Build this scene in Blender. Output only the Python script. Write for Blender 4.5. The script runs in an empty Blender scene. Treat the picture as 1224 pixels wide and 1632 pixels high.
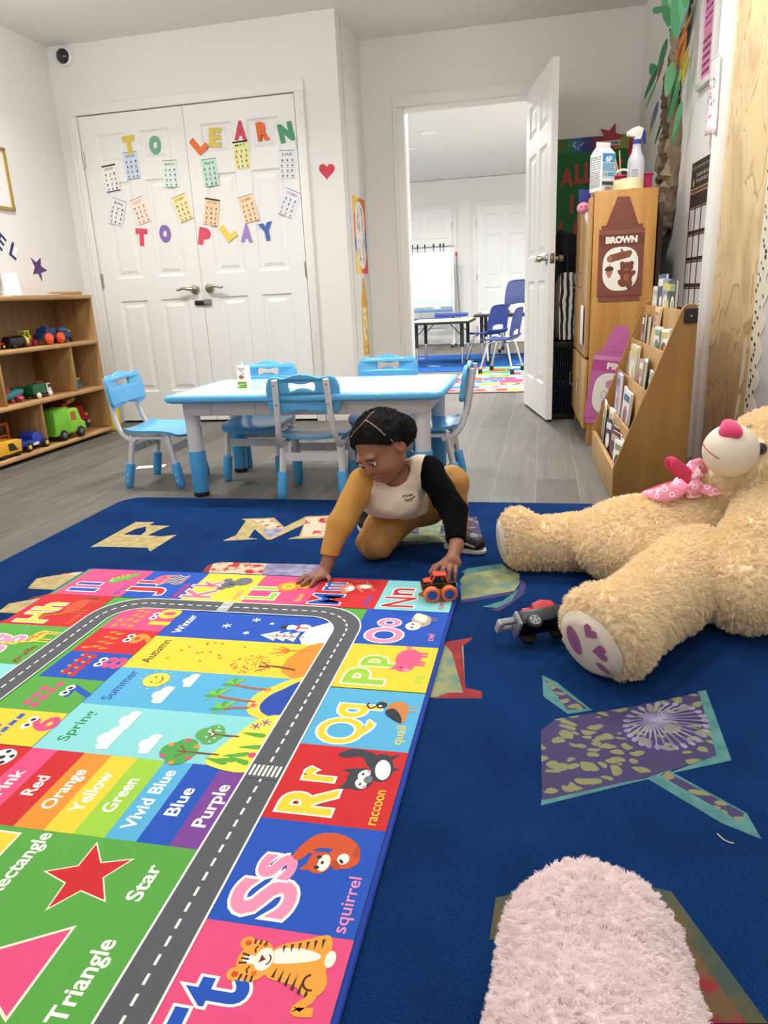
import bpy, bmesh, math, random
import numpy as np
from mathutils import Vector, Matrix, Euler
from mathutils.geometry import tessellate_polygon

# ------------------------------------------------------------------ camera, world, light, exposure
SC = bpy.context.scene
C = SC.collection
CAM_H = 0.82515
CAM_R = Vector((0.97400, 0.22141, -0.04796)).normalized()
CAM_YAW, CAM_PITCH, CAM_ROLL, CAM_F = -0.22355765, 0.29513843, -0.04799466, 1140.99
_fw = Vector((math.sin(CAM_YAW) * math.cos(CAM_PITCH), math.cos(CAM_YAW) * math.cos(CAM_PITCH), -math.sin(CAM_PITCH)))
_r0 = Vector((math.cos(CAM_YAW), -math.sin(CAM_YAW), 0)); _u0 = _r0.cross(_fw)
CAM_R = math.cos(CAM_ROLL) * _r0 + math.sin(CAM_ROLL) * _u0
CAM_U = -math.sin(CAM_ROLL) * _r0 + math.cos(CAM_ROLL) * _u0
CAM_W = _fw
cd = bpy.data.cameras.new('camera'); cam = bpy.data.objects.new('camera', cd); C.objects.link(cam)
cd.sensor_width = 36; cd.lens = CAM_F / 1632 * 36; cd.clip_start = 0.02
M4 = Matrix((CAM_R, CAM_U, -CAM_W)).transposed().to_4x4(); M4.translation = (0, 0, CAM_H)
cam.matrix_world = M4; SC.camera = cam

SC.view_settings.view_transform = 'Standard'; SC.view_settings.look = 'None'
SC.view_settings.exposure = 0.0; SC.view_settings.gamma = 1.0; SC.view_settings.use_curve_mapping = False
SC.cycles.max_bounces = 10; SC.cycles.diffuse_bounces = 6; SC.cycles.sample_clamp_indirect = 6
w = bpy.data.worlds.new('world'); SC.world = w; w.use_nodes = True
w.node_tree.nodes['Background'].inputs[0].default_value = (1, 1, 1, 1)
w.node_tree.nodes['Background'].inputs[1].default_value = 0.05

def lamp(name, x, y, z, power, size=0.16, spread=140, color=(1.0, 0.99, 0.975)):
    l = bpy.data.lights.new(name, 'AREA'); l.shape = 'DISK'; l.size = size; l.energy = power
    l.spread = math.radians(spread); l.color = color
    o = bpy.data.objects.new(name, l); o.location = (x, y, z); C.objects.link(o); return o
def fill_light(name, x, y, z, power, color=(1.0, 0.99, 0.975)):
    l = bpy.data.lights.new(name, 'POINT'); l.energy = power; l.shadow_soft_size = 0.11; l.color = color
    o = bpy.data.objects.new(name, l); o.location = (x, y, z); C.objects.link(o); return o
for lx, ly, pa, pp in ((-2.5, 3.35, 18, 11), (-1.15, 3.35, 14, 8), (0.12, 3.05, 14, 9), (-2.5, 1.6, 7, 7), (-1.0, 1.6, 5, 8), (0.42, 1.7, 4, 4), (-2.2, -0.4, 4, 4), (-0.9, -0.4, 3, 3), (0.45, -0.4, 5, 8)):
    lamp('downlight', lx, ly, 2.42, pa); fill_light('wall_fill', lx, ly, 2.28, pp)  # the point lights are added fill for upper walls and ceiling, not fixtures
for lx, ly, pw in ((-2.6, 6.9, 58), (-0.5, 6.9, 52), (1.4, 6.9, 52), (-1.226, 8.40, 46), (-1.6, 9.2, 38), (1.2, 9.0, 46), (-3.4, 9.4, 38)):
    lamp('far_downlight', lx, ly, 2.42, pw, spread=170)

# ------------------------------------------------------------------ colours and materials
def lin(h):
    h = h.lstrip('#'); out = []
    for i in (0, 2, 4):
        c = int(h[i:i + 2], 16) / 255
        out.append(c / 12.92 if c <= 0.04045 else ((c + 0.055) / 1.055) ** 2.4)
    return (*out, 1)
_mats = {}
def m(h, rough=0.6, metal=0.0, bump=0.0, bscale=200.0, var=0.0, vscale=12.0, trans=0.0, alpha=1.0, sheen=0.0, emit=0.0, coat=0.0, sss=0.0, spec=0.5):
    k = (spec, h, rough, metal, bump, bscale, var, vscale, trans, alpha, sheen, emit, coat, sss)
    if k in _mats: return _mats[k]
    M = bpy.data.materials.new('paint_' + h.lstrip('#')); M.use_nodes = True; M.diffuse_color = lin(h)
    n = M.node_tree.nodes; L = M.node_tree.links; b = n['Principled BSDF']
    b.inputs['Base Color'].default_value = lin(h); b.inputs['Roughness'].default_value = rough; b.inputs['Metallic'].default_value = metal
    b.inputs['Specular IOR Level'].default_value = spec
    if trans: b.inputs['Transmission Weight'].default_value = trans
    if alpha < 1: b.inputs['Alpha'].default_value = alpha
    if sheen: b.inputs['Sheen Weight'].default_value = sheen
    if coat: b.inputs['Coat Weight'].default_value = coat
    if sss:
        b.inputs['Subsurface Weight'].default_value = sss; b.inputs['Subsurface Radius'].default_value = (0.01, 0.004, 0.002)
    if emit:
        b.inputs['Emission Color'].default_value = lin(h); b.inputs['Emission Strength'].default_value = emit
    if bump or var:
        tc = n.new('ShaderNodeTexCoord')
    if bump:
        t = n.new('ShaderNodeTexNoise'); t.inputs['Scale'].default_value = bscale; t.inputs['Detail'].default_value = 3
        L.new(tc.outputs['Object'], t.inputs['Vector'])
        bp = n.new('ShaderNodeBump'); bp.inputs['Strength'].default_value = bump; bp.inputs['Distance'].default_value = 0.004
        L.new(t.outputs['Fac'], bp.inputs['Height']); L.new(bp.outputs['Normal'], b.inputs['Normal'])
    if var:
        t = n.new('ShaderNodeTexNoise'); t.inputs['Scale'].default_value = vscale; t.inputs['Detail'].default_value = 5
        L.new(tc.outputs['Object'], t.inputs['Vector'])
        r = n.new('ShaderNodeMapRange'); r.inputs['From Min'].default_value = 0.3; r.inputs['From Max'].default_value = 0.7
        r.inputs['To Min'].default_value = 1 - var; r.inputs['To Max'].default_value = 1 + var
        L.new(t.outputs['Fac'], r.inputs['Value'])
        hs = n.new('ShaderNodeHueSaturation'); hs.inputs['Color'].default_value = lin(h)
        L.new(r.outputs['Result'], hs.inputs['Value']); L.new(hs.outputs['Color'], b.inputs['Base Color'])
    _mats[k] = M; return M

def ramp_nodes(n, stops):
    r = n.new('ShaderNodeValToRGB'); e = r.color_ramp.elements
    while len(e) > 1: e.remove(e[-1])
    e[0].position = stops[0][0]; e[0].color = lin(stops[0][1])
    for p, h in stops[1:]:
        q = e.new(p); q.color = lin(h)
    return r
def wood(name, stops, scale=(3, 3, 3), stretch='z', rough=0.45, detail=6, dist=1.2, knots=0.0):
    """wood grain: noise stretched along one object axis"""
    if name in _mats: return _mats[name]
    M = bpy.data.materials.new(name); M.use_nodes = True
    n = M.node_tree.nodes; L = M.node_tree.links; b = n['Principled BSDF']; b.inputs['Roughness'].default_value = rough
    tc = n.new('ShaderNodeTexCoord'); mp = n.new('ShaderNodeMapping'); s = [14, 14, 14]; s['xyz'.index(stretch)] = 1.2
    mp.inputs['Scale'].default_value = [a * c / 3 for a, c in zip(s, scale)]
    t = n.new('ShaderNodeTexNoise'); t.inputs['Scale'].default_value = 1.6; t.inputs['Detail'].default_value = detail; t.inputs['Distortion'].default_value = dist
    L.new(tc.outputs['Object'], mp.inputs['Vector']); L.new(mp.outputs['Vector'], t.inputs['Vector'])
    r = ramp_nodes(n, stops); L.new(t.outputs['Fac'], r.inputs['Fac'])
    out = r.outputs['Color']
    if knots:
        v = n.new('ShaderNodeTexVoronoi'); v.inputs['Scale'].default_value = knots; L.new(tc.outputs['Object'], v.inputs['Vector'])
        kr = n.new('ShaderNodeMapRange'); kr.inputs['From Min'].default_value = 0.03; kr.inputs['From Max'].default_value = 0.09
        L.new(v.outputs['Distance'], kr.inputs['Value'])
        mx = n.new('ShaderNodeMixRGB'); mx.inputs['Color1'].default_value = lin('#6b4224'); L.new(kr.outputs['Result'], mx.inputs['Fac']); L.new(out, mx.inputs['Color2'])
        out = mx.outputs['Color']
    L.new(out, b.inputs['Base Color'])
    bp = n.new('ShaderNodeBump'); bp.inputs['Strength'].default_value = 0.08; bp.inputs['Distance'].default_value = 0.002
    L.new(t.outputs['Fac'], bp.inputs['Height']); L.new(bp.outputs['Normal'], b.inputs['Normal'])
    _mats[name] = M; return M
def ring_print(name, a, bcol, scale):
    if name in _mats: return _mats[name]
    M = bpy.data.materials.new(name); M.use_nodes = True; n = M.node_tree.nodes; L = M.node_tree.links; b = n['Principled BSDF']; b.inputs['Roughness'].default_value = 0.7
    tc = n.new('ShaderNodeTexCoord'); t = n.new('ShaderNodeTexVoronoi'); t.inputs['Scale'].default_value = scale; L.new(tc.outputs['Object'], t.inputs['Vector'])
    r = ramp_nodes(n, [(0.0, a), (0.26, a), (0.30, bcol), (0.40, bcol), (0.44, a)]); L.new(t.outputs['Distance'], r.inputs['Fac']); L.new(r.outputs['Color'], b.inputs['Base Color']); _mats[name] = M; return M
def blotch(name, a, bcol, scale=30, lo=0.45, hi=0.55, kind='noise', rough=0.95, bump=0.4, bscale=600):
    """two-colour printed or woven pattern"""
    if name in _mats: return _mats[name]
    M = bpy.data.materials.new(name); M.use_nodes = True
    n = M.node_tree.nodes; L = M.node_tree.links; b = n['Principled BSDF']; b.inputs['Roughness'].default_value = rough
    tc = n.new('ShaderNodeTexCoord')
    if kind == 'voronoi':
        t = n.new('ShaderNodeTexVoronoi'); o = t.outputs['Distance']; mpv = n.new('ShaderNodeMapping'); mpv.inputs['Scale'].default_value = (1.0, 1.7, 1); mpv.inputs['Rotation'].default_value = (0, 0, 0.5); nz = n.new('ShaderNodeTexNoise'); nz.inputs['Scale'].default_value = 18; L.new(tc.outputs['Object'], nz.inputs['Vector']); av = n.new('ShaderNodeVectorMath'); av.operation = 'MULTIPLY_ADD'; av.inputs[1].default_value = (0.05, 0.05, 0); L.new(nz.outputs['Color'], av.inputs[0]); L.new(tc.outputs['Object'], av.inputs[2]); L.new(av.outputs['Vector'], mpv.inputs['Vector'])
    elif kind == 'wave':
        t = n.new('ShaderNodeTexWave'); o = t.outputs['Fac']; t.inputs['Distortion'].default_value = 3
    else:
        t = n.new('ShaderNodeTexNoise'); o = t.outputs['Fac']; t.inputs['Detail'].default_value = 3
    t.inputs['Scale'].default_value = scale; L.new(mpv.outputs['Vector'] if kind == 'voronoi' else tc.outputs['Object'], t.inputs['Vector'])
    r = n.new('ShaderNodeMapRange'); r.inputs['From Min'].default_value = lo; r.inputs['From Max'].default_value = hi; L.new(o, r.inputs['Value'])
    mx = n.new('ShaderNodeMixRGB'); mx.inputs['Color1'].default_value = lin(a); mx.inputs['Color2'].default_value = lin(bcol)
    L.new(r.outputs['Result'], mx.inputs['Fac']); L.new(mx.outputs['Color'], b.inputs['Base Color'])
    t2 = n.new('ShaderNodeTexNoise'); t2.inputs['Scale'].default_value = bscale; L.new(tc.outputs['Object'], t2.inputs['Vector'])
    bp = n.new('ShaderNodeBump'); bp.inputs['Strength'].default_value = bump; bp.inputs['Distance'].default_value = 0.003
    L.new(t2.outputs['Fac'], bp.inputs['Height']); L.new(bp.outputs['Normal'], b.inputs['Normal'])
    _mats[name] = M; return M

# ------------------------------------------------------------------ meshes
class MB:
    """collects shapes and links them as ONE mesh object"""
    def __init__(s): s.v = []; s.f = []; s.mi = []; s.mats = []
    def slot(s, mat):
        if mat not in s.mats: s.mats.append(mat)
        return s.mats.index(mat)
    def add(s, verts, faces, mat, T=None):
        k = len(s.v); i = s.slot(mat)
        s.v += [tuple(T @ Vector(p)) if T else tuple(p) for p in verts]
        s.f += [tuple(k + a for a in f) for f in faces]; s.mi += [i] * len(faces); return s
    def bm(s, b, mat, T=None):
        b.verts.index_update()
        vs = [v.co.copy() for v in b.verts]; fs = [[v.index for v in f.verts] for f in b.faces]; b.free()
        return s.add(vs, fs, mat, T)
    def box(s, c, d, mat, bev=0.0, seg=2, rot=None, T=None):
        b = bmesh.new(); bmesh.ops.create_cube(b, size=1)
        bmesh.ops.scale(b, vec=d, verts=b.verts)
        if bev:
            bmesh.ops.bevel(b, geom=list(b.edges), offset=min(bev, min(d) * 0.49), segments=seg, profile=0.5, affect='EDGES')
        X = Matrix.Translation(c) @ (Euler(rot).to_matrix().to_4x4() if rot else Matrix())
        return s.bm(b, mat, (T @ X) if T else X)
    def wedge(s, poly, axis, a, b_, mat, bev=0.0, T=None):
        """closed 2D outline extruded along an axis; outline gives the other two axes in order"""
        return s.prism([poly], b_ - a, mat, {'x': Matrix(((0, 0, 1, a), (1, 0, 0, 0), (0, 1, 0, 0), (0, 0, 0, 1))),
                        'y': Matrix(((1, 0, 0, 0), (0, 0, 1, a), (0, 1, 0, 0), (0, 0, 0, 1))),
                        'z': Matrix(((1, 0, 0, 0), (0, 1, 0, 0), (0, 0, 1, a), (0, 0, 0, 1)))}[axis] if T is None else T @ {'x': Matrix(((0, 0, 1, a), (1, 0, 0, 0), (0, 1, 0, 0), (0, 0, 0, 1))),
                        'y': Matrix(((1, 0, 0, 0), (0, 0, 1, a), (0, 1, 0, 0), (0, 0, 0, 1))),
                        'z': Matrix(((1, 0, 0, 0), (0, 1, 0, 0), (0, 0, 1, a), (0, 0, 0, 1)))}[axis], bev)
    def prism(s, loops, th, mat, T=None, bev=0.0):
        """outline (with holes) extruded from 0 to th along local z"""
        tri = tessellate_polygon([[Vector((x, y, 0)) for x, y in l] for l in loops])
        pts = [p for l in loops for p in l]; n = len(pts)
        def area(l): return sum(l[i][0] * l[(i + 1) % len(l)][1] - l[(i + 1) % len(l)][0] * l[i][1] for i in range(len(l)))
        b = bmesh.new()
        V0 = [b.verts.new((x, y, 0)) for x, y in pts]; V1 = [b.verts.new((x, y, th)) for x, y in pts]
        for t in tri:
            (x0, y0), (x1, y1), (x2, y2) = (pts[i] for i in t)
            if (x1 - x0) * (y2 - y0) - (x2 - x0) * (y1 - y0) < 0: t = t[::-1]
            try: b.faces.new([V1[i] for i in t]); b.faces.new([V0[i] for i in t[::-1]])
            except ValueError: pass
        k = 0; rim = []
        for li, l in enumerate(loops):
            L_ = len(l); fw = area(l) > 0
            if li: fw = area(l) < 0
            for i in range(L_):
                a, c = k + i, k + (i + 1) % L_
                q = (V0[a], V0[c], V1[c], V1[a]) if fw or li and not fw and False else (V0[c], V0[a], V1[a], V1[c])
                if li: q = (V0[a], V0[c], V1[c], V1[a]) if area(l) < 0 else (V0[c], V0[a], V1[a], V1[c])
                f = b.faces.new(q); rim += [e for e in f.edges if (e.verts[0].co.z == e.verts[1].co.z)]
            k += L_
        if bev:
            bmesh.ops.bevel(b, geom=list(set(rim)), offset=bev, segments=3, profile=0.5, affect='EDGES')
        return s.bm(b, mat, T)
    def tube(s, pts, r, mat, seg=10, caps=True, T=None, flat=1.0):
        pts = [Vector(p) for p in pts]; R = r if isinstance(r, (list, tuple)) else [r] * len(pts)
        t0 = (pts[1] - pts[0]).normalized(); nrm = t0.orthogonal().normalized(); vs = []; fs = []
        for i, p in enumerate(pts):
            t = ((pts[min(i + 1, len(pts) - 1)] - pts[max(i - 1, 0)])).normalized()
            nrm = (nrm - t * nrm.dot(t)).normalized(); bn = t.cross(nrm)
            for k in range(seg):
                a = 2 * math.pi * k / seg; vs.append(p + R[i] * (math.cos(a) * nrm + math.sin(a) * flat * bn))
        for i in range(len(pts) - 1):
            for k in range(seg):
                a, c = i * seg + k, i * seg + (k + 1) % seg; fs.append((a, c, c + seg, a + seg))
        if caps:
            fs.append(tuple(range(seg))[::-1]); fs.append(tuple(range((len(pts) - 1) * seg, len(pts) * seg)))
        return s.add(vs, fs, mat, T)
    def cyl(s, p0, p1, r0, mat, r1=None, seg=20, bev=0.0, T=None):
        p0, p1 = Vector(p0), Vector(p1); r1 = r0 if r1 is None else r1
        if bev:
            d = (p1 - p0).normalized()
            return s.tube([p0, p0 + d * bev * 0.3, p0 + d * bev, p1 - d * bev, p1 - d * bev * 0.3, p1], [r0 - bev, r0 - bev * 0.3, r0, r1, r1 - bev * 0.3, r1 - bev], mat, seg, True, T)
        return s.tube([p0, p1], [r0, r1], mat, seg, True, T)
    def lathe(s, prof, mat, seg=24, T=None):
        vs = []; fs = []
        for r, z in prof:
            for k in range(seg):
                a = 2 * math.pi * k / seg; vs.append((r * math.cos(a), r * math.sin(a), z))
        for i in range(len(prof) - 1):
            for k in range(seg):
                a, c = i * seg + k, i * seg + (k + 1) % seg; fs.append((a, c, c + seg, a + seg))
        if prof[0][0] > 1e-5: fs.append(tuple(range(seg))[::-1])
        if prof[-1][0] > 1e-5: fs.append(tuple(range((len(prof) - 1) * seg, len(prof) * seg)))
        return s.add(vs, fs, mat, T)
    def ball(s, c, r, mat, seg=16, T=None, rot=None):
        r = (r, r, r) if not isinstance(r, (list, tuple)) else r
        b = bmesh.new(); bmesh.ops.create_uvsphere(b, u_segments=seg, v_segments=max(6, seg // 2), radius=1)
        X = Matrix.Translation(c) @ (Euler(rot).to_matrix().to_4x4() if rot else Matrix()) @ Matrix.Diagonal((*r, 1))
        return s.bm(b, mat, (T @ X) if T else X)
    def build(s, name, parent=None, smooth=True, angle=38, loc=None, M=None):
        me = bpy.data.meshes.new(name); me.from_pydata(s.v, [], s.f)
        for x in s.mats: me.materials.append(x)
        me.polygons.foreach_set('material_index', s.mi)
        if smooth:
            me.polygons.foreach_set('use_smooth', [True] * len(me.polygons)); me.set_sharp_from_angle(angle=math.radians(angle))
        me.update()
        o = bpy.data.objects.new(name, me); C.objects.link(o)
        if M is not None: o.matrix_world = M
        elif loc is not None: o.location = loc
        if parent: o.parent = parent
        return o

def tag(o, label, cat, group=None, kind=None):
    o['label'] = label; o['category'] = cat
    if group: o['group'] = group
    if kind: o['kind'] = kind
    return o
def thing(name, label, cat, loc=(0, 0, 0), rz=0, group=None, M=None):
    o = bpy.data.objects.new(name, None); o.empty_display_size = 0.05; C.objects.link(o)
    if M is not None: o.matrix_world = M
    else: o.location = loc; o.rotation_euler = (0, 0, rz)
    return tag(o, label, cat, group)
def struct(o): o['kind'] = 'structure'; return o
def dup(src, label, loc=None, rz=0):
    r = src.copy(); C.objects.link(r); r['label'] = label
    if loc is not None: r.location = loc; r.rotation_euler = (0, 0, rz)
    for ch in list(src.children):
        c = ch.copy(); C.objects.link(c); c.parent = r; c.matrix_parent_inverse = ch.matrix_parent_inverse.copy()
        for g in list(ch.children):
            d = g.copy(); C.objects.link(d); d.parent = c
    return r

# ------------------------------------------------------------------ flat printed things (posters, mats, cut-outs)
_tx = {}
def text_shape(t, off=0.0, shear=0.0, space=1.0):
    k = (t, off, shear, space)
    if k in _tx: return _tx[k]
    cu = bpy.data.curves.new('text', 'FONT'); cu.body = t; cu.size = 1; cu.offset = off; cu.resolution_u = 4; cu.shear = shear; cu.space_character = space
    o = bpy.data.objects.new('text', cu); me = o.to_mesh()
    v = [(p.co.x, p.co.y) for p in me.vertices]; f = [tuple(p.vertices) for p in me.polygons]
    o.to_mesh_clear(); bpy.data.objects.remove(o); bpy.data.curves.remove(cu)
    _tx[k] = (v, f); return _tx[k]
def ellpts(cx, cy, rx, ry, rot=0, n=24, a0=0, a1=360):
    c, s = math.cos(math.radians(rot)), math.sin(math.radians(rot)); out = []
    full = a1 - a0 >= 360
    for i in range(n if full else n + 1):
        a = math.radians(a0 + (a1 - a0) * i / n); x, y = rx * math.cos(a), ry * math.sin(a); out.append((cx + c * x - s * y, cy + s * x + c * y))
    return out
def catmull(p, n=6, closed=True):
    out = []; L_ = len(p)
    for i in range(L_ if closed else L_ - 1):
        g = (lambda j: p[j % L_]) if closed else (lambda j: p[min(max(j, 0), L_ - 1)])
        a, b, c, d = g(i - 1), g(i), g(i + 1), g(i + 2)
        for k in range(n):
            t = k / n
            out.append(tuple(0.5 * (2 * b[q] + (c[q] - a[q]) * t + (2 * a[q] - 5 * b[q] + 4 * c[q] - d[q]) * t * t + (3 * b[q] - a[q] - 3 * c[q] + d[q]) * t ** 3) for q in range(len(b))))
    if not closed: out.append(tuple(p[-1]))
    return out
def heartpts(cx, cy, r, rot=0, n=28):
    c, s = math.cos(math.radians(rot)), math.sin(math.radians(rot)); out = []
    for i in range(n):
        t = 2 * math.pi * i / n; x = r * (16 * math.sin(t) ** 3) / 16; y = r * (13 * math.cos(t) - 5 * math.cos(2 * t) - 2 * math.cos(3 * t) - math.cos(4 * t)) / 16
        out.append((cx + c * x - s * y, cy + s * x + c * y))
    return out
class Flat(MB):
    """flat print in local xy, facing local +z; every shape lies a hair above the one before"""
    def __init__(s, z=0.0, dz=3e-5): super().__init__(); s.z = z; s.dz = dz; s.X = None
    def up(s): s.z += s.dz; return s.z
    def xf(s, p): return s.X(p) if s.X else p
    def poly(s, pts, mat, holes=()):
        loops = [[s.xf(p) for p in pts]] + [[s.xf(p) for p in h] for h in holes]; z = s.up()
        flat = [p for l in loops for p in l]; fs = []
        for t in tessellate_polygon([[Vector((*p, 0)) for p in l] for l in loops]):
            (x0, y0), (x1, y1), (x2, y2) = (flat[i] for i in t)
            fs.append(tuple(t) if (x1 - x0) * (y2 - y0) - (x2 - x0) * (y1 - y0) > 0 else tuple(t[::-1]))
        s.add([(x, y, z) for x, y in flat], fs, mat); return s
    def rect(s, x0, y0, x1, y1, mat): return s.poly([(x0, y0), (x1, y0), (x1, y1), (x0, y1)], mat)
    def ell(s, cx, cy, rx, ry, mat, rot=0, n=24): return s.poly(ellpts(cx, cy, rx, ry, rot, n), mat)
    def heart(s, cx, cy, r, mat, rot=0): return s.poly(heartpts(cx, cy, r, rot), mat)
    def blob(s, pts, mat, n=5): return s.poly(catmull(pts, n), mat)
    def line(s, pts, wd, mat, closed=False):
        P = [Vector(s.xf(p)) for p in pts]; z = s.up(); vs = []; n = len(P)
        for i, p in enumerate(P):
            a = P[i - 1] if i or closed else P[i]; b = P[(i + 1) % n] if i < n - 1 or closed else P[i]
            t = (b - a).normalized() if (b - a).length > 0 else Vector((1, 0)); q = Vector((-t.y, t.x)) * wd / 2
            vs += [(*(p + q), z), (*(p - q), z)]
        fs = [(2 * i, 2 * i + 1, (2 * i + 3) % (2 * n), (2 * i + 2) % (2 * n)) for i in range(n if closed else n - 1)]
        s.add(vs, fs, mat); return s
    def text(s, t, cx, cy, h, mat, wd=None, rot=0, off=0.0, outline=None, ow=0.06, cap=True, shear=0.0, space=1.0):
        """text centred on cx, cy; h = height of a capital; wd = forced width; outline = material of a rim below"""
        v0, f0 = text_shape(t, off, shear, space)
        xs = [p[0] for p in v0]; ys = [p[1] for p in v0]; x0, x1 = min(xs), max(xs); y0, y1 = (0.0, 0.7) if cap else (min(ys), max(ys))
        sy = h / (y1 - y0); sx = wd / (x1 - x0) if wd else sy
        c, sn = math.cos(math.radians(rot)), math.sin(math.radians(rot))
        for mt, o in ([(outline, off + ow)] if outline else []) + [(mat, off)]:
            v, f = text_shape(t, o, shear, space); z = s.up(); out = []
            for x, y in v:
                x = (x - (x0 + x1) / 2) * sx; y = (y - (y0 + y1) / 2) * sy
                p = s.xf((cx + c * x - sn * y, cy + sn * x + c * y)); out.append((p[0], p[1], z))
            s.add(out, f, mt)
        return s
    def scribble(s, x0, y0, x1, y1, mat, rng, rows=3, h=0.4):
        """rows of tiny unreadable print"""
        dy = (y1 - y0) / rows
        for i in range(rows):
            x = x0
            while x < x1:
                l = min(rng.uniform(0.08, 0.22) * (x1 - x0), x1 - x); s.rect(x, y0 + dy * (i + 0.3), x + l, y0 + dy * (i + 0.3 + h), mat); x += l + 0.05 * (x1 - x0)
        return s

def frame(origin, x, y, z):
    """matrix of a plane: local x, y on the plane, z its normal"""
    M = Matrix((Vector(x), Vector(y), Vector(z))).transposed().to_4x4(); M.translation = origin; return M
def on_plane(F, px, py):
    """where the line of sight through a point of the photograph meets the plane F, in its own coordinates"""
    d = (px - 612) / CAM_F * CAM_R - (py - 816) / CAM_F * CAM_U + CAM_W
    o = Vector((0, 0, CAM_H)); n = F.to_3x3().col[2]; k = (F.translation - o).dot(n) / d.dot(n)
    q = F.inverted() @ (o + d * k); return (q.x, q.y)
FLOOR = Matrix()
# ------------------------------------------------------------------ the room
YC, YR, XL, XN, CEIL = 4.765, 5.37, -3.18, -1.24, 2.455   # closet wall, rear wall, left wall, recess wall, ceiling
def wall_x(y): return 0.587 + (5.37 - y) * 0.0822          # the right wall runs a little askew
WN = Vector((-1, -0.0822, 0)).normalized()                 # its normal, into the room
WA = Vector((0.0822, -1, 0)).normalized()                  # along it, towards the camera
F_CLOSET = frame((0, YC, 0), (1, 0, 0), (0, 0, 1), (0, -1, 0))
F_LEFT = frame((XL, 0, 0), (0, 1, 0), (0, 0, 1), (1, 0, 0))
F_REAR = frame((0, YR, 0), (1, 0, 0), (0, 0, 1), (0, -1, 0))
F_RECESS = frame((XN, 0, 0), (0, 1, 0), (0, 0, 1), (1, 0, 0))
F_RIGHT = frame((wall_x(5.37), 5.37, 0), WA, (0, 0, 1), WN)

def floor_mat():
    M = bpy.data.materials.new('grey_vinyl_plank'); M.use_nodes = True
    n = M.node_tree.nodes; L = M.node_tree.links; b = n['Principled BSDF']
    tc = n.new('ShaderNodeTexCoord'); mp = n.new('ShaderNodeMapping'); mp.inputs['Rotation'].default_value = (0, 0, math.radians(90)); mp.inputs['Location'].default_value = (0.3, 0.017, 0)
    L.new(tc.outputs['Object'], mp.inputs['Vector'])
    br = n.new('ShaderNodeTexBrick'); br.offset = 0.37; br.inputs['Scale'].default_value = 1; br.inputs['Brick Width'].default_value = 1.22; br.inputs['Row Height'].default_value = 0.178
    br.inputs['Mortar Size'].default_value = 0.0012; br.inputs['Mortar Smooth'].default_value = 0.2; br.inputs['Bias'].default_value = 0
    br.inputs['Color1'].default_value = (0.30, 0.30, 0.30, 1); br.inputs['Color2'].default_value = (0.72, 0.72, 0.72, 1); br.inputs['Mortar'].default_value = (0.5, 0.5, 0.5, 1)
    L.new(mp.outputs['Vector'], br.inputs['Vector'])
    mg = n.new('ShaderNodeMapping'); mg.inputs['Scale'].default_value = (13, 0.9, 1); L.new(tc.outputs['Object'], mg.inputs['Vector'])
    ad = n.new('ShaderNodeVectorMath'); ad.operation = 'ADD'; L.new(mg.outputs['Vector'], ad.inputs[0]); L.new(br.outputs['Color'], ad.inputs[1])
    g = n.new('ShaderNodeTexNoise'); g.inputs['Scale'].default_value = 1.4; g.inputs['Detail'].default_value = 8; g.inputs['Roughness'].default_value = 0.65; g.inputs['Distortion'].default_value = 1.6
    L.new(ad.outputs['Vector'], g.inputs['Vector'])
    a = n.new('ShaderNodeMath'); a.operation = 'MULTIPLY_ADD'; a.inputs[1].default_value = 0.35; L.new(br.outputs['Color'], a.inputs[0])
    s2 = n.new('ShaderNodeMath'); s2.operation = 'MULTIPLY'; s2.inputs[1].default_value = 0.75; L.new(g.outputs['Fac'], s2.inputs[0]); L.new(s2.outputs[0], a.inputs[2])
    r = ramp_nodes(n, [(0.28, '#4c4842'), (0.45, '#5d5952'), (0.6, '#6b6760'), (0.78, '#7c7870')]); L.new(a.outputs[0], r.inputs['Fac'])
    mx = n.new('ShaderNodeMixRGB'); mx.inputs['Color2'].default_value = lin('#918c82'); L.new(br.outputs['Fac'], mx.inputs['Fac']); L.new(r.outputs['Color'], mx.inputs['Color1'])
    L.new(mx.outputs['Color'], b.inputs['Base Color'])
    rr = n.new('ShaderNodeMapRange'); b.inputs['Specular IOR Level'].default_value = 0.3; rr.inputs['To Min'].default_value = 0.42; rr.inputs['To Max'].default_value = 0.62; L.new(g.outputs['Fac'], rr.inputs['Value']); L.new(rr.outputs['Result'], b.inputs['Roughness'])
    bp = n.new('ShaderNodeBump'); bp.inputs['Strength'].default_value = 0.12; bp.inputs['Distance'].default_value = 0.002; L.new(g.outputs['Fac'], bp.inputs['Height']); L.new(bp.outputs['Normal'], b.inputs['Normal'])
    return M
WALL = m('#e6e4e0', 0.75, bump=0.05, bscale=60); CEILM = m('#e6e5e2', 0.9, bump=0.04, bscale=50); TRIM = m('#e9e7e2', 0.4); DOORM = m('#ecebe8', 0.45)
FARW = m('#ecebe7', 0.75)
struct(MB().box((-1.2, 5.2, -0.05), (10, 14, 0.1), floor_mat()).build('floor'))
struct(MB().box((-1.2, 1.98, CEIL + 0.05), (4.6, 7.0, 0.1), CEILM).build('ceiling'))
struct(MB().box((XL - 0.05, 1.6, CEIL / 2), (0.1, 6.5, CEIL), WALL).build('wall_left'))
b = MB()
b.box(((XL - 3.03) / 2, YC + 0.06, CEIL / 2), (XL + 3.03, 0.12, CEIL), WALL)
b.box(((-1.527 + XN) / 2, YC + 0.06, CEIL / 2), (XN + 1.527, 0.12, CEIL), WALL)
b.box(((-3.03 - 1.527) / 2, YC + 0.06, (CEIL + 2.04) / 2), (1.503, 0.12, CEIL - 2.04), WALL)
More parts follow.
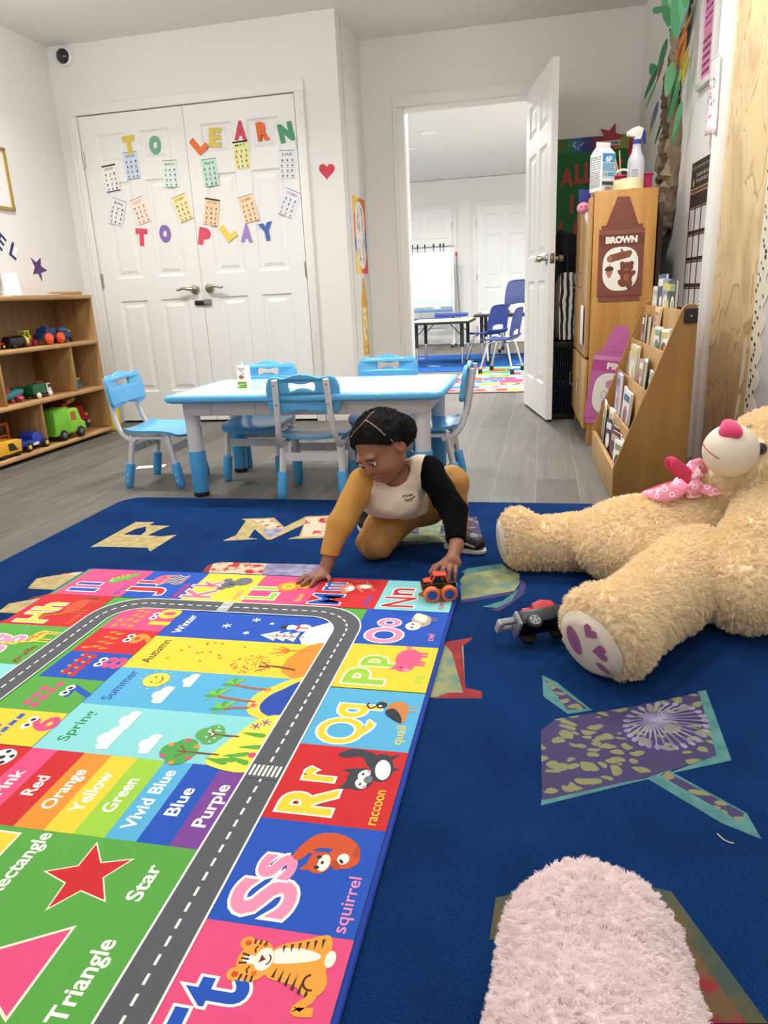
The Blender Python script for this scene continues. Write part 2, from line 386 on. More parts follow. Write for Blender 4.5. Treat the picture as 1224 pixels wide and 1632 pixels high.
b.box(((-3.03 - 1.527) / 2, YC + 0.3, CEIL / 2), (1.6, 0.05, CEIL), m('#1a1816', 0.9))  # unseen near-black sheet: darkness of the closet void put into its colour
struct(b.build('wall_closet'))
struct(MB().box((XN - 0.06, (YC + YR) / 2 + 0.115, CEIL / 2), (0.12, YR - YC + 0.0, CEIL), WALL).build('wall_recess'))
b = MB()
b.box(((XN - 0.95) / 2, YR + 0.06, CEIL / 2), (XN * -1 - 0.95, 0.12, CEIL), WALL)
b.box(((0.75 - 0.115) / 2, YR + 0.06, CEIL / 2), (0.75 + 0.115, 0.12, CEIL), WALL)
b.box(((-0.95 - 0.115) / 2, YR + 0.06, (CEIL + 2.03) / 2), (0.835, 0.12, CEIL - 2.03), WALL)
struct(b.build('wall_rear'))
o = MB().box((0, 0, 0), (7.1, 0.1, CEIL), WALL).build('wall_right')
o.location = (wall_x(1.95) + 0.05, 1.95, CEIL / 2); o.rotation_euler = (0, 0, math.atan2(WA.y, WA.x)); struct(o)
struct(MB().box((-1.0, -1.55, CEIL / 2), (4.5, 0.1, CEIL), WALL).build('wall_front'))
# far room
struct(MB().box((-1.2, 8.67, 2.5), (6.4, 6.36, 0.1), m('#efeeea', 0.9)).build('ceiling_far'))
b = MB(); b.box((-1.2, 11.9, 1.22), (6.4, 0.1, 2.45), FARW); struct(b.build('wall_far'))
struct(MB().box((-4.35, 8.67, 1.22), (0.1, 6.4, 2.45), FARW).build('wall_farleft'))
struct(MB().box((2.0, 8.67, 1.22), (0.1, 6.4, 2.45), FARW).build('wall_farright'))
struct(MB().box((-3.0, 5.43, 1.22), (3.4, 0.1, 2.45), FARW).build('wall_farfront'))
struct(MB().box((1.4, 5.44, 1.22), (1.3, 0.1, 2.45), FARW).build('wall_farcorner'))
# casings
def casing(name, x0, x1, z1, y, wd, F=-1, th=0.018):
    b = MB()
    b.box((x0 - wd / 2, y + F * th / 2, z1 / 2), (wd, th, z1), TRIM, 0.004); b.box((x1 + wd / 2, y + F * th / 2, z1 / 2), (wd, th, z1), TRIM, 0.004)
    b.box(((x0 + x1) / 2, y + F * th / 2, z1 + wd / 2), (x1 - x0 + 2 * wd, th, wd), TRIM, 0.004)
    b.box((x0 - wd + 0.012, y + F * (th + 0.004), z1 / 2), (0.018, 0.008, z1), TRIM, 0.003); b.box((x1 + wd - 0.012, y + F * (th + 0.004), z1 / 2), (0.018, 0.008, z1), TRIM, 0.003)
    return struct(b.build(name))
casing('trim_1', -3.035, -1.522, 2.04, YC, 0.062)
casing('trim_2', -0.95, -0.115, 2.03, YR, 0.075)
b = MB(); b.box((-0.955, YR + 0.06, 1.015), (0.02, 0.13, 2.03), TRIM); b.box((-0.11, YR + 0.06, 1.015), (0.02, 0.13, 2.03), TRIM); b.box((-0.53, YR + 0.06, 2.03), (0.85, 0.13, 0.02), TRIM)
struct(b.build('trim_3'))
MET = m('#b9b4ab', 0.28, 1.0)
def door_panels(b, w_, h_, t_, mat, sides=(1, -1)):
    """six-panel slab, hinge edge at x=0, standing on z=0, centred on y=0"""
    sx = 0.11 if w_ > 0.7 else 0.115; mid = 0.1; pw = (w_ - 2 * sx - mid) / 2
    cols = [(sx, sx + pw), (sx + pw + mid, w_ - sx)]
    rows = [(0.21, 0.85), (1.0, 1.62), (1.72, 1.915)]
    rows = [(a * h_ / 2.03, c * h_ / 2.03) for a, c in rows]
    xs = [0, cols[0][0], cols[0][1], cols[1][0], cols[1][1], w_]; zs = [0] + [q for r in rows for q in r] + [h_]
    for sd in sides:
        y = sd * t_ / 2
        def quad(p):
            q = p if sd < 0 else p[::-1]; b.add(q, [(0, 1, 2, 3)], mat)
        for i in range(5):
            for j in range(7):
                if i in (1, 3) and j in (1, 3, 5):
                    x0, x1, z0, z1 = xs[i], xs[i + 1], zs[j], zs[j + 1]; prev = (x0, x1, z0, z1, y)
                    for inset, dep in ((0.012, 0.009), (0.028, 0.010), (0.05, 0.003)):
                        k = inset; cur = (x0 + k, x1 - k, z0 + k, z1 - k, y - sd * dep)
                        A = [(prev[0], prev[4], prev[2]), (prev[1], prev[4], prev[2]), (prev[1], prev[4], prev[3]), (prev[0], prev[4], prev[3])]
                        B = [(cur[0], cur[4], cur[2]), (cur[1], cur[4], cur[2]), (cur[1], cur[4], cur[3]), (cur[0], cur[4], cur[3])]
                        for q in range(4): quad([A[q], A[(q + 1) % 4], B[(q + 1) % 4], B[q]])
                        prev = cur
                    quad(B)
                else: quad([(xs[i], y, zs[j]), (xs[i + 1], y, zs[j]), (xs[i + 1], y, zs[j + 1]), (xs[i], y, zs[j + 1])])
    h = t_ / 2
    b.add([(0, -h, 0), (w_, -h, 0), (w_, h, 0), (0, h, 0), (0, -h, h_), (w_, -h, h_), (w_, h, h_), (0, h, h_)],
          [(3, 2, 1, 0), (4, 5, 6, 7), (0, 4, 7, 3), (1, 2, 6, 5)] + ([] if len(sides) == 2 else [(2, 3, 7, 6)]), mat)
    return b
def lever(parent, x, y, z, dirx, fy):
    b = MB()
    b.cyl((x, y, z), (x, y + fy * 0.012, z), 0.032, MET, seg=24, bev=0.004); b.cyl((x, y + fy * 0.012, z), (x, y + fy * 0.045, z), 0.013, MET)
    pts = catmull([(x, y + fy * 0.045, z), (x + dirx * 0.03, y + fy * 0.052, z + 0.003), (x + dirx * 0.07, y + fy * 0.052, z + 0.008), (x + dirx * 0.10, y + fy * 0.05, z - 0.002), (x + dirx * 0.118, y + fy * 0.05, z + 0.004)], 5, False)
    n = len(pts); b.tube(pts, [0.012 - 0.006 * i / n for i in range(n)], MET, 10)
    return b.build('lever_handle', parent)
def hinge(parent, x, y, z):
    b = MB(); b.box((x, y, z), (0.016, 0.008, 0.09), MET); b.cyl((x, y - 0.006, z - 0.046), (x, y - 0.006, z + 0.046), 0.006, MET, seg=10); return b.build('hinge', parent)
DW = (3.03 - 1.527) / 2 - 0.004
for i, x0 in enumerate((-3.027, -3.03 + (3.03 - 1.527) / 2 + 0.002)):
    d = door_panels(MB(), DW, 2.018, 0.035, DOORM, (-1,)).build('door_%d' % (i + 1), angle=20, loc=(x0, YC + 0.012, 0.016)); struct(d)
    if i == 0: lever(d, DW - 0.052, -0.0175, 0.9, -1, -1)
    else: lever(d, 0.052, -0.0175, 0.905, 1, -1)
    for z in (0.22, 0.99, 1.76): hinge(d, 0.0 if i == 0 else DW, -0.018, z)
b = MB(); b.box((-2.30, YC - 0.014, 0.826), (0.085, 0.018, 0.032), m('#1b1b1c', 0.4), 0.006); o = b.build('child_lock'); tag(o, 'black plastic child lock strap bridging the closet doors', 'lock')
b = MB(); b.box((-2.247, YC - 0.015, 0.830), (0.052, 0.024, 0.038), m('#7c7c7c', 0.4), 0.006); b.build('buckle', o)
# open door
H = Vector((-0.122, YR - 0.015, 0)); E_ = Vector((0.035, 4.615, 0)); dv = (E_ - H); ang = math.atan2(dv.y, dv.x)
d = door_panels(MB(), dv.length, 2.015, 0.036, DOORM).build('door_3', angle=20); d.location = (H.x + 0.012, H.y, 0.018); d.rotation_euler = (0, 0, ang); struct(d)
for s_ in (1, -1):
    b = MB(); x = dv.length - 0.06; z = 0.965; y = s_ * 0.018
    b.cyl((x, y, z), (x, y + s_ * 0.01, z), 0.032, MET, seg=24, bev=0.003); b.tube([(x, y + s_ * 0.01, z), (x, y + s_ * 0.03, z), (x, y + s_ * 0.04, z), (x, y + s_ * 0.06, z), (x, y + s_ * 0.066, z)], [0.012, 0.012, 0.02, 0.018, 0.008], MET, 18)
    b.tube([(x, y + s_ * 0.05, z), (x - 0.05, y + s_ * 0.055, z - 0.003), (x - 0.09, y + s_ * 0.052, z - 0.008)], [0.011, 0.008, 0.006], MET, 10); b.build('lever_handle', d)
b = MB(); b.box((dv.length + 0.001, 0, 0.965), (0.003, 0.026, 0.058), m('#8a857c', 0.35, 1.0), 0.001); b.box((dv.length + 0.004, 0, 0.965), (0.008, 0.013, 0.02), MET, 0.002); b.build('latch_plate', d)
# baseboards and casing on the right wall
BB = m('#e4e1db', 0.4)
def base(name, p, q, off, h=0.1):
    p, q = Vector(p), Vector(q); dd = q - p; L_ = dd.length; b = MB(); b.box((L_ / 2, off, h / 2), (L_, 0.014, h), BB, 0.003); b.box((L_ / 2, off, h + 0.006), (L_, 0.008, 0.014), BB, 0.002)
    o = b.build(name); o.location = p; o.rotation_euler = (0, 0, math.atan2(dd.y, dd.x)); return struct(o)
base('baseboard_left', (XL, -1.4, 0), (XL, YC, 0), -0.008); base('baseboard_recess', (XN, YC, 0), (XN, YR, 0), -0.008)
base('baseboard_rear', (XN, YR, 0), (-1.03, YR, 0), -0.008); base('baseboard_closet', (-1.455, YC, 0), (XN, YC, 0), -0.008)
base('baseboard_right', (wall_x(5.3), 5.3, 0), (wall_x(3.55), 3.55, 0), -0.008, 0.12)
base('baseboard_far', (-4.3, 11.85, 0), (2, 11.85, 0), -0.008, 0.14)
# ------------------------------------------------------------------ children's table and chairs
BLUE = m('#5fb4e6', 0.32, coat=0.2); BLUED = m('#3f8fd0', 0.35); GREYP = m('#d9d8da', 0.4); TWHITE = m('#eef3f6', 0.18, coat=0.5); BLACKP = m('#17181a', 0.5)
def rrect(x0, y0, x1, y1, r, n=6):
    out = []
    for cx, cy, a in ((x1 - r, y0 + r, -90), (x1 - r, y1 - r, 0), (x0 + r, y1 - r, 90), (x0 + r, y0 + r, 180)):
        for i in range(n + 1): t = math.radians(a + 90 * i / n); out.append((cx + r * math.cos(t), cy + r * math.sin(t)))
    return out
TX0, TX1, TY0, TY1, TZ = -1.575, -0.375, 2.765, 3.385, 0.455
t = thing('activity_table', "children's rectangular table with white top, sky blue rim and blue lower legs", 'table', ((TX0 + TX1) / 2, (TY0 + TY1) / 2, 0))
hw, hd = (TX1 - TX0) / 2, (TY1 - TY0) / 2
MB().prism([rrect(-hw, -hd, hw, hd, 0.05)], 0.03, BLUE, Matrix.Translation((0, 0, TZ - 0.032)), 0.012).build('table_rim', t)
MB().prism([rrect(-hw + 0.03, -hd + 0.03, hw - 0.03, hd - 0.03, 0.03)], 0.008, TWHITE, Matrix.Translation((0, 0, TZ - 0.008)), 0.003).build('table_top', t)
b = MB()
for y in (-hd + 0.06, hd - 0.06): b.box((0, y, TZ - 0.062), (2 * hw - 0.15, 0.018, 0.062), GREYP, 0.004)
for x in (-hw + 0.075, hw - 0.075): b.box((x, 0, TZ - 0.062), (0.018, 2 * hd - 0.12, 0.062), GREYP, 0.004)
for k in range(5): b.box((-hw + 0.2 + k * 0.2, -hd + 0.05, TZ - 0.062), (0.004, 0.006, 0.06), GREYP)
b.build('apron', t)
for sx in (-1, 1):
    for sy in (-1, 1):
        x, y = sx * (hw - 0.095), sy * (hd - 0.085); lg = MB().cyl((x, y, 0.19), (x, y, TZ - 0.04), 0.031, GREYP, 0.034).build('leg', t)
        d = MB().tube([(x, y, 0.012), (x, y, 0.02), (x, y, 0.2), (x, y, 0.205)], [0.031, 0.033, 0.038, 0.037], m('#4fa6de', 0.4), 20)
        b = MB().cyl((x, y, 0.0), (x, y, 0.022), 0.034, BLACKP, seg=20, bev=0.004); b.build('foot_cap', lg)
        for q in range(4): d.cyl((x + sx * 0.03, y, 0.06 + q * 0.035), (x + sx * 0.0385, y, 0.06 + q * 0.035), 0.004, GREYP, seg=8)
        d.build('leg_sleeve', lg)
def make_chair(label, loc, rz):
    t = thing('toddler_chair', label, 'chair', loc, rz, "blue children's chairs")
    # seat: a curved shell
    b = MB(); nx, ny = 14, 12; top = []; bot = []
    for j in range(ny + 1):
        for i in range(nx + 1):
            u, v = -1 + 2 * i / nx, -1 + 2 * j / ny; r_ = 1 - 0.10 * abs(u) ** 4 * abs(v) ** 4
            x, y = 0.150 * u * r_, 0.01 + 0.145 * v * r_; z = 0.262 + 0.012 * u * u - 0.02 * max(0, v) ** 3 + 0.012 * max(0, -v) ** 3 - 0.006 * (1 - u * u) * (1 - v * v)
            top.append((x, y, z)); bot.append((x * 0.985, 0.01 + (y - 0.01) * 0.985, z - 0.012))
    n = (nx + 1) * (ny + 1); f = []
    for j in range(ny):
        for i in range(nx):
            a = j * (nx + 1) + i; q = (a, a + 1, a + nx + 2, a + nx + 1); f.append(q); f.append(tuple(n + k for k in q[::-1]))
    ring = [i for i in range(nx + 1)] + [j * (nx + 1) + nx for j in range(1, ny + 1)] + [ny * (nx + 1) + i for i in range(nx - 1, -1, -1)] + [j * (nx + 1) for j in range(ny - 1, 0, -1)]
    for k in range(len(ring)): a, c = ring[k], ring[(k + 1) % len(ring)]; f.append((a, a + n, c + n, c))
    b.add(top + bot, f, BLUE); b.build('seat', t, angle=60)
    # backrest with wavy top and bow-tie grip hole
    out = catmull([(0.150, 0.02), (0.152, 0.06), (0.153, 0.11), (0.135, 0.148), (0.105, 0.153), (0.075, 0.148), (0.04, 0.158), (0, 0.164), (-0.04, 0.158), (-0.075, 0.148), (-0.105, 0.153), (-0.135, 0.148), (-0.153, 0.11), (-0.152, 0.06), (-0.150, 0.02), (-0.12, 0.004), (-0.06, 0.006), (0, 0.018), (0.06, 0.006), (0.12, 0.004)], 4)
    hole = catmull([(0.05, 0.13), (0.056, 0.112), (0.048, 0.094), (0.024, 0.102), (0, 0.105), (-0.024, 0.102), (-0.048, 0.094), (-0.056, 0.112), (-0.05, 0.13), (-0.024, 0.126), (0, 0.123), (0.024, 0.126)], 4)
    TB = Matrix.Translation((0, -0.152, 0.375)) @ Euler((math.radians(8), 0, 0)).to_matrix().to_4x4() @ Matrix(((1, 0, 0, 0), (0, 0, -1, 0), (0, 1, 0, 0), (0, 0, 0, 1)))
    bk = MB().prism([out, hole], 0.018, BLUE, TB, 0.005); bk.v = [(x, y + 0.5 * x * x, z) for x, y, z in bk.v]; bk.build('backrest', t, angle=40)
    for s in (-1, 1):
        b = MB(); P = catmull([(s * 0.106, -0.198, 0.515), (s * 0.109, -0.183, 0.42), (s * 0.115, -0.168, 0.33), (s * 0.121, -0.150, 0.275), (s * 0.127, -0.115, 0.238), (s * 0.128, -0.07, 0.222)], 4, False)
        for i in range(len(P) - 1): pass
        b.tube(P, 0.0135, GREYP, 10, flat=0.85)
        for q, y in ((0.495, -0.19), (0.415, -0.178)): b.cyl((s * 0.108, y, q), (s * 0.108, y - 0.0175, q - 0.001), 0.0045, m('#8b8b8d', 0.4), seg=10)
        b.build('back_post', t)
        for e in (-1, 1):
            y0, y1 = e * 0.085, e * 0.135; xb = s * 0.135
            lg = MB().tube([(s * 0.122, y0, 0.247), (s * 0.124, y0 + 0.1 * (y1 - y0), 0.23), (xb - s * 0.004, y0 + 0.6 * (y1 - y0), 0.11)], [0.02, 0.0185, 0.015], GREYP, 8, flat=0.8).build('leg', t)
            d = MB().tube([(xb, y1, 0.0), (xb, y1 - e * 0.001, 0.008), (xb, y1 - e * 0.004, 0.03), (xb - s * 0.004, y0 + 0.6 * (y1 - y0), 0.112), (xb - s * 0.0045, y0 + 0.57 * (y1 - y0), 0.118)], [0.013, 0.019, 0.0215, 0.022, 0.02], m('#4fa6de', 0.4), 14)
            for q in (0.35, 0.62): d.cyl((xb + s * 0.014, y1 + (y0 - y1) * 0.4 * q, 0.112 * q), (xb + s * 0.0215, y1 + (y0 - y1) * 0.4 * q, 0.112 * q), 0.004, GREYP, seg=8)
            d.build('leg_boot', lg)
        b = MB(); b.box((s * 0.124, 0.0, 0.238), (0.02, 0.2, 0.016), GREYP, 0.004); b.build('seat_rail', t)
    for e in (-1, 1):
        b = MB(); y = e * 0.103
        b.box((0, y, 0.196), (0.245, 0.008, 0.006), GREYP); b.box((0, y, 0.166), (0.245, 0.008, 0.006), GREYP)
        for q in range(5): b.box((-0.12 + q * 0.06, y, 0.181), (0.008, 0.008, 0.03), GREYP)
        b.box((0, y + 0.003 * e, 0.181), (0.24, 0.003, 0.03), GREYP); b.build('crossbar', t)
    return t
ch = make_chair('blue toddler chair at the left end of the table', (-1.775, 3.10, 0), math.radians(-89))
dup(ch, 'blue toddler chair in front of the table, its back to the camera', (-0.952, 2.94, 0), math.radians(3))
dup(ch, 'blue toddler chair behind the table, left one, mostly hidden', (-1.335, 3.245, 0), math.radians(180))
dup(ch, 'blue toddler chair behind the table, right one with grip hole showing', (-0.755, 3.40, 0), math.radians(180))
dup(ch, 'blue toddler chair at the right end of the table behind the child', (-0.485, 3.12, 0), math.radians(92))
# ------------------------------------------------------------------ carpet, printed play mat
RUGZ = 0.009
def pile_mat(name, hexc, hex2, bsc=420):
    M = bpy.data.materials.new(name); M.use_nodes = True; n = M.node_tree.nodes; L = M.node_tree.links; b = n['Principled BSDF']; b.inputs['Roughness'].default_value = 1.0; b.inputs['Specular IOR Level'].default_value = 0.1
    tc = n.new('ShaderNodeTexCoord'); t = n.new('ShaderNodeTexNoise'); t.inputs['Scale'].default_value = bsc; t.inputs['Detail'].default_value = 2; L.new(tc.outputs['Object'], t.inputs['Vector'])
    t3 = n.new('ShaderNodeTexNoise'); t3.inputs['Scale'].default_value = 5; t3.inputs['Detail'].default_value = 4; L.new(tc.outputs['Object'], t3.inputs['Vector'])
    ad = n.new('ShaderNodeMath'); ad.operation = 'MULTIPLY_ADD'; ad.inputs[1].default_value = 0.55; L.new(t3.outputs['Fac'], ad.inputs[0])
    ml = n.new('ShaderNodeMath'); ml.operation = 'MULTIPLY'; ml.inputs[1].default_value = 0.45; L.new(t.outputs['Fac'], ml.inputs[0]); L.new(ml.outputs[0], ad.inputs[2])
    r = ramp_nodes(n, [(0.35, hexc), (0.65, hex2)]); L.new(ad.outputs[0], r.inputs['Fac'])
    # pale lint caught in the pile
    v = n.new('ShaderNodeTexNoise'); v.inputs['Scale'].default_value = 55; v.inputs['Detail'].default_value = 6; v.inputs['Roughness'].default_value = 0.8; L.new(tc.outputs['Object'], v.inputs['Vector'])
    vr = n.new('ShaderNodeMapRange'); vr.inputs['From Min'].default_value = 0.70; vr.inputs['From Max'].default_value = 0.80; vr.inputs['To Max'].default_value = 0.6; L.new(v.outputs['Fac'], vr.inputs['Value'])
    mx = n.new('ShaderNodeMixRGB'); mx.inputs['Color2'].default_value = lin('#9fb0c8'); L.new(vr.outputs['Result'], mx.inputs['Fac']); L.new(r.outputs['Color'], mx.inputs['Color1']); L.new(mx.outputs['Color'], b.inputs['Base Color'])
    bp = n.new('ShaderNodeBump'); bp.inputs['Strength'].default_value = 0.9; bp.inputs['Distance'].default_value = 0.006; L.new(t.outputs['Fac'], bp.inputs['Height']); L.new(bp.outputs['Normal'], b.inputs['Normal'])
    return M
F_RUG = Matrix.Translation((0, 0, RUGZ))
RUG = Flat(z=RUGZ, dz=1.2e-5)
pts = []
rx0, rx1, ry0, ry1 = -1.80, 0.555, -0.6, 2.775
rr = rrect(rx0, ry0, rx1, ry1, 0.09)
MBz = MB(); RUG.prism([rr], RUGZ, pile_mat('blue_carpet', '#0b2c5e', '#123d76'))
_pt = {}
def carpet_print(name, a, b_, scale, lo, hi, kind): return blotch('carpet_' + name, a, b_, scale, lo, hi, kind)
C_RED = carpet_print('red_leaf', '#b3262c', '#c9bca0', 24, 0.42, 0.48, 'noise'); C_BEIGE = carpet_print('sand', '#b9a877', '#a8945f', 40, 0.4, 0.6, 'noise')
C_PURP = carpet_print('purple_leaf', '#85835a', '#423861', 31, 0.40, 0.45, 'voronoi'); C_TEAL = carpet_print('sea', '#548a86', '#477a78', 30, 0.4, 0.6, 'noise')
C_LILAC = carpet_print('lilac_star', '#a3a0b4', '#7d7498', 30, 0.35, 0.6, 'noise'); C_OLIVE = carpet_print('olive', '#9a9a6a', '#6e8a78', 22, 0.4, 0.6, 'noise')
C_BRN = carpet_print('brown_red', '#6d5238', '#8b2a2a', 14, 0.5, 0.56, 'noise'); C_BRN2 = carpet_print('brown_edge', '#5b5335', '#3f4f45', 20, 0.4, 0.6, 'noise'); C_RED2 = carpet_print('brick_red', '#a02f33', '#8a2730', 30, 0.4, 0.6, 'noise')
def rp(mat, *px): RUG.poly([on_plane(F_RUG, *p) for p in px], mat)
# letter F
RUG.poly([on_plane(F_RUG, *p) for p in ((144, 872), (216, 832), (246, 832), (238, 837), (271, 838), (255, 844), (235, 853), (256, 855), (282, 852), (239, 879), (235, 873), (159, 871))], C_BEIGE, ([on_plane(F_RUG, *p) for p in ((197, 852), (216, 843), (233, 839), (232, 847), (224, 853))],))
# letter M
rp(C_BEIGE, (355, 862), (376, 853), (392, 830), (385, 827), (437, 825), (453, 840), (488, 823), (540, 821), (528, 857), (458, 859), (477, 854), (484, 836), (432, 860), (425, 860), (406, 843), (396, 857), (412, 859))
rp(C_RED, (487, 826), (526, 823), (516, 854), (481, 855)); rp(C_RED, (404, 829), (430, 827), (450, 841), (428, 843)); rp(C_LILAC, (418, 844), (456, 841), (436, 854), (428, 856))
# I block behind the child's leg
rp(C_PURP, (652, 826), (700, 822), (760, 824), (770, 862), (640, 868), (646, 850)); rp(C_OLIVE, (672, 826), (706, 826), (700, 852), (712, 864), (640, 862), (648, 850), (666, 850))
# red leaf letter under the mat
rp(C_RED, (340, 898), (352, 896), (425, 898), (438, 930), (318, 928)); rp(C_LILAC, (425, 898), (516, 900), (522, 932), (410, 930)); rp(C_RED2, (330, 902), (340, 898), (326, 924), (312, 924))
# stripes left of the mat
rp(C_BEIGE, (58, 922), (106, 914), (134, 916), (122, 930), (90, 940), (44, 938)); rp(C_RED, (98, 914), (142, 910), (128, 918)); rp(C_BEIGE, (14, 962), (64, 953), (80, 956), (58, 972), (36, 978), (-4, 976)); rp(C_RED2, (44, 954), (80, 946), (78, 953)); rp(C_RED2, (-10, 992), (18, 985), (8, 997), (-10, 1000))
# pale D right of the mat
rp(C_OLIVE, (733, 925), (745, 908), (800, 900), (828, 915), (828, 930), (820, 942), (735, 956)); rp(C_TEAL, (735, 912), (745, 906), (800, 898), (800, 906), (750, 914)); rp(C_TEAL, (827, 938), (820, 944), (800, 958), (768, 967), (792, 969), (815, 958)); C_PUR2 = carpet_print('dull_purple', '#4a3868', '#3b3a70', 40, 0.4, 0.6, 'noise')
rp(C_PUR2, (735, 956), (820, 943), (818, 947), (734, 961)); rp(C_PUR2, (829, 922), (838, 930), (836, 946), (815, 962), (795, 974), (780, 971), (792, 969), (815, 958), (827, 940))
# red-edged letter beside the mat
rp(C_OLIVE, (700, 1026), (738, 1022), (742, 1108), (682, 1112), (690, 1080)); rp(C_RED2, (690, 1113), (714, 1104), (738, 1104), (720, 1040), (706, 1024), (754, 1016), (748, 1022), (736, 1030), (742, 1096), (768, 1102), (768, 1113))
# the big purple letter
rp(C_TEAL, (864, 1076), (888, 1088), (944, 1132), (905, 1138), (866, 1110)); rp(C_PURP, (868, 1084), (886, 1094), (936, 1130), (905, 1132))
rp(C_TEAL, (1125, 1100), (1166, 1212), (1072, 1232), (862, 1284), (864, 1270), (1055, 1236), (1142, 1204), (1112, 1102))
rp(C_PURP, (862, 1164), (886, 1146), (1010, 1126), (1114, 1104), (1142, 1204), (1060, 1232), (864, 1276))
rp(C_TEAL, (1030, 1240), (1066, 1228), (1190, 1296), (1214, 1338), (1150, 1312)); rp(C_PURP, (1052, 1236), (1062, 1230), (1186, 1296), (1180, 1310))
cx, cy = on_plane(F_RUG, 1040, 1145)
for k in range(28):
    a = 2 * math.pi * k / 28; ex, ey = on_plane(F_RUG, 1062 + 64 * math.cos(a), 1157 + 35 * math.sin(a)); mt = C_LILAC; ang_ = math.degrees(math.atan2(ey - cy, ex - cx))
    RUG.line([(cx + 0.1 * (ex - cx), cy + 0.1 * (ey - cy)), (ex, ey)], 0.0034, mt); RUG.ell(ex, ey, 0.0085, 0.0055, mt, ang_, 9)
RUG.ell(cx, cy, 0.018, 0.018, C_LILAC)
# brown letter by the pink plush
rp(C_BRN2, (790, 1432), (840, 1420), (860, 1470), (780, 1500)); rp(C_BRN2, (1036, 1414), (1070, 1422), (1224, 1632), (1120, 1632), (1050, 1480)); rp(C_BRN, (1046, 1434), (1080, 1480), (1190, 1632), (1110, 1632), (1060, 1500))
o = RUG.build('carpet', angle=30); tag(o, 'large blue carpet woven with big patterned alphabet letters', 'carpet')

# the mat, in its own coordinates: u away from the camera, v to the left
MAT_M = frame((-0.228, 0, RUGZ + 0.0012), (0, 1, 0), (-1, 0, 0), (0, 0, 1))
P = Flat(z=0.0045, dz=3.5e-6); rng = random.Random(5)
def F_(h): return m(h, 0.85, bump=0.25, bscale=500)
PINK, RED, YEL, GRN, SKY, BLU, AQUA, ROAD, WHT, ORG, PUR, LIM, BLK, BRN, SKIN = (F_(h) for h in ('#e34c7d', '#cb2026', '#e9cd36', '#56a33f', '#55add5', '#174fb5', '#8ad3d3', '#55575c', '#f4f2ea', '#f28f2c', '#7a3f93', '#9bcb3c', '#26262a', '#7d4a2b', '#f3cf9c'))
LPINK, DGRN, DRED, ORG2, GREY, CREAM = (F_(h) for h in ('#f58fb0', '#2f7f3a', '#8f1a1e', '#d9692a', '#74767c', '#f6e6cf'))
U0, U1, V0, V1 = 0.1, 1.925, -0.008, 1.205
P.prism([rrect(U0, V0, U1, V1, 0.006)], 0.004, F_('#15389a'), Matrix.Translation((0, 0, 0)))
P.rect(U0 + 0.008, V0 + 0.008, U1 - 0.008, V1 - 0.008, GRN)
def cell(u, v, w_, h_, mat): P.rect(u, v, u + w_, v + h_, mat)
# shapes area
P.rect(U0 + 0.008, 0.22, 0.822, 0.93, GRN)
def star_pts(cx, cy, r, rot=0, k=0.42): return [(cx + (r if i % 2 == 0 else r * k) * math.cos(math.radians(rot + 36 * i)), cy + (r if i % 2 == 0 else r * k) * math.sin(math.radians(rot + 36 * i))) for i in range(10)]
P.poly(star_pts(0.746, 0.425, 0.071, 92), CREAM); P.poly(star_pts(0.746, 0.425, 0.065, 92), RED)
P.text('Star', 0.749, 0.331, 0.024, WHT, 0.068, off=0.022)
P.poly([(0.524, 0.384), (0.664, 0.384), (0.594, 0.502)], CREAM); P.poly([(0.531, 0.388), (0.657, 0.388), (0.594, 0.494)], PINK)
P.text('Triangle', 0.592, 0.327, 0.026, WHT, 0.118, off=0.022)
P.rect(0.70, 0.585, 0.811, 0.68, CREAM); P.rect(0.704, 0.589, 0.807, 0.676, YEL)
P.text('Rectangle', 0.752, 0.545, 0.025, WHT, 0.13, off=0.022)
# colours
for i, (nm, mt, a, b_) in enumerate((('Pink', PINK, 0.669, 0.725), ('Red', RED, 0.611, 0.669), ('Orange', ORG, 0.554, 0.611), ('Yellow', YEL, 0.5, 0.554), ('Green', LIM, 0.443, 0.5), ('Vivid Blue', SKY, 0.387, 0.443), ('Blue', BLU, 0.33, 0.387), ('Purple', PUR, 0.27, 0.33))):
    P.rect(0.822, a, 1.021, b_, mt); P.text(nm, 0.921, (a + b_) / 2 + 0.004, 0.024, WHT, 0.0175 * len(nm) if nm != 'Vivid Blue' else 0.15, off=0.022)
cell(0.822, 0.725, 0.2, 0.17, RED); P.ell(0.985, 0.765, 0.026, 0.026, WHT)
for a in range(5): P.ell(0.985 + 0.018 * math.cos(a * 1.257), 0.765 + 0.018 * math.sin(a * 1.257), 0.006, 0.006, BLK, n=5)
P.ell(0.985, 0.765, 0.007, 0.007, BLK, n=5)
# seasons
P.rect(1.498, 0.27, 1.655, 0.728, BLU); P.rect(1.337, 0.27, 1.498, 0.728, YEL); P.rect(1.18, 0.27, 1.337, 0.728, SKY); P.rect(1.021, 0.27, 1.18, 0.728, AQUA)
for nm, u, mt, wd in (('Winter', 1.573, WHT, 0.105), ('Autumn', 1.421, F_('#5b3420'), 0.115), ('Summer', 1.262, F_('#2b52a6'), 0.125), ('Spring', 1.102, F_('#35863d'), 0.105)): P.text(nm, u, 0.684, 0.024, mt, wd, off=0.014)
def flake(u, v, r):
    for k in range(3): a = math.radians(60 * k + 15); P.line([(u - r * math.cos(a), v - r * math.sin(a)), (u + r * math.cos(a), v + r * math.sin(a))], 0.003, WHT)
for f in ((1.575, 0.566, 0.013), (1.617, 0.50, 0.012), (1.541, 0.498, 0.009), (1.60, 0.45, 0.006)): flake(*f)
P.poly([(1.498, 0.27), (1.498, 0.335), (1.53, 0.352), (1.585, 0.345), (1.625, 0.30), (1.64, 0.27)], WHT)
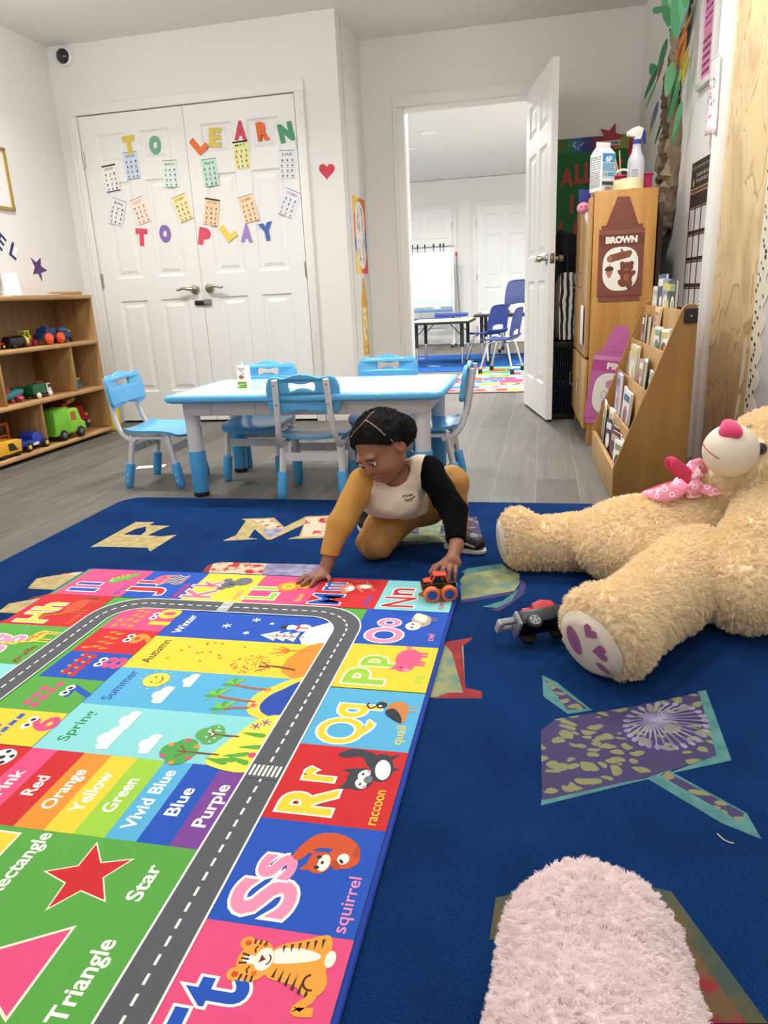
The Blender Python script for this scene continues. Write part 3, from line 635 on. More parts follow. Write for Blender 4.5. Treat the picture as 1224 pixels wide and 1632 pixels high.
for k in range(3): P.poly([(1.508 + 0.0, 0.0 + 0.36 + 0.026 * k), (1.562, 0.36 + 0.026 * k), (1.535, 0.405 + 0.026 * k)], WHT)
P.line([(1.535, 0.34), (1.535, 0.44)], 0.004, BRN)
for k in range(3): P.line([(1.535, 0.37 + 0.02 * k), (1.522, 0.38 + 0.02 * k)], 0.003, BRN); P.line([(1.535, 0.37 + 0.02 * k), (1.548, 0.38 + 0.02 * k)], 0.003, BRN)
P.ell(1.585, 0.36, 0.02, 0.022, WHT); P.ell(1.585, 0.392, 0.014, 0.014, WHT); P.rect(1.572, 0.37, 1.6, 0.377, RED); P.rect(1.582, 0.345, 1.588, 0.372, RED); P.rect(1.573, 0.403, 1.597, 0.407, BLK); P.rect(1.577, 0.407, 1.593, 0.42, BLK)
P.blob([(1.337, 0.27), (1.36, 0.335), (1.40, 0.345), (1.44, 0.34), (1.498, 0.31), (1.498, 0.27)], ORG)
P.line(catmull([(1.375, 0.31), (1.385, 0.36), (1.38, 0.40)], 4, False), 0.009, BRN); P.line([(1.382, 0.37), (1.40, 0.40)], 0.004, BRN); P.line([(1.38, 0.375), (1.36, 0.40)], 0.004, BRN)
P.line([(1.47, 0.30), (1.462, 0.36)], 0.005, ORG2)
for k in range(70):
    a, r = rng.uniform(0, 6.28), 0.052 * rng.random() ** .5; P.ell(1.388 + r * 0.8 * math.cos(a), 0.42 + r * math.sin(a), 0.0035, 0.0022, ORG2, rng.uniform(0, 180), 6)
for k in range(14): P.line([(1.462, 0.35), (1.462 + rng.uniform(-0.03, 0.03), 0.36 + rng.uniform(0, 0.04))], 0.002, ORG2)
for k in range(14): P.ell(rng.uniform(1.35, 1.48), rng.uniform(0.47, 0.64), 0.005, 0.003, ORG2, rng.uniform(0, 180), 6)
# summer
P.ell(1.292, 0.612, 0.03, 0.03, F_('#f9d64a'))
for k in range(12): a = k * 0.5236; P.line([(1.292 + 0.034 * math.cos(a), 0.612 + 0.034 * math.sin(a)), (1.292 + 0.042 * math.cos(a), 0.612 + 0.042 * math.sin(a))], 0.002, YEL)
P.line(ellpts(1.292, 0.612, 0.015, 0.015, 0, 8, 200, 340), 0.003, BRN); P.ell(1.281, 0.618, 0.003, 0.003, BLK, n=8); P.ell(1.303, 0.618, 0.003, 0.003, BLK, n=8)
def cloud(u, v, s_):
    for du, dv_, r in ((-0.02, 0, 0.012), (0, 0.006, 0.016), (0.02, 0, 0.012)): P.ell(u + du * s_, v + dv_ * s_, r * s_, r * s_, WHT, n=14)
    P.rect(u - 0.03 * s_, v - 0.012 * s_, u + 0.03 * s_, v, WHT)
for c_ in ((1.30, 0.53, 0.9), (1.235, 0.565, 1.1), (1.135, 0.585, 1.0), (1.072, 0.59, 1.2), (1.065, 0.50, 1.0)): cloud(*c_)
P.blob([(1.18, 0.265), (1.18, 0.33), (1.21, 0.36), (1.26, 0.362), (1.30, 0.335), (1.337, 0.30), (1.337, 0.265)], F_('#f5d24c')); P.blob([(1.19, 0.268), (1.192, 0.312), (1.22, 0.335), (1.26, 0.33), (1.29, 0.31), (1.325, 0.275)], F_('#1f49a8'))
P.poly(star_pts(1.222, 0.35, 0.011, 20), PINK); P.ell(1.285, 0.342, 0.008, 0.008, ORG)
for (u, v0, v1, lean) in ((1.235, 0.35, 0.445, 0.012), (1.285, 0.345, 0.425, 0.01), (1.212, 0.355, 0.41, -0.012)):
    P.line(catmull([(u, v0), (u + lean * 0.3, (v0 + v1) / 2), (u + lean, v1)], 4, False), 0.007, F_('#b5652f'))
    for k in range(7):
        a = math.radians(-20 + 37 * k); L_ = 0.034; P.blob([(u + lean, v1), (u + lean + L_ * 0.5 * math.cos(a) - 0.006 * math.sin(a), v1 + L_ * 0.5 * math.sin(a) + 0.006 * math.cos(a)), (u + lean + L_ * math.cos(a), v1 + L_ * math.sin(a) - 0.006), (u + lean + L_ * 0.5 * math.cos(a) + 0.004 * math.sin(a), v1 + L_ * 0.5 * math.sin(a) - 0.006)], F_('#4fa83d') if k % 2 else F_('#7fc342'), 3)
# spring
P.blob([(1.021, 0.265), (1.021, 0.36), (1.06, 0.362), (1.11, 0.345), (1.18, 0.315), (1.18, 0.265)], F_('#f3df4d'))
def tree(u, v0, v1, r, c1):
    P.line([(u, v0), (u, v1)], 0.005, BRN)
    for du, dv_, q in ((-0.5, 0, 0.7), (0.5, 0.05, 0.7), (0, 0.5, 0.8), (0, 0, 0.9)): P.ell(u + du * r, v1 + dv_ * r, q * r, q * r, c1, n=16)
    P.line([(u, v0), (u, v1 + 0.3 * r)], 0.004, BRN); P.line([(u, v1 - 0.2 * r), (u + 0.5 * r, v1 + 0.3 * r)], 0.003, BRN); P.line([(u, v1 - 0.3 * r), (u - 0.5 * r, v1 + 0.2 * r)], 0.003, BRN)
tree(1.052, 0.35, 0.425, 0.034, F_('#4fa04a')); tree(1.112, 0.335, 0.39, 0.027, F_('#5ba85a'))
for k in range(6): a = k * 1.05; P.ell(1.052 + 0.035 * math.cos(a), 0.43 + 0.03 * math.sin(a), 0.006, 0.006, ORG if k % 2 else PINK, n=8)
for k in range(12): P.ell(1.112 + rng.uniform(-0.025, 0.025), 0.395 + rng.uniform(-0.02, 0.025), 0.0025, 0.0025, WHT, n=6)
for (u, v, a) in ((1.03, 0.34, 70), (1.04, 0.325, 95), (1.06, 0.31, 110), (1.035, 0.30, 60), (1.085, 0.29, 100), (1.12, 0.30, 80)):
    a = math.radians(a); P.blob([(u - 0.006, v - 0.01), (u + 0.03 * math.cos(a), v + 0.035 * math.sin(a)), (u + 0.008, v - 0.012)], F_('#5aa83c'), 3)
for (u, v) in ((1.15, 0.315), (1.165, 0.30)):
    for k in range(6): P.line([(u, v), (u + 0.012 * math.cos(k * 1.047), v + 0.012 * math.sin(k * 1.047))], 0.0025, PUR)
P.ell(1.06, 0.287, 0.008, 0.008, PINK)
# numbers
def eyes(u, v, r):
    for d in (-1, 1): P.ell(u + d * r * 1.05, v, r, r, WHT, n=14); P.ell(u + d * r * 0.9, v - r * 0.1, r * 0.5, r * 0.5, BLK, n=10)
NUM = ((1.52, 0.135, PINK, '10', YEL), (1.395, 0.125, RED, '9', ORG), (1.27, 0.125, BLU, '8', PINK), (1.137, 0.133, GRN, '7', BLU), (1.021, 0.116, YEL, '6', PINK))
for u, h_, bg, t_, fg in NUM:
    P.rect(u, 0.728, u + h_, 0.9, bg); cu = u + h_ * 0.55
    P.text(t_, cu + 0.012, 0.756, 0.055, fg, 0.1 if t_ == '10' else 0.052, off=0.035); eyes(cu + 0.012, 0.79, 0.011)
    for k in range(int(t_)):
        i, j = k % 4, k // 4; uu = u + 0.014 + i * (h_ - 0.02) / 4 + 0.008 + (0.007 if j % 2 else 0); vv = 0.825 + j * 0.024
        if t_ == '10': P.poly(star_pts(uu, vv, 0.012, 90, 0.5), ORG)
        elif t_ == '9': P.poly([(uu - 0.008, vv + 0.006), (uu + 0.004, vv + 0.008), (uu + 0.002, vv - 0.014)], ORG); P.line([(uu - 0.002, vv + 0.006), (uu - 0.002, vv + 0.014)], 0.003, LIM)
        elif t_ == '8': P.ell(uu, vv, 0.012, 0.01, RED); P.poly(star_pts(uu, vv + 0.009, 0.006, 90), LIM)
        elif t_ == '7': P.ell(uu, vv, 0.011, 0.009, PINK); P.line([(uu, vv + 0.008), (uu + 0.002, vv + 0.014)], 0.002, DGRN)
        else:
            for q in range(4): P.line([(uu - 0.010 + q * 0.005, vv - 0.008), (uu - 0.007 + q * 0.005, vv + 0.008)], 0.0025, BLU)
            P.ell(uu, vv, 0.010, 0.004, BLU, n=10)
# the road: a rounded loop with dashed centre line and crossings
def loop(u1, v0, v1, r): return [(U0 + 0.01, v0)] + [(u1, v0)] * 0 + ellpts(u1 - r, v0 + r, r, r, 0, 12, -90, 0) + ellpts(u1 - r, v1 - r, r, r, 0, 12, 0, 90) + [(U0 + 0.01, v1)]
def band(o_, i_, mat): P.poly(o_ + i_[::-1], mat)
# cells between road and edge are laid first so that the road covers their inner corners
CELLS = [('T', 't', 0.5, 0, 'pink'), ('S', 's', 0.703, 0, 'blue'), ('R', 'r', 0.905, 0, 'red'), ('Q', 'q', 1.108, 0, 'sky'), ('P', 'p', 1.316, 0, 'yel'), ('O', 'o', 1.517, 0, 'blue'), ('N', 'n', 1.716, 0, 'aqua'),
         ('M', 'm', 1.716, 0.203, 'red'), ('L', 'l', 1.716, 0.400, 'pink'), ('K', 'k', 1.716, 0.588, 'yel'), ('J', 'j', 1.716, 0.775, 'blue'), ('I', 'i', 1.716, 0.965, 'pink'), ('H', 'h', 1.51, 0.98, 'red'), ('G', 'g', 1.31, 0.98, 'grn'), ('F', 'f', 1.108, 0.98, 'aqua'), ('U', 'u', 0.30, 0, 'yel'), ('V', 'v', 0.1, 0, 'red')]
BG = dict(pink=PINK, blue=BLU, red=RED, sky=SKY, yel=YEL, aqua=AQUA, grn=GRN)
FG = dict(T=BLU, S=LPINK, R=YEL, Q=YEL, P=LIM, O=LPINK, N=RED, M=BLU, L=LIM, K=F_('#ea6f8b'), J=RED, I=BLU, H=YEL, G=LPINK, F=RED, U=BLU, V=YEL)
NAMES = dict(T=('tiger', BLU), S=('squirrel', LPINK), R=('raccoon', YEL), Q=('quail', YEL), P=('pig', LIM), O=('owl', LPINK), N=('numbat', RED), M=('monkey', BLU), L=('lion', YEL), K=('koala', F_('#ea6f8b')), J=('jellyfish', RED), I=('iguana', BLU), H=('horse', ORG2), G=('giraffe', DRED), F=('fox', RED))
for A, a_, u, v, bg in CELLS:
    wd = 0.205 if u > 1.7 else 0.204; P.rect(max(u, U0 + 0.008), v if v else 0.0, min(u + wd, U1 - 0.007), v + 0.22, BG[bg])
for A, a_, u, v, bg in CELLS:
    if u < 0.45: continue
    vb = v + (0.008 if v == 0 else 0.012)
    wA = {'I': 0.022, 'J': 0.05, 'M': 0.07, 'Q': 0.085, 'O': 0.082, 'L': 0.05}.get(A, 0.066); wa = {'i': 0.02, 'j': 0.03, 'l': 0.02, 'm': 0.058, 'r': 0.036, 't': 0.04}.get(a_, 0.048)
    ub = {'I': 0.04, 'J': 0.05, 'M': 0.05, 'S': 0.048, 'T': 0.045}.get(A, 0.052); ua = {'i': 0.085, 'j': 0.11, 'l': 0.105, 'm': 0.14, 's': 0.106, 't': 0.103, 'r': 0.12}.get(a_, 0.122)
    P.text(A, u + ub, vb + 0.137, 0.088, FG[A], wA, off=0.012 if A in 'MNQ' else 0.028, outline=WHT, ow=0.035)
    big = a_ in 'tkhlijf'; desc = a_ in 'qpgj'
    P.text(a_, u + ua, vb + (0.142 if big else 0.116 if desc else 0.136), 0.082 if big else 0.088 if desc else 0.058, FG[A], wa, off=0.014 if A in 'MN' else 0.028, outline=WHT, ow=0.035, cap=False)
    nm, c_ = NAMES[A]; P.text(nm, u + {'S': 0.056, 'T': 0.05, 'J': 0.06}.get(A, 0.052) , vb + (0.02 if A not in 'SJ' else 0.016), 0.019, c_, 0.012 * len(nm), off=0.008)
# animals; each in a box of 0.1 m placed in its cell
def at_(u, v, s_=1.0, rot=0):
    c, sn = math.cos(math.radians(rot)), math.sin(math.radians(rot)); P.X = lambda p: (u + s_ * (c * p[0] - sn * p[1]), v + s_ * (sn * p[0] + c * p[1]))
OR1, OR2, CRM = F_('#f29a33'), F_('#e0782a'), F_('#fdeedd')
# squirrel
at_(0.703 + 0.133, 0.066, 0.84); RB = F_('#cf5224'); RB2 = F_('#b54520')
P.blob([(0.012, -0.045), (0.045, -0.03), (0.062, 0.01), (0.05, 0.05), (0.0, 0.075), (-0.012, 0.06), (0.02, 0.035), (0.02, -0.01)], RB, 6); P.ell(0.005, -0.018, 0.026, 0.03, RB); P.ell(-0.012, 0.022, 0.026, 0.022, RB); P.poly([(-0.032, 0.036), (-0.034, 0.054), (-0.018, 0.044)], RB); P.poly([(0.004, 0.04), (0.012, 0.054), (0.014, 0.034)], RB)
P.ell(-0.012, 0.014, 0.02, 0.011, CRM); P.ell(-0.024, 0.024, 0.004, 0.005, BLK); P.ell(0.0, 0.026, 0.004, 0.005, BLK); P.ell(-0.012, 0.017, 0.004, 0.003, BLK); P.ell(0.002, -0.018, 0.013, 0.011, CRM); P.ell(-0.004, -0.016, 0.006, 0.003, BLK, 40); P.ell(-0.014, -0.008, 0.012, 0.007, RB2, 30); P.ell(0.022, -0.038, 0.014, 0.006, RB2)
# raccoon
at_(0.905 + 0.142, 0.062); GK = F_('#3a3d45')
P.blob([(0.02, -0.02), (0.05, 0.0), (0.058, 0.04), (0.04, 0.065), (0.03, 0.05), (0.036, 0.02), (0.01, 0.0)], GK, 6); P.ell(0.012, -0.022, 0.04, 0.022, GK, 10); P.ell(0.006, -0.026, 0.028, 0.014, WHT, 10); P.ell(-0.024, 0.008, 0.03, 0.024, GK); P.poly([(-0.05, 0.016), (-0.056, 0.04), (-0.034, 0.03)], GK); P.poly([(-0.012, 0.028), (-0.004, 0.046), (0.004, 0.02)], GK)
P.ell(-0.036, 0.004, 0.014, 0.01, WHT, 20); P.ell(-0.012, 0.004, 0.014, 0.01, WHT, -20); P.ell(-0.024, -0.006, 0.01, 0.008, GREY); P.ell(-0.038, 0.005, 0.004, 0.002, BLK); P.ell(-0.011, 0.006, 0.004, 0.002, BLK); P.ell(-0.044, -0.004, 0.004, 0.003, LPINK); P.ell(-0.002, -0.003, 0.004, 0.003, LPINK); P.poly([(0.034, -0.034), (0.054, -0.05), (0.044, -0.028)], GK); P.poly([(0.0, -0.04), (0.012, -0.056), (0.016, -0.04)], GK)
# quail
at_(1.108 + 0.135, 0.05, 0.9); DK = F_('#2c2f38'); TN = F_('#c98345')
P.blob([(-0.05, -0.022), (-0.02, -0.03), (0.03, -0.02), (0.034, 0.008), (0.01, 0.022), (-0.016, 0.012), (-0.03, -0.006)], TN, 6); P.blob([(-0.05, -0.02), (-0.018, -0.014), (0.006, 0.006), (-0.006, 0.022), (-0.026, 0.014)], DK, 6); P.ell(0.016, 0.036, 0.014, 0.013, DK); P.line(catmull([(0.01, 0.048), (0.0, 0.058), (0.01, 0.068), (0.022, 0.066)], 5, False), 0.004, DK); P.ell(0.012, 0.038, 0.004, 0.004, WHT); P.poly([(0.03, 0.036), (0.04, 0.032), (0.028, 0.03)], ORG); P.line([(0.0, -0.026), (0.0, -0.045), (0.008, -0.045)], 0.003, ORG); P.line([(0.016, -0.024), (0.016, -0.043), (0.024, -0.043)], 0.003, ORG)
# pig
at_(1.316 + 0.135, 0.062); PG = F_('#ee5c83')
P.ell(0.008, 0.0, 0.044, 0.03, PG); P.ell(-0.03, 0.004, 0.024, 0.022, PG); P.poly([(-0.044, 0.02), (-0.048, 0.036), (-0.03, 0.026)], PG); P.ell(-0.046, -0.004, 0.008, 0.007, LPINK); P.ell(-0.036, 0.01, 0.003, 0.003, BLK)
for x in (-0.02, -0.008, 0.02, 0.034): P.poly([(x - 0.005, -0.02), (x + 0.005, -0.02), (x + 0.004, -0.042), (x - 0.004, -0.042)], PG)
P.line(catmull([(0.05, 0.004), (0.06, 0.012), (0.062, 0.002), (0.056, 0.006)], 4, False), 0.003, PG)
# owl
at_(1.517 + 0.135, 0.06); OW = F_('#b9a390')
P.blob([(-0.02, 0.02), (0.02, 0.03), (0.044, 0.01), (0.03, -0.016), (-0.01, -0.02), (-0.03, 0.0)], OW, 6); P.blob([(-0.004, -0.004), (0.03, -0.008), (0.05, 0.02), (0.02, 0.026)], CREAM, 6); P.ell(-0.026, 0.02, 0.024, 0.02, CREAM); P.ell(-0.034, 0.022, 0.007, 0.008, WHT); P.ell(-0.016, 0.022, 0.007, 0.008, WHT); P.ell(-0.034, 0.022, 0.004, 0.004, BLK); P.ell(-0.016, 0.022, 0.004, 0.004, BLK); P.poly([(-0.028, 0.014), (-0.022, 0.014), (-0.025, 0.006)], ORG); P.line([(0.01, -0.018), (0.012, -0.036)], 0.003, TN); P.line([(0.022, -0.016), (0.024, -0.034)], 0.003, TN)
# tiger
at_(0.5 + 0.153, 0.072, 0.88); TG = F_('#f2a03a'); ST = F_('#4a2c14')
P.blob([(-0.05, -0.05), (-0.03, -0.02), (-0.02, 0.03), (0.024, 0.03), (0.045, -0.01), (0.058, -0.045), (0.02, -0.055)], TG, 6); P.blob([(0.0, 0.025), (0.022, 0.028), (0.03, -0.01), (0.024, -0.04), (0.012, -0.03)], CRM, 5); P.ell(0.0, 0.052, 0.034, 0.027, TG); P.ell(-0.026, 0.074, 0.011, 0.011, TG); P.ell(0.026, 0.074, 0.011, 0.011, TG); P.ell(-0.026, 0.073, 0.005, 0.005, RB); P.ell(0.026, 0.073, 0.005, 0.005, RB); P.ell(0.004, 0.04, 0.019, 0.014, CRM); P.ell(0.0, 0.058, 0.007, 0.014, CRM)
P.poly([(-0.003, 0.046), (0.011, 0.046), (0.004, 0.037)], F_('#7a2430')); P.line([(-0.022, 0.056), (-0.016, 0.059), (-0.01, 0.056)], 0.0025, ST); P.line([(0.012, 0.056), (0.018, 0.059), (0.024, 0.056)], 0.0025, ST); P.line(ellpts(0.004, 0.036, 0.008, 0.006, 0, 6, 190, 350), 0.002, ST); P.ell(-0.02, 0.046, 0.004, 0.004, ORG2); P.ell(0.027, 0.046, 0.004, 0.004, ORG2)
for (x, y, w2) in ((0, 0.074, 0), (-0.008, 0.075, 0), (0.008, 0.075, 0)): P.line([(x, y), (x * 0.7, y - 0.012)], 0.003, ST)
for k in range(3): P.line([(-0.034, 0.046 + 0.009 * k), (-0.024, 0.047 + 0.008 * k)], 0.003, ST); P.line([(0.034, 0.046 + 0.009 * k), (0.026, 0.047 + 0.008 * k)], 0.003, ST)
for k in range(6): y = 0.02 - 0.011 * k; P.poly([(-0.022 - 0.004 * k, y), (-0.004 - 0.002 * k, y - 0.004), (-0.022 - 0.005 * k, y - 0.005)], ST); P.poly([(0.03 + 0.004 * k, y), (0.018 + 0.003 * k, y - 0.004), (0.032 + 0.004 * k, y - 0.005)], ST)
P.line(catmull([(-0.045, -0.045), (-0.064, -0.03), (-0.062, -0.055)], 5, False), 0.012, TG); P.ell(-0.02, -0.048, 0.02, 0.014, TG); P.line(ellpts(-0.02, -0.04, 0.012, 0.012, 0, 8, 20, 200), 0.003, ST); P.ell(0.02, -0.056, 0.014, 0.008, CRM)
# iguana, jellyfish, koala, lion, monkey, horse, giraffe
at_(1.716 + 0.142, 0.965 + 0.065, 0.9); GI = F_('#5fb548')
P.blob([(-0.05, 0.03), (-0.03, 0.045), (-0.008, 0.03), (0.02, -0.005), (0.055, -0.03), (0.01, -0.025), (-0.02, -0.005), (-0.045, 0.015)], GI, 6); P.ell(-0.03, 0.036, 0.004, 0.004, WHT); P.line([(-0.01, 0.0), (-0.02, -0.03)], 0.007, GI); P.line([(0.01, -0.01), (0.02, -0.038)], 0.007, GI)
for k in range(4): P.poly([(-0.02 + k * 0.012, 0.04 - k * 0.012), (-0.01 + k * 0.012, 0.034 - k * 0.012), (-0.008 + k * 0.012, 0.05 - k * 0.012)], YEL)
at_(1.716 + 0.14, 0.775 + 0.1, 1.0); P.poly(ellpts(0, 0.02, 0.036, 0.034, 0, 16, 0, 180), F_('#f0647c')); P.ell(0, 0.02, 0.036, 0.01, F_('#f0647c')); P.ell(-0.012, 0.028, 0.004, 0.004, BLK); P.ell(0.012, 0.028, 0.004, 0.004, BLK)
for k in range(6): x = -0.03 + k * 0.012; P.line(catmull([(x, 0.015), (x + 0.006, -0.01), (x - 0.004, -0.03), (x + 0.004, -0.05)], 4, False), 0.004, F_('#f6c79a') if k % 2 else YEL)
at_(1.716 + 0.135, 0.588 + 0.07, 1.0); KO = F_('#6b6e74'); P.ell(0.012, -0.018, 0.03, 0.028, KO); P.ell(-0.012, 0.016, 0.028, 0.024, KO); P.ell(-0.042, 0.03, 0.014, 0.014, KO); P.ell(0.018, 0.034, 0.014, 0.014, KO); P.ell(-0.012, 0.01, 0.006, 0.01, BLK); P.ell(-0.024, 0.02, 0.003, 0.003, BLK); P.ell(0.0, 0.02, 0.003, 0.003, BLK)
at_(1.716 + 0.135, 0.400 + 0.068, 1.0); P.ell(-0.01, 0.02, 0.034, 0.034, F_('#f08a1f')); P.ell(-0.01, 0.02, 0.022, 0.02, F_('#f7c23d')); P.ell(0.012, -0.024, 0.034, 0.024, F_('#f7b23d'), 15); P.ell(-0.017, 0.024, 0.003, 0.003, BLK); P.ell(-0.003, 0.024, 0.003, 0.003, BLK); P.ell(-0.01, 0.015, 0.004, 0.003, BLK)
at_(1.716 + 0.14, 0.203 + 0.085, 1.0); MK = F_('#d97f66'); P.ell(-0.012, 0.022, 0.026, 0.022, MK); P.ell(-0.038, 0.024, 0.01, 0.01, MK); P.ell(0.014, 0.024, 0.01, 0.01, MK); P.ell(-0.012, 0.016, 0.02, 0.014, CRM); P.ell(-0.02, 0.024, 0.003, 0.004, BLK); P.ell(-0.004, 0.024, 0.003, 0.004, BLK); P.ell(0.006, -0.024, 0.022, 0.026, MK); P.ell(0.006, -0.026, 0.012, 0.017, CRM); P.line(catmull([(0.026, -0.03), (0.045, -0.02), (0.042, 0.01), (0.05, 0.02)], 5, False), 0.005, MK); P.line([(-0.01, -0.01), (-0.036, -0.03)], 0.006, MK); P.line([(-0.004, -0.045), (-0.02, -0.06)], 0.006, MK)
at_(1.51 + 0.12, 0.98 + 0.075, 1.1); HO = F_('#c9542b'); P.ell(0.008, 0.0, 0.045, 0.024, HO); P.line([(-0.034, 0.005), (-0.05, 0.05)], 0.02, HO); P.ell(-0.058, 0.05, 0.018, 0.009, HO, 20); P.line(catmull([(0.05, 0.01), (0.062, -0.005), (0.06, -0.03)], 4, False), 0.008, BRN); P.line([(-0.044, 0.06), (-0.03, 0.02)], 0.009, BRN)
for x in (-0.028, -0.014, 0.03, 0.042): P.line([(x, -0.01), (x, -0.055)], 0.008, HO)
at_(1.31 + 0.13, 0.98 + 0.065, 1.0); GF = F_('#f2c94a'); P.ell(0.014, -0.005, 0.034, 0.018, GF); P.line([(-0.012, 0.0), (-0.04, 0.075)], 0.014, GF); P.ell(-0.048, 0.08, 0.014, 0.008, GF)
for x in (-0.012, 0.0, 0.03, 0.04): P.line([(x, -0.01), (x, -0.055)], 0.006, GF)
for k in range(12): P.ell(rng.uniform(-0.01, 0.04), rng.uniform(-0.018, 0.01), 0.005, 0.004, ORG2, n=7)
for k in range(5): P.ell(-0.014 - 0.006 * k, 0.01 + 0.014 * k, 0.004, 0.004, ORG2, n=7)
at_(1.716 + 0.14, 0.075, 1.0); P.ell(0.0, 0.0, 0.036, 0.018, F_('#b06a3a')); P.ell(-0.03, 0.012, 0.016, 0.012, F_('#b06a3a')); P.line([(0.03, 0.0), (0.06, 0.012)], 0.012, F_('#b06a3a'))
P.X = None
# road last
o1, i1 = loop(1.716, 0.211, 0.983, 0.135), loop(1.652, 0.277, 0.917, 0.085)
P.X = None; band(loop(1.7165, 0.2085, 0.9855, 0.136), loop(1.6495, 0.2795, 0.9145, 0.084), WHT); band(loop(1.713, 0.212, 0.982, 0.1335), loop(1.653, 0.276, 0.918, 0.0865), ROAD)
mid = loop(1.683, 0.244, 0.950, 0.11); L_ = [0]
for i in range(1, len(mid)): L_.append(L_[-1] + math.dist(mid[i], mid[i - 1]))
def along(s_):
    for i in range(1, len(mid)):
        if s_ <= L_[i]: t = (s_ - L_[i - 1]) / max(1e-9, L_[i] - L_[i - 1]); return tuple(mid[i - 1][q] + t * (mid[i][q] - mid[i - 1][q]) for q in (0, 1))
    return mid[-1]
s_ = 0.01
while s_ < L_[-1] - 0.02:
    P.line([along(s_), along(s_ + 0.008), along(s_ + 0.016)], 0.0042, WHT); s_ += 0.028
for u in (1.003,):
    P.rect(u - 0.008, 0.2135, u + 0.038, 0.2745, ROAD)
    for k in range(7): P.rect(u, 0.217 + k * 0.0083, u + 0.03, 0.2215 + k * 0.0083, WHT)
P.rect(1.6545, 0.598, 1.7115, 0.640, ROAD)
for k in range(7): P.rect(1.658 + k * 0.0078, 0.603, 1.6622 + k * 0.0078, 0.634, WHT)
# blue stitched hem on the long edge
P.tube([(U0, V0 + 0.001, 0.003), (U1, V0 + 0.001, 0.003)], 0.0035, F_('#15389a'), 6); P.tube([(U1 - 0.001, V0, 0.003), (U1 - 0.001, V1, 0.003)], 0.0032, F_('#15389a'), 6)
o = P.build('play_mat', M=MAT_M, angle=30); tag(o, 'colourful alphabet play mat with road loop lying on the blue carpet', 'mat')
# ------------------------------------------------------------------ closet doors: paper letters and month sheets
def on_closet(px, py, off=0.0):
    F = F_CLOSET.copy(); F.translation = (0, YC - off, 0); return on_plane(F, px, py)
DOORY = YC - 0.0065
def wall_thing(b, name, F, x, y, off, label, cat, group=None, rot=0):
    M = F @ Matrix.Translation((x, y, off)) @ Matrix.Rotation(math.radians(rot), 4, 'Z')
    o = b.build(name, M=M, angle=30); return tag(o, label, cat, group)
LET = [('T', 206, 231, '#e3c15a', -2, 'yellow paper letter T, first of the top row on the closet doors'), ('O', 247, 231, '#6fae8d', 4, 'green paper letter O on the top row of the closet doors'),
       ('L', 317, 230, '#e5763f', 38, 'orange tilted paper letter L on the top row of the closet doors'), ('E', 343, 219, '#e0c75b', 6, 'yellow paper letter E between the orange L and the red A'),
       ('A', 383, 208, '#d24a63', 3, 'red paper letter A above the yellow May sheet'), ('R', 419, 209, '#e8713a', -4, 'orange paper letter R on the top row of the closet doors'),
       ('N', 456, 211, '#4f9b70', -10, 'green paper letter N beside the right door hinge'), ('T', 226, 378, '#dc4a66', 6, 'red paper letter T on the lower row of the closet doors'),
       ('O', 263, 372, '#8d6bb4', 0, 'purple paper letter O on the lower row of the closet doors'), ('P', 326, 377, '#df5069', 14, 'red paper letter P on the lower row of the closet doors'),
       ('L', 364, 369, '#ecd15c', 32, 'yellow tilted paper letter L on the lower row of the closet doors'), ('A', 393, 372, '#a587c9', 4, 'lilac paper letter A on the lower row of the closet doors'),
       ('Y', 425, 369, '#4a68ae', -8, 'blue paper letter Y, last of the lower row on the closet doors')]
for ch_, px, py, hx, rot, lab in LET:
    x, y = on_closet(px, py, 0.0065); b = Flat(z=0.0, dz=1e-4)
    h = 0.098; wd = {'T': 0.075, 'O': 0.07, 'N': 0.085, 'Y': 0.085}.get(ch_, 0.072)
    v, f = text_shape(ch_, 0.055 if ch_ == 'E' else 0.085); xs = [p[0] for p in v]; ys = [p[1] for p in v]
    mx_, my_ = (min(xs) + max(xs)) / 2, (min(ys) + max(ys)) / 2; sx, sy = (wd + 0.012) / (max(xs) - min(xs)), (h + 0.012) / (max(ys) - min(ys)); mt = m(hx, 0.7)
    P3 = [((p[0] - mx_) * sx, (p[1] - my_) * sy) for p in v]
    ed = {}
    for q in f:
        for i in range(len(q)): e = (q[i], q[(i + 1) % len(q)]); ed[e] = 1
    rim = [e for e in ed if (e[1], e[0]) not in ed]; n = len(P3)
    b.add([(p[0], p[1], 0.0025) for p in P3] + [(p[0], p[1], 0.0) for p in P3], list(f) + [(e[1], e[0], e[0] + n, e[1] + n) for e in rim], mt)
    wall_thing(b, 'paper_letter', F_CLOSET, x, y, 0.0068, lab, 'letter', 'paper letters on the closet doors', -rot if ch_ != 'L' else rot)
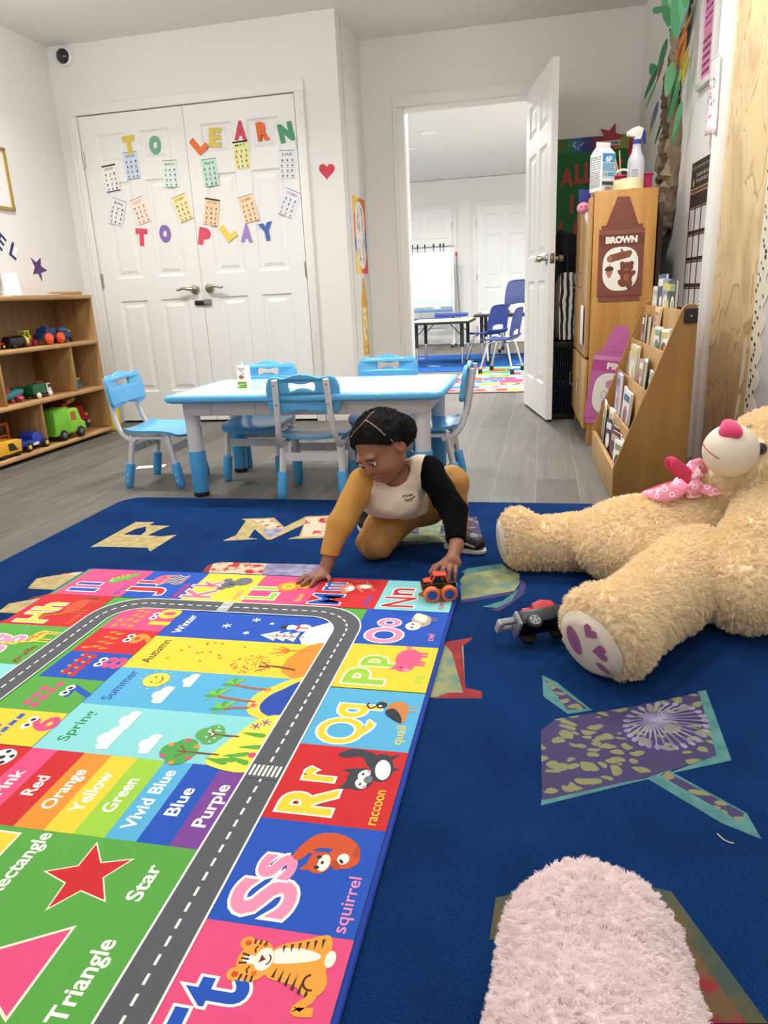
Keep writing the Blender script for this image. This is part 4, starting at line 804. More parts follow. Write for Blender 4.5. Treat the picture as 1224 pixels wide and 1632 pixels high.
SHEET = [('JANUARY', 177, 284, '#f2f2f0', '#202024', 5, 'black and white January sheet with thick black bar on left door'), ('FEBRUARY', 210, 264, '#cfdded', '#39435e', 2, 'pale blue February sheet under the yellow letter T'), ('MARCH', 272, 277, '#e3efe8', '#3d8d74', -2, 'white and green March sheet near the door gap'),
         ('April', 335, 275, '#c4e3d3', '#1f6a4d', 3, 'mint green April sheet on the right door'), ('MAY', 385, 247, '#f0e7a0', '#2f8a68', 2, 'yellow May sheet under the red letter A'), ('JUNE', 458, 262, '#e6e6ea', '#55555c', -3, 'shiny grey June sheet under the green letter N'),
         ('July', 187, 338, '#ececec', '#303036', -20, 'grey July sheet tilted to the right, lower left of the doors'), ('AUGUST', 224, 336, '#f5e4d3', '#cf7350', 14, 'cream August sheet above the red letter T'), ('SEPTEMBER', 291, 332, '#f3e6a8', '#b0742b', 16, 'yellow September sheet beside the door gap'),
         ('OCTOBER', 337, 338, '#f2d3ab', '#b8702e', -12, 'orange October sheet with black bar, above the red letter P'), ('NOVEMBER', 396, 333, '#f4d8b2', '#b1532b', 12, 'peach November sheet above the lilac letter A'), ('DECEMBER', 461, 324, '#e4e8f2', '#c06a78', -26, 'white December sheet tilted most, near the right hinge')]
rs = random.Random(11)
for nm, px, py, bg, ink, rot, lab in SHEET:
    x, y = on_closet(px, py, 0.0065); b = Flat(z=0.0012, dz=4e-5); W2, H2 = 0.052, 0.083; I = m(ink, 0.7); B_ = m('#151516', 0.7)
    b.box((0, 0, 0.0006), (2 * W2, 2 * H2, 0.0012), m(bg, 0.55))
    b.rect(-W2, H2 - (0.011 if nm in ('JANUARY', 'MAY', 'OCTOBER') else 0.004), W2, H2 - 0.001, B_)
    if nm not in ('July', 'JUNE', 'MAY'): b.rect(-W2, -H2, W2, -H2 + (0.006 if nm == 'JANUARY' else 0.0025), B_ if nm in ('JANUARY', 'SEPTEMBER') else I)
    b.text(nm, 0, H2 - 0.025, 0.016, I, 0.07, off=0.01)
    for i in range(3):
        for j in range(4):
            cx, cy = -0.033 + 0.033 * i + rs.uniform(-0.004, 0.004), -0.066 + 0.03 * j; q = rs.random(); c2 = m(rs.choice([ink, ink, '#3a3a3e', '#6b6b70', '#b05a4a', '#4f7f74']), 0.7)
            if q < 0.4: b.ell(cx, cy, 0.006, 0.007, c2, n=10)
            elif q < 0.7: b.poly(star_pts(cx, cy, 0.008, 90, 0.5), c2)
            else: b.rect(cx - 0.005, cy - 0.006, cx + 0.005, cy + 0.005, c2)
            b.rect(cx - 0.011, cy - 0.0125, cx + 0.011, cy - 0.0105, m('#8b8b8e', 0.7))
    wall_thing(b, 'month_sheet', F_CLOSET, x, y, 0.0068, lab, 'poster', 'month sheets on the closet doors', rot)
# heart on the wall
b = MB(); b.prism([heartpts(0, 0, 0.052)], 0.002, blotch('heart_check', '#b8202f', '#d9485a', 60, 0.4, 0.6, 'wave', 0.6, 0.0)); x, y = on_closet(521, 272)
wall_thing(b, 'heart_cutout', F_CLOSET, x, y, 0.0002, 'small red checked paper heart on the white wall beside the closet', 'decoration', rot=-4)
# security camera in the corner
t = thing('security_camera', 'round dark dome camera with white rim high in the wall corner', 'camera', M=frame((-3.052, YC, 2.385), (1, 0, 0), (0, 0, 1), (0, -1, 0)))
MB().lathe([(0.052, 0.0), (0.055, 0.008), (0.055, 0.02), (0.047, 0.03), (0.044, 0.03)], m('#ececec', 0.4)).build('housing', t)
MB().lathe([(0.045, 0.029), (0.042, 0.04), (0.032, 0.051), (0.016, 0.058), (0.0, 0.06)], m('#12131f', 0.12, coat=0.5)).build('lens_dome', t)
b = MB(); b.box((0, 0.03, 0.05), (0.02, 0.006, 0.01), m('#55565c', 0.3), 0.002, rot=(-0.7, 0, 0)); b.build('sensor', t)
# ------------------------------------------------------------------ left wall
GOLD = m('#b79a4d', 0.35, 0.5)
t = thing('framed_certificate', 'thin gold frame around white paper on the left wall', 'picture', M=F_LEFT @ Matrix.Translation((3.93, 1.59, 0)))
b = MB(); w2, h2 = 0.235, 0.175
for c_, d_ in (((0, h2 - 0.009, 0.009), (2 * w2, 0.018, 0.016)), ((0, -h2 + 0.009, 0.009), (2 * w2, 0.018, 0.016)), ((-w2 + 0.009, 0, 0.009), (0.018, 2 * h2, 0.016)), ((w2 - 0.009, 0, 0.009), (0.018, 2 * h2, 0.016))): b.box(c_, d_, GOLD, 0.004)
b.build('gilt_moulding', t); b = Flat(z=0.006); b.box((0, 0, 0.004), (2 * w2 - 0.03, 2 * h2 - 0.03, 0.004), m('#eceae6', 0.5)); b.rect(-0.12, -0.1, 0.12, 0.1, m('#e4e6dc', 0.6)); b.build('certificate', t)
NAVY = m('#26306b', 0.6); WHTP = m('#f3f2ee', 0.6)
for ch_, px, py, rot, lab in (('E', 1, 385, -42, 'navy blue letter E cut-out at the left edge of the wall'), ('L', 22, 400, -32, 'navy blue letter L cut-out beside the purple star')):
    x, y = on_plane(F_LEFT, px, py); b = Flat(z=0.001, dz=2e-4)
    b.text(ch_, 0, 0, 0.088, NAVY, 0.066, off=0.03, outline=WHTP, ow=0.05)
    b.box((0, 0, 0.0004), (0.05, 0.08, 0.0008), WHTP); wall_thing(b, 'letter_cutout', F_LEFT, x, y, 0.0003, lab, 'letter', 'navy letters on the left wall', rot)
x, y = on_plane(F_LEFT, 61, 428); b = MB(); sp = [on_plane(F_LEFT, 0 + px, 380 + py) for px, py in ((48, 30), (57, 38), (64, 30), (65, 44), (75, 51), (65, 55), (67, 69), (60, 56), (52, 57), (55, 46))]
cx_, cy_ = sum(p[0] for p in sp) / 10, sum(p[1] for p in sp) / 10; sp = [(p[0] - cx_, p[1] - cy_) for p in sp]
area_ = sum(sp[i][0] * sp[(i + 1) % 10][1] - sp[(i + 1) % 10][0] * sp[i][1] for i in range(10)); sp = sp if area_ > 0 else sp[::-1]
b.prism([[(p[0] * 1.18, p[1] * 1.14) for p in sp]], 0.0012, WHTP); b.prism([sp], 0.0012, m('#54366f', 0.6), Matrix.Translation((0, 0, 0.0013)))
wall_thing(b, 'star_cutout', F_LEFT, cx_, cy_, 0.0003, 'purple paper star with white rim on the left wall', 'decoration')
# ------------------------------------------------------------------ recess wall: poster and yellow crayon
b = Flat(z=0.0012, dz=6e-5); x0, x1, y0, y1 = -0.17, 0.17, -0.245, 0.245
b.box((0, 0, 0.0006), (0.34, 0.49, 0.0012), m('#e77a3d', 0.6)); b.poly([(x0, y1), (-0.02, y1), (-0.1, 0.17), (x0, 0.12)], m('#f2c637', 0.6)); b.poly([(x0, 0.0), (-0.1, -0.05), (-0.12, -0.2), (x0, -0.1)], m('#5e83b0', 0.6)); b.poly([(x1, 0.06), (0.1, 0.0), (0.12, -0.12), (x1, -0.08)], m('#5e83b0', 0.6)); b.poly([(0.0, y0), (x1, y0), (x1, -0.12), (0.08, -0.16)], m('#d8554a', 0.6)); b.poly([(x0, y0), (-0.02, y0), (-0.09, -0.14), (x0, -0.08)], m('#f0d877', 0.6))
b.blob([(-0.13, 0.0), (-0.12, 0.16), (-0.05, 0.215), (0.07, 0.2), (0.13, 0.12), (0.12, -0.05), (0.13, -0.15), (0.06, -0.21), (-0.04, -0.2), (-0.11, -0.12)], m('#f4f1ea', 0.6))
rp_ = random.Random(3)
for k in range(34):
    cx, cy = rp_.uniform(-0.1, 0.1), rp_.uniform(-0.18, 0.18); b.line([(cx, cy), (cx + rp_.uniform(-0.03, 0.03), cy + rp_.uniform(0.01, 0.05))], 0.008, m(rp_.choice(['#c9433c', '#4c6fa8', '#d98a2e', '#5b9a6a', '#7a5aa0', '#3f4a66']), 0.6))
wall_thing(b, 'activity_poster', F_RECESS, 5.135, 1.215, 0.0003, 'multicoloured poster with orange border on the recess wall above the yellow crayon', 'poster')
b = Flat(z=0.0015, dz=6e-5); Y1, Y2, Y3 = m('#d9a73a', 0.6), m('#e3bd53', 0.6), m('#f2ead0', 0.6)
b.prism([[(-0.085, -0.29), (0.085, -0.29), (0.085, 0.08), (0.07, 0.08), (0.07, 0.1), (0.02, 0.24), (-0.02, 0.24), (-0.07, 0.1), (-0.07, 0.08), (-0.085, 0.08)]], 0.0012, Y1); b.rect(-0.085, -0.22, 0.085, 0.05, Y2); b.rect(-0.05, 0.005, 0.05, 0.035, Y3); b.ell(0, -0.1, 0.062, 0.09, Y3); b.ell(-0.01, -0.07, 0.03, 0.03, Y2); b.ell(0.012, -0.13, 0.028, 0.034, m('#c8b24a', 0.6)); b.line([(-0.03, -0.24), (0, -0.265), (0.03, -0.24)], 0.012, Y3)
wall_thing(b, 'crayon_cutout', F_RECESS, 5.145, 0.70, 0.0003, 'yellow paper crayon on the recess wall under the poster', 'decoration', 'crayon cut-outs')
# ------------------------------------------------------------------ toy shelf on the left and everything on it
PINE = wood('pine_board', [(0.25, '#9a7247'), (0.45, '#b48a58'), (0.6, '#c79d69'), (0.8, '#d8b27e')], stretch='y', knots=3.2); PINEV = wood('pine_upright', [(0.25, '#8f693f'), (0.5, '#b08756'), (0.8, '#c9a06c')], stretch='z', knots=3.2)
t = thing('toy_shelf', 'low pine shelf unit of three rows along the left wall holding toys', 'shelf', (-3.02, 3.62, 0)); L0, L1 = -0.75, 0.75; xf, xb = 0.15, -0.145
def brd(name, c, d, mt, bev=0.006): return MB().box(c, d, mt, bev).build(name, t)
for z in (0.032, 0.312, 0.612, 0.897): brd('shelf_board', (0.0025, 0, z), (0.295, 1.5, 0.026), PINE, 0.010)
for y in (L1 - 0.011, L0 + 0.011): brd('side_panel', (0, y, 0.465), (0.286, 0.02, 0.84), PINEV)
brd('back_panel', (xb + 0.004, 0, 0.465), (0.008, 1.456, 0.84), wood('pine_back', [(0.3, '#8a6a48'), (0.6, '#a5825a'), (0.8, '#b4916a')], stretch='z'))
for y, z0, z1 in ((3.705 - 3.62, 0.045, 0.299), (4.07 - 3.62, 0.325, 0.599), (3.43 - 3.62, 0.325, 0.599), (3.2 - 3.62, 0.045, 0.299)): brd('divider', (0.004, y, (z0 + z1) / 2), (0.27, 0.018, z1 - z0), PINEV, 0.004)
brd('lip_board', (0.07, 0.585, 0.921), (0.02, 0.32, 0.022), PINE, 0.003); brd('plinth', (-0.02, 0, 0.010), (0.22, 1.44, 0.019), m('#2a2420', 0.9), 0)
TY, RUB = m('#1a1a1c', 0.6), m('#e6cf4a', 0.45)
def wheels(t, xs, w_, r, hub=None, th=0.012, tyre=None):
    for x in xs:
        for s in (-1, 1):
            b = MB(); b.cyl((x, s * (w_ / 2 - th * 0.2), r), (x, s * (w_ / 2 + th * 0.8), r), r, tyre or TY, seg=18, bev=r * 0.2)
            if hub: b.cyl((x, s * (w_ / 2 + th * 0.7), r), (x, s * (w_ / 2 + th), r), r * 0.5, hub, seg=14, bev=0.001)
            b.build('wheel', t)
def toy(name, label, y, z, x=-2.985, rz=90, group='toy vehicles on the shelf', cat='toy vehicle'): return thing(name, label, cat, (x, y, z), math.radians(rz), group)
G_ = 0.045
def pbox(nm, t, c, d, hx, bev=0.006, rough=0.35): return MB().box(c, d, m(hx, rough), bev, 3).build(nm, t)
def prof(nm, t, pts, wd, hx, bev=0.004, y0=None): return MB().wedge(pts, 'y', -wd / 2 if y0 is None else y0, wd / 2 if y0 is None else y0 + wd, m(hx, 0.35), bev).build(nm, t)
# upper row
z = 0.6255
t = toy('toy_car', 'lime green and red toy car at the left end of the top row', 3.545, z); prof('body', t, [(-0.05, 0.012), (0.05, 0.012), (0.05, 0.035), (0.02, 0.04), (0.0, 0.068), (-0.04, 0.068), (-0.05, 0.04)], 0.055, '#b93a34'); pbox('roof', t, (-0.018, 0, 0.075), (0.04, 0.05, 0.012), '#cfd63a'); wheels(t, (-0.03, 0.03), 0.055, 0.015, RUB)
t = toy('toy_bus', 'black toy bus with a yellow front on the top row', 3.675, z, -2.95); b = MB(); b.tube([(-0.08, 0, 0.036), (-0.075, 0, 0.036), (0.04, 0, 0.036), (0.055, 0, 0.034)], [0.022, 0.032, 0.034, 0.032], m('#111113', 0.3), 18); b.build('body', t); b = MB(); b.tube([(0.052, 0, 0.034), (0.068, 0, 0.034), (0.084, 0, 0.033), (0.088, 0, 0.033)], [0.033, 0.033, 0.028, 0.015], m('#e8c55a', 0.4), 18); b.build('nose', t); b = MB()
for q in range(4): b.box((0.089, -0.015 + 0.01 * q, 0.038), (0.004, 0.006, 0.014), m('#2a2a2e', 0.4), 0.001)
b.build('grille', t); wheels(t, (-0.05, 0.045), 0.052, 0.013)
t = toy('toy_tractor', 'maroon toy tractor with lime green cab frame on the top row', 3.815, z); prof('body', t, [(-0.045, 0.01), (0.045, 0.01), (0.045, 0.038), (0.01, 0.042), (-0.045, 0.042)], 0.06, '#7c1830'); b = MB()
for x in (-0.03, 0.0):
    for s in (-1, 1): b.cyl((x, s * 0.02, 0.04), (x - 0.004, s * 0.02, 0.085), 0.005, m('#b7d43c', 0.4), seg=8)
b.box((-0.017, 0, 0.088), (0.05, 0.052, 0.01), m('#b7d43c', 0.4), 0.004); b.box((-0.017, 0, 0.041), (0.05, 0.05, 0.008), m('#b7d43c', 0.4), 0.003); b.build('cab_frame', t); pbox('exhaust', t, (0.03, 0, 0.05), (0.014, 0.02, 0.024), '#d8d046'); wheels(t, (-0.026, 0.028), 0.06, 0.018, m('#a8304a', 0.4), tyre=m('#8c1d3a', 0.4))
t = toy('toy_monster_truck', 'navy and orange chunky toy truck on the top row', 3.98, z, -2.96); prof('body', t, [(-0.09, 0.035), (0.09, 0.035), (0.09, 0.058), (0.04, 0.065), (0.02, 0.098), (-0.05, 0.098), (-0.065, 0.068), (-0.09, 0.062)], 0.07, '#26366e'); pbox('bumper', t, (0.085, 0, 0.045), (0.02, 0.08, 0.018), '#c9b06a'); prof('handle', t, [(-0.04, 0.098), (0.0, 0.098), (-0.005, 0.108), (-0.035, 0.108)], 0.03, '#2b3f86', 0.002); wheels(t, (-0.055, 0.055), 0.08, 0.034, m('#e8602c', 0.4), 0.022, m('#dd4a22', 0.4))
t = toy('toy_helicopter', 'dark blue round toy vehicle at the right of the top row', 4.155, z); b = MB(); b.ball((0, 0, 0.042), (0.062, 0.042, 0.038), m('#1d3f74', 0.3), 20); b.build('body', t); pbox('windscreen', t, (0.03, 0, 0.066), (0.05, 0.05, 0.014), '#b9ab6a', 0.005); b = MB(); b.ball((0.0, 0, 0.076), (0.042, 0.03, 0.02), m('#3c7290', 0.3)); b.build('canopy', t); wheels(t, (-0.03, 0.032), 0.07, 0.013, m('#3b5a9a', 0.4))
t = toy('toy_block', 'dark red toy block standing behind the black bus', 3.60, z, -3.08); pbox('body', t, (0, 0, 0.035), (0.11, 0.04, 0.07), '#7d2b2c', 0.01); pbox('knob', t, (0.03, 0, 0.078), (0.03, 0.03, 0.016), '#9c4a37', 0.004)
# middle row
z = 0.3255
t = toy('toy_plane', 'teal and pink toy plane tipped over on the middle row', 3.60, z, -2.97, 70); b = MB(); b.tube([(-0.06, 0, 0.03), (-0.04, 0, 0.036), (0.02, 0, 0.05), (0.06, 0, 0.06)], [0.012, 0.022, 0.026, 0.01], m('#3f8f9c', 0.4), 14); b.build('body', t); b = MB(); b.box((0.0, 0, 0.05), (0.03, 0.13, 0.008), m('#c84468', 0.4), 0.003, rot=(0.5, -0.3, 0.2)); b.box((-0.045, 0, 0.062), (0.02, 0.03, 0.05), m('#b93a5c', 0.4), 0.003, rot=(0.3, 0.4, 0)); b.build('wing', t); wheels(t, (-0.02, 0.03), 0.03, 0.012, None, 0.008, m('#c04058', 0.5))
t = toy('toy_tanker', 'dark green round toy tank wagon behind the recycling truck', 3.70, z, -3.02); b = MB(); b.cyl((-0.05, 0, 0.045), (0.05, 0, 0.045), 0.032, m('#1f5b35', 0.35), seg=20, bev=0.008); b.build('tank', t); pbox('chassis', t, (0, 0, 0.015), (0.1, 0.04, 0.012), '#1b2a20', 0.002); wheels(t, (-0.03, 0.03), 0.045, 0.013)
t = toy('toy_recycling_truck', 'green toy lorry with white cab and white wheels on the middle row', 3.80, z, -2.955); prof('container', t, [(-0.085, 0.026), (0.04, 0.026), (0.04, 0.085), (-0.07, 0.085), (-0.085, 0.07)], 0.06, '#1d6b3c'); pbox('cab', t, (0.064, 0, 0.048), (0.042, 0.058, 0.058), '#ecebe6', 0.008); pbox('window', t, (0.066, 0, 0.062), (0.03, 0.060, 0.02), '#23262c', 0.002); pbox('chassis', t, (0, 0, 0.021), (0.16, 0.05, 0.012), '#151517', 0.002); b = Flat(z=0.0307); b.v = []; wheels(t, (-0.045, 0.06), 0.058, 0.017, m('#f2f1ec', 0.4), 0.012, m('#e8e6e0', 0.4)); pbox('roof_rail', t, (0.01, 0, 0.09), (0.06, 0.02, 0.012), '#8c2f34', 0.003)
t = toy('toy_boat', 'small teal toy boat with cream top in the right compartment', 4.20, z, -2.99); prof('hull', t, [(-0.045, 0.0), (0.04, 0.0), (0.052, 0.032), (-0.05, 0.032)], 0.05, '#2d7b86'); pbox('deck', t, (0, 0, 0.045), (0.06, 0.04, 0.024), '#266f7c', 0.005); pbox('roof', t, (0.0, 0, 0.062), (0.07, 0.048, 0.008), '#d9c38e', 0.003); pbox('funnel', t, (-0.01, 0, 0.075), (0.014, 0.014, 0.018), '#b9774a', 0.004)
# bottom row
z = 0.0455
t = toy('toy_dumper', 'yellow toy dumper at the left of the bottom row', 3.40, z, -2.94); prof('body', t, [(-0.1, 0.02), (0.085, 0.02), (0.092, 0.085), (0.06, 0.095), (-0.1, 0.1)], 0.11, '#efb02c', 0.006); prof('opening', t, [(-0.02, 0.04), (0.05, 0.035), (0.02, 0.078), (-0.02, 0.08)], 0.1125, '#2a2113', 0.0); pbox('skirt', t, (0, 0, 0.02), (0.17, 0.1, 0.022), '#1c1a18', 0.004); wheels(t, (-0.06, 0.055), 0.09, 0.022)
t = toy('toy_loader', 'orange open-frame toy loader behind the yellow dumper', 3.47, z, -3.06); b = MB(); O_ = m('#cf6a1e', 0.4)
for s in (-1, 1):
    for x in (-0.085, 0.085): b.box((x, s * 0.04, 0.09), (0.016, 0.014, 0.16), O_, 0.004)
    b.box((0, s * 0.04, 0.166), (0.186, 0.014, 0.016), O_, 0.004); b.box((0, s * 0.04, 0.1), (0.186, 0.014, 0.012), O_, 0.003); b.box((0, s * 0.04, 0.03), (0.19, 0.014, 0.04), O_, 0.004)
for x in (-0.085, 0.085, 0): b.box((x, 0, 0.166), (0.014, 0.09, 0.014), O_, 0.004)
b.build('frame', t); wheels(t, (-0.06, 0.06), 0.09, 0.02)
t = toy('toy_dump_truck', 'blue toy dump truck with yellow wheels on the bottom row', 3.615, z, -2.945); prof('bed', t, [(-0.115, 0.035), (-0.005, 0.035), (-0.005, 0.088), (-0.02, 0.088), (-0.02, 0.06), (-0.105, 0.06), (-0.105, 0.085), (-0.12, 0.088)], 0.105, '#2f3fa6'); prof('cab', t, [(-0.002, 0.03), (0.115, 0.03), (0.118, 0.055), (0.085, 0.066), (0.045, 0.1), (0.01, 0.1), (-0.002, 0.085)], 0.09, '#3247b4', 0.006); pbox('plate', t, (0.0, -0.05, 0.035), (0.05, 0.01, 0.016), '#e3e3ea', 0.002); wheels(t, (-0.07, 0.08), 0.1, 0.026, RUB, 0.018)
t = toy('toy_green_lorry', 'lime green toy lorry with open cab window on the bottom row', 3.95, z, -2.938, 84); prof('box_body', t, [(-0.135, 0.035), (-0.015, 0.035), (-0.015, 0.2), (-0.05, 0.2), (-0.135, 0.185)], 0.125, '#7cc93a', 0.008); prof('cab', t, [(-0.012, 0.035), (0.125, 0.035), (0.128, 0.09), (0.10, 0.105), (0.078, 0.178), (0.06, 0.186), (-0.012, 0.186)], 0.12, '#8fd641', 0.010); prof('side_window', t, [(0.005, 0.115), (0.055, 0.112), (0.045, 0.165), (0.005, 0.165)], 0.1215, '#b96a2a', 0.0)
b = MB(); b.box((0.098, 0, 0.14), (0.006, 0.085, 0.055), m('#2c2630', 0.25), 0.004, rot=(0, -0.3, 0)); b.build('windscreen', t); pbox('bumper', t, (0.125, 0, 0.05), (0.02, 0.12, 0.03), '#57b334', 0.008); b = MB()
for s in (-1, 1): b.ball((0.133, s * 0.04, 0.078), (0.006, 0.012, 0.012), m('#d7f0a8', 0.3), 12)
b.build('headlights', t); wheels(t, (-0.08, 0.07), 0.105, 0.034, m('#6a6a6c', 0.4), 0.022)
t = toy('toy_fire_engine', 'red toy fire engine with yellow hose and grey rear on the bottom row', 4.19, z, -3.078); prof('body', t, [(-0.06, 0.04), (0.14, 0.04), (0.145, 0.08), (0.11, 0.09), (0.085, 0.165), (-0.06, 0.165)], 0.13, '#c1223a', 0.012); pbox('rear_locker', t, (-0.105, 0, 0.09), (0.09, 0.125, 0.11), '#b3aca6', 0.006); prof('cab_roof', t, [(-0.12, 0.165), (-0.03, 0.165), (-0.05, 0.2), (-0.09, 0.2)], 0.1, '#bf2338', 0.006); b = MB(); b.cyl((-0.01, 0, 0.18), (0.09, 0, 0.205), 0.016, m('#e4cf5a', 0.4), seg=14, bev=0.003); b.ball((-0.01, 0, 0.178), 0.022, m('#3a4aa8', 0.4), 14); b.build('water_cannon', t); pbox('bumper', t, (0.135, 0, 0.045), (0.04, 0.135, 0.026), '#b9b2ae', 0.008); b = MB(); b.ball((0.135, -0.045, 0.092), (0.022, 0.016, 0.016), m('#eec34a', 0.35), 14); b.ball((0.135, 0.045, 0.092), (0.022, 0.016, 0.016), m('#eec34a', 0.35), 14); b.build('headlights', t); b = Flat(z=0); wheels(t, (-0.09, 0.075), 0.115, 0.034, m('#3a3a3c', 0.4), 0.02)
t = thing('yellow_toy_case', 'tall yellow toy box with green top on the floor beside the shelf', 'toy', (-2.985, 4.475, 0), 0); b = MB(); b.box((0, 0, 0.095), (0.17, 0.11, 0.19), m('#e6d32d', 0.35), 0.012, 3); b.build('case', t); b = MB(); b.box((0.02, 0.0, 0.205), (0.10, 0.05, 0.03), m('#79b23b', 0.4), 0.008); b.build('lid', t); b = MB(); b.ball((0.088, -0.02, 0.08), 0.010, m('#c9b824', 0.4), 12); b.build('knob', t)
# on top of the shelf
b = MB(); b.lathe([(0.066, 0.0), (0.066, 0.002), (0.058, 0.128), (0.055, 0.128), (0.063, 0.004), (0.0, 0.003)], m('#efeeea', 0.6), 32); o = b.build('paper_cylinder', loc=(-3.03, 3.80, 0.9105)); tag(o, 'white paper tube standing on top of the toy shelf', 'container')
b = MB(); rb = random.Random(4); bm_ = bmesh.new(); bmesh.ops.create_icosphere(bm_, subdivisions=4, radius=1)
for v in bm_.verts: d = v.co.copy(); k = 1 + 0.08 * math.sin(7 * d.x + 3 * d.z) + 0.07 * math.sin(11 * d.y - 5 * d.z); v.co = Vector((0.07 * d.x * k, 0.085 * d.y * k, max(-0.0, 0.088 + 0.088 * d.z * k * (1.15 if d.z > 0 else 1))))
b.bm(bm_, m('#a59d96', 0.15, coat=0.6)); o = b.build('plastic_bag', loc=(-3.03, 3.64, 0.9105), angle=25); tag(o, 'shiny grey plastic bag on top of the toy shelf at the left edge', 'bag')
b = MB(); b.box((0, 0, 0.002), (0.12, 0.42, 0.004), m('#efede7', 0.6), 0.001); o = b.build('paper_stack', loc=(-2.935, 3.84, 0.9105)); tag(o, 'white paper strip lying along the front of the shelf top', 'paper')
# milk carton on the table, paper on the floor
t = thing('drink_carton', 'small white and green drink carton with straw on the white table', 'carton', (-1.30, 3.03, TZ), math.radians(-12)); b = Flat(z=0.0); b.box((0, 0, 0.048), (0.048, 0.036, 0.096), m('#f1efe8', 0.4), 0.002); o = b.build('box', t)
Fc = Matrix(((1, 0, 0, 0), (0, 0, -1, -0.0182), (0, 1, 0, 0), (0, 0, 0, 1))); b = Flat(z=0.0, dz=6e-5); GRC = m('#6da63a', 0.5); b.rect(-0.0238, 0.0005, 0.0238, 0.026, GRC); b.text('Diamond', 0, 0.083, 0.0075, m('#3d3d3d', 0.5), 0.034, off=0.01); b.rect(-0.008, 0.072, 0.008, 0.0745, m('#777777', 0.5)); b.ell(0, 0.045, 0.015, 0.008, m('#d9a06a', 0.5)); b.ell(-0.002, 0.048, 0.011, 0.007, m('#7a2f3a', 0.5)); b.ell(0, 0.048, 0.005, 0.003, m('#c97f86', 0.5)); b.ell(0.009, 0.06, 0.005, 0.004, m('#999a8a', 0.5)); b.rect(-0.02, 0.003, -0.012, 0.014, m('#d8e8b8', 0.5)); b.rect(-0.009, 0.012, 0.012, 0.018, m('#b9d890', 0.5)); b.rect(-0.009, 0.004, 0.008, 0.007, m('#b9d890', 0.5)); b.v = [tuple(Fc @ Vector(p)) for p in b.v]; b.build('print', t)
MB().cyl((-0.004, 0, 0.094), (-0.006, 0, 0.112), 0.0028, m('#f5f5f2', 0.4), seg=10).build('straw', t)
b = MB(); b.box((0, 0, 0.001), (0.15, 0.06, 0.002), m('#f0eeea', 0.6)); o = b.build('paper_scrap', loc=(-2.03, 3.38, 0.0003)); o.rotation_euler = (0, 0, 0.3); tag(o, 'white scrap of paper on the floor behind the left chair', 'paper')
# ------------------------------------------------------------------ right side: cabinet, magazine rack, things on the wall
def ray_at(px, py, axis, val):
    d = (px - 612) / CAM_F * CAM_R - (py - 816) / CAM_F * CAM_U + CAM_W; o = Vector((0, 0, CAM_H)); k = (val - o[axis]) / d[axis]; return o + d * k
OAK = wood('oak_panel', [(0.25, '#a8763a'), (0.5, '#bd8a48'), (0.75, '#cc9b58')], stretch='z', rough=0.4, dist=0.5); BIRCH = wood('birch_ply', [(0.25, '#a67c44'), (0.5, '#b98e52'), (0.8, '#c69e62')], stretch='z', rough=0.4, dist=0.6)
BIRCHS = wood('birch_side', [(0.25, '#8f6632'), (0.5, '#9d723a'), (0.8, '#a97e45')], scale=(2, 2, 2), stretch='z', rough=0.35, dist=0.5, knots=2.6)
CW, CD, CH_ = 0.295, 0.84, 1.255
ct = thing('wooden_cabinet', 'tall narrow oak cabinet whose side carries the brown crayon', 'cabinet', (0.236, 3.91, 0), math.radians(2.0))
def cp(nm, c, d, mt=OAK, bev=0.003): return MB().box(c, d, mt, bev).build(nm, ct)
cp('side_panel', (CW / 2, 0.009, CH_ / 2), (CW, 0.018, CH_)); cp('side_panel', (CW / 2, CD - 0.009, CH_ / 2), (CW, 0.018, CH_)); cp('top', (CW / 2, CD / 2, CH_ - 0.009), (CW - 0.004, CD - 0.038, 0.018)); cp('back_panel', (CW - 0.006, CD / 2, CH_ / 2), (0.010, CD - 0.04, CH_ - 0.02))
for z in (0.09, 0.45, 0.80): cp('shelf_board', (CW / 2 + 0.01, CD / 2, z), (CW - 0.04, CD - 0.04, 0.016))
cp('plinth', (CW / 2 + 0.02, CD / 2, 0.04), (CW - 0.05, CD - 0.04, 0.078))
for y0, y1, z0, z1 in ((0.02, 0.42, 0.46, 1.235), (0.424, 0.82, 0.46, 1.235), (0.02, 0.42, 0.085, 0.45), (0.424, 0.82, 0.085, 0.45)):
    d_ = cp('door', (-0.010, (y0 + y1) / 2, (z0 + z1) / 2), (0.018, y1 - y0 - 0.004, z1 - z0 - 0.004), BIRCH)
    MB().tube([(-0.019, y1 - 0.04, (z0 + z1) / 2 - 0.04), (-0.036, y1 - 0.04, (z0 + z1) / 2 - 0.035), (-0.036, y1 - 0.04, (z0 + z1) / 2 + 0.035), (-0.019, y1 - 0.04, (z0 + z1) / 2 + 0.04)], 0.004, MET, 8).build('handle', d_)
b = MB(); b.box((0, 0, 0.60), (0.024, 0.8, 1.20), m('#4a372c', 0.6), 0.004); o = b.build('shade_slab', loc=(0.553, 4.45, 0)); o.rotation_euler = (0, 0, math.radians(2.0)); tag(o, 'dark brown slab standing in for the shade between the oak cabinet and the wall', 'board')  # slab added in dark brown for the shadow on the wall beside the cabinet
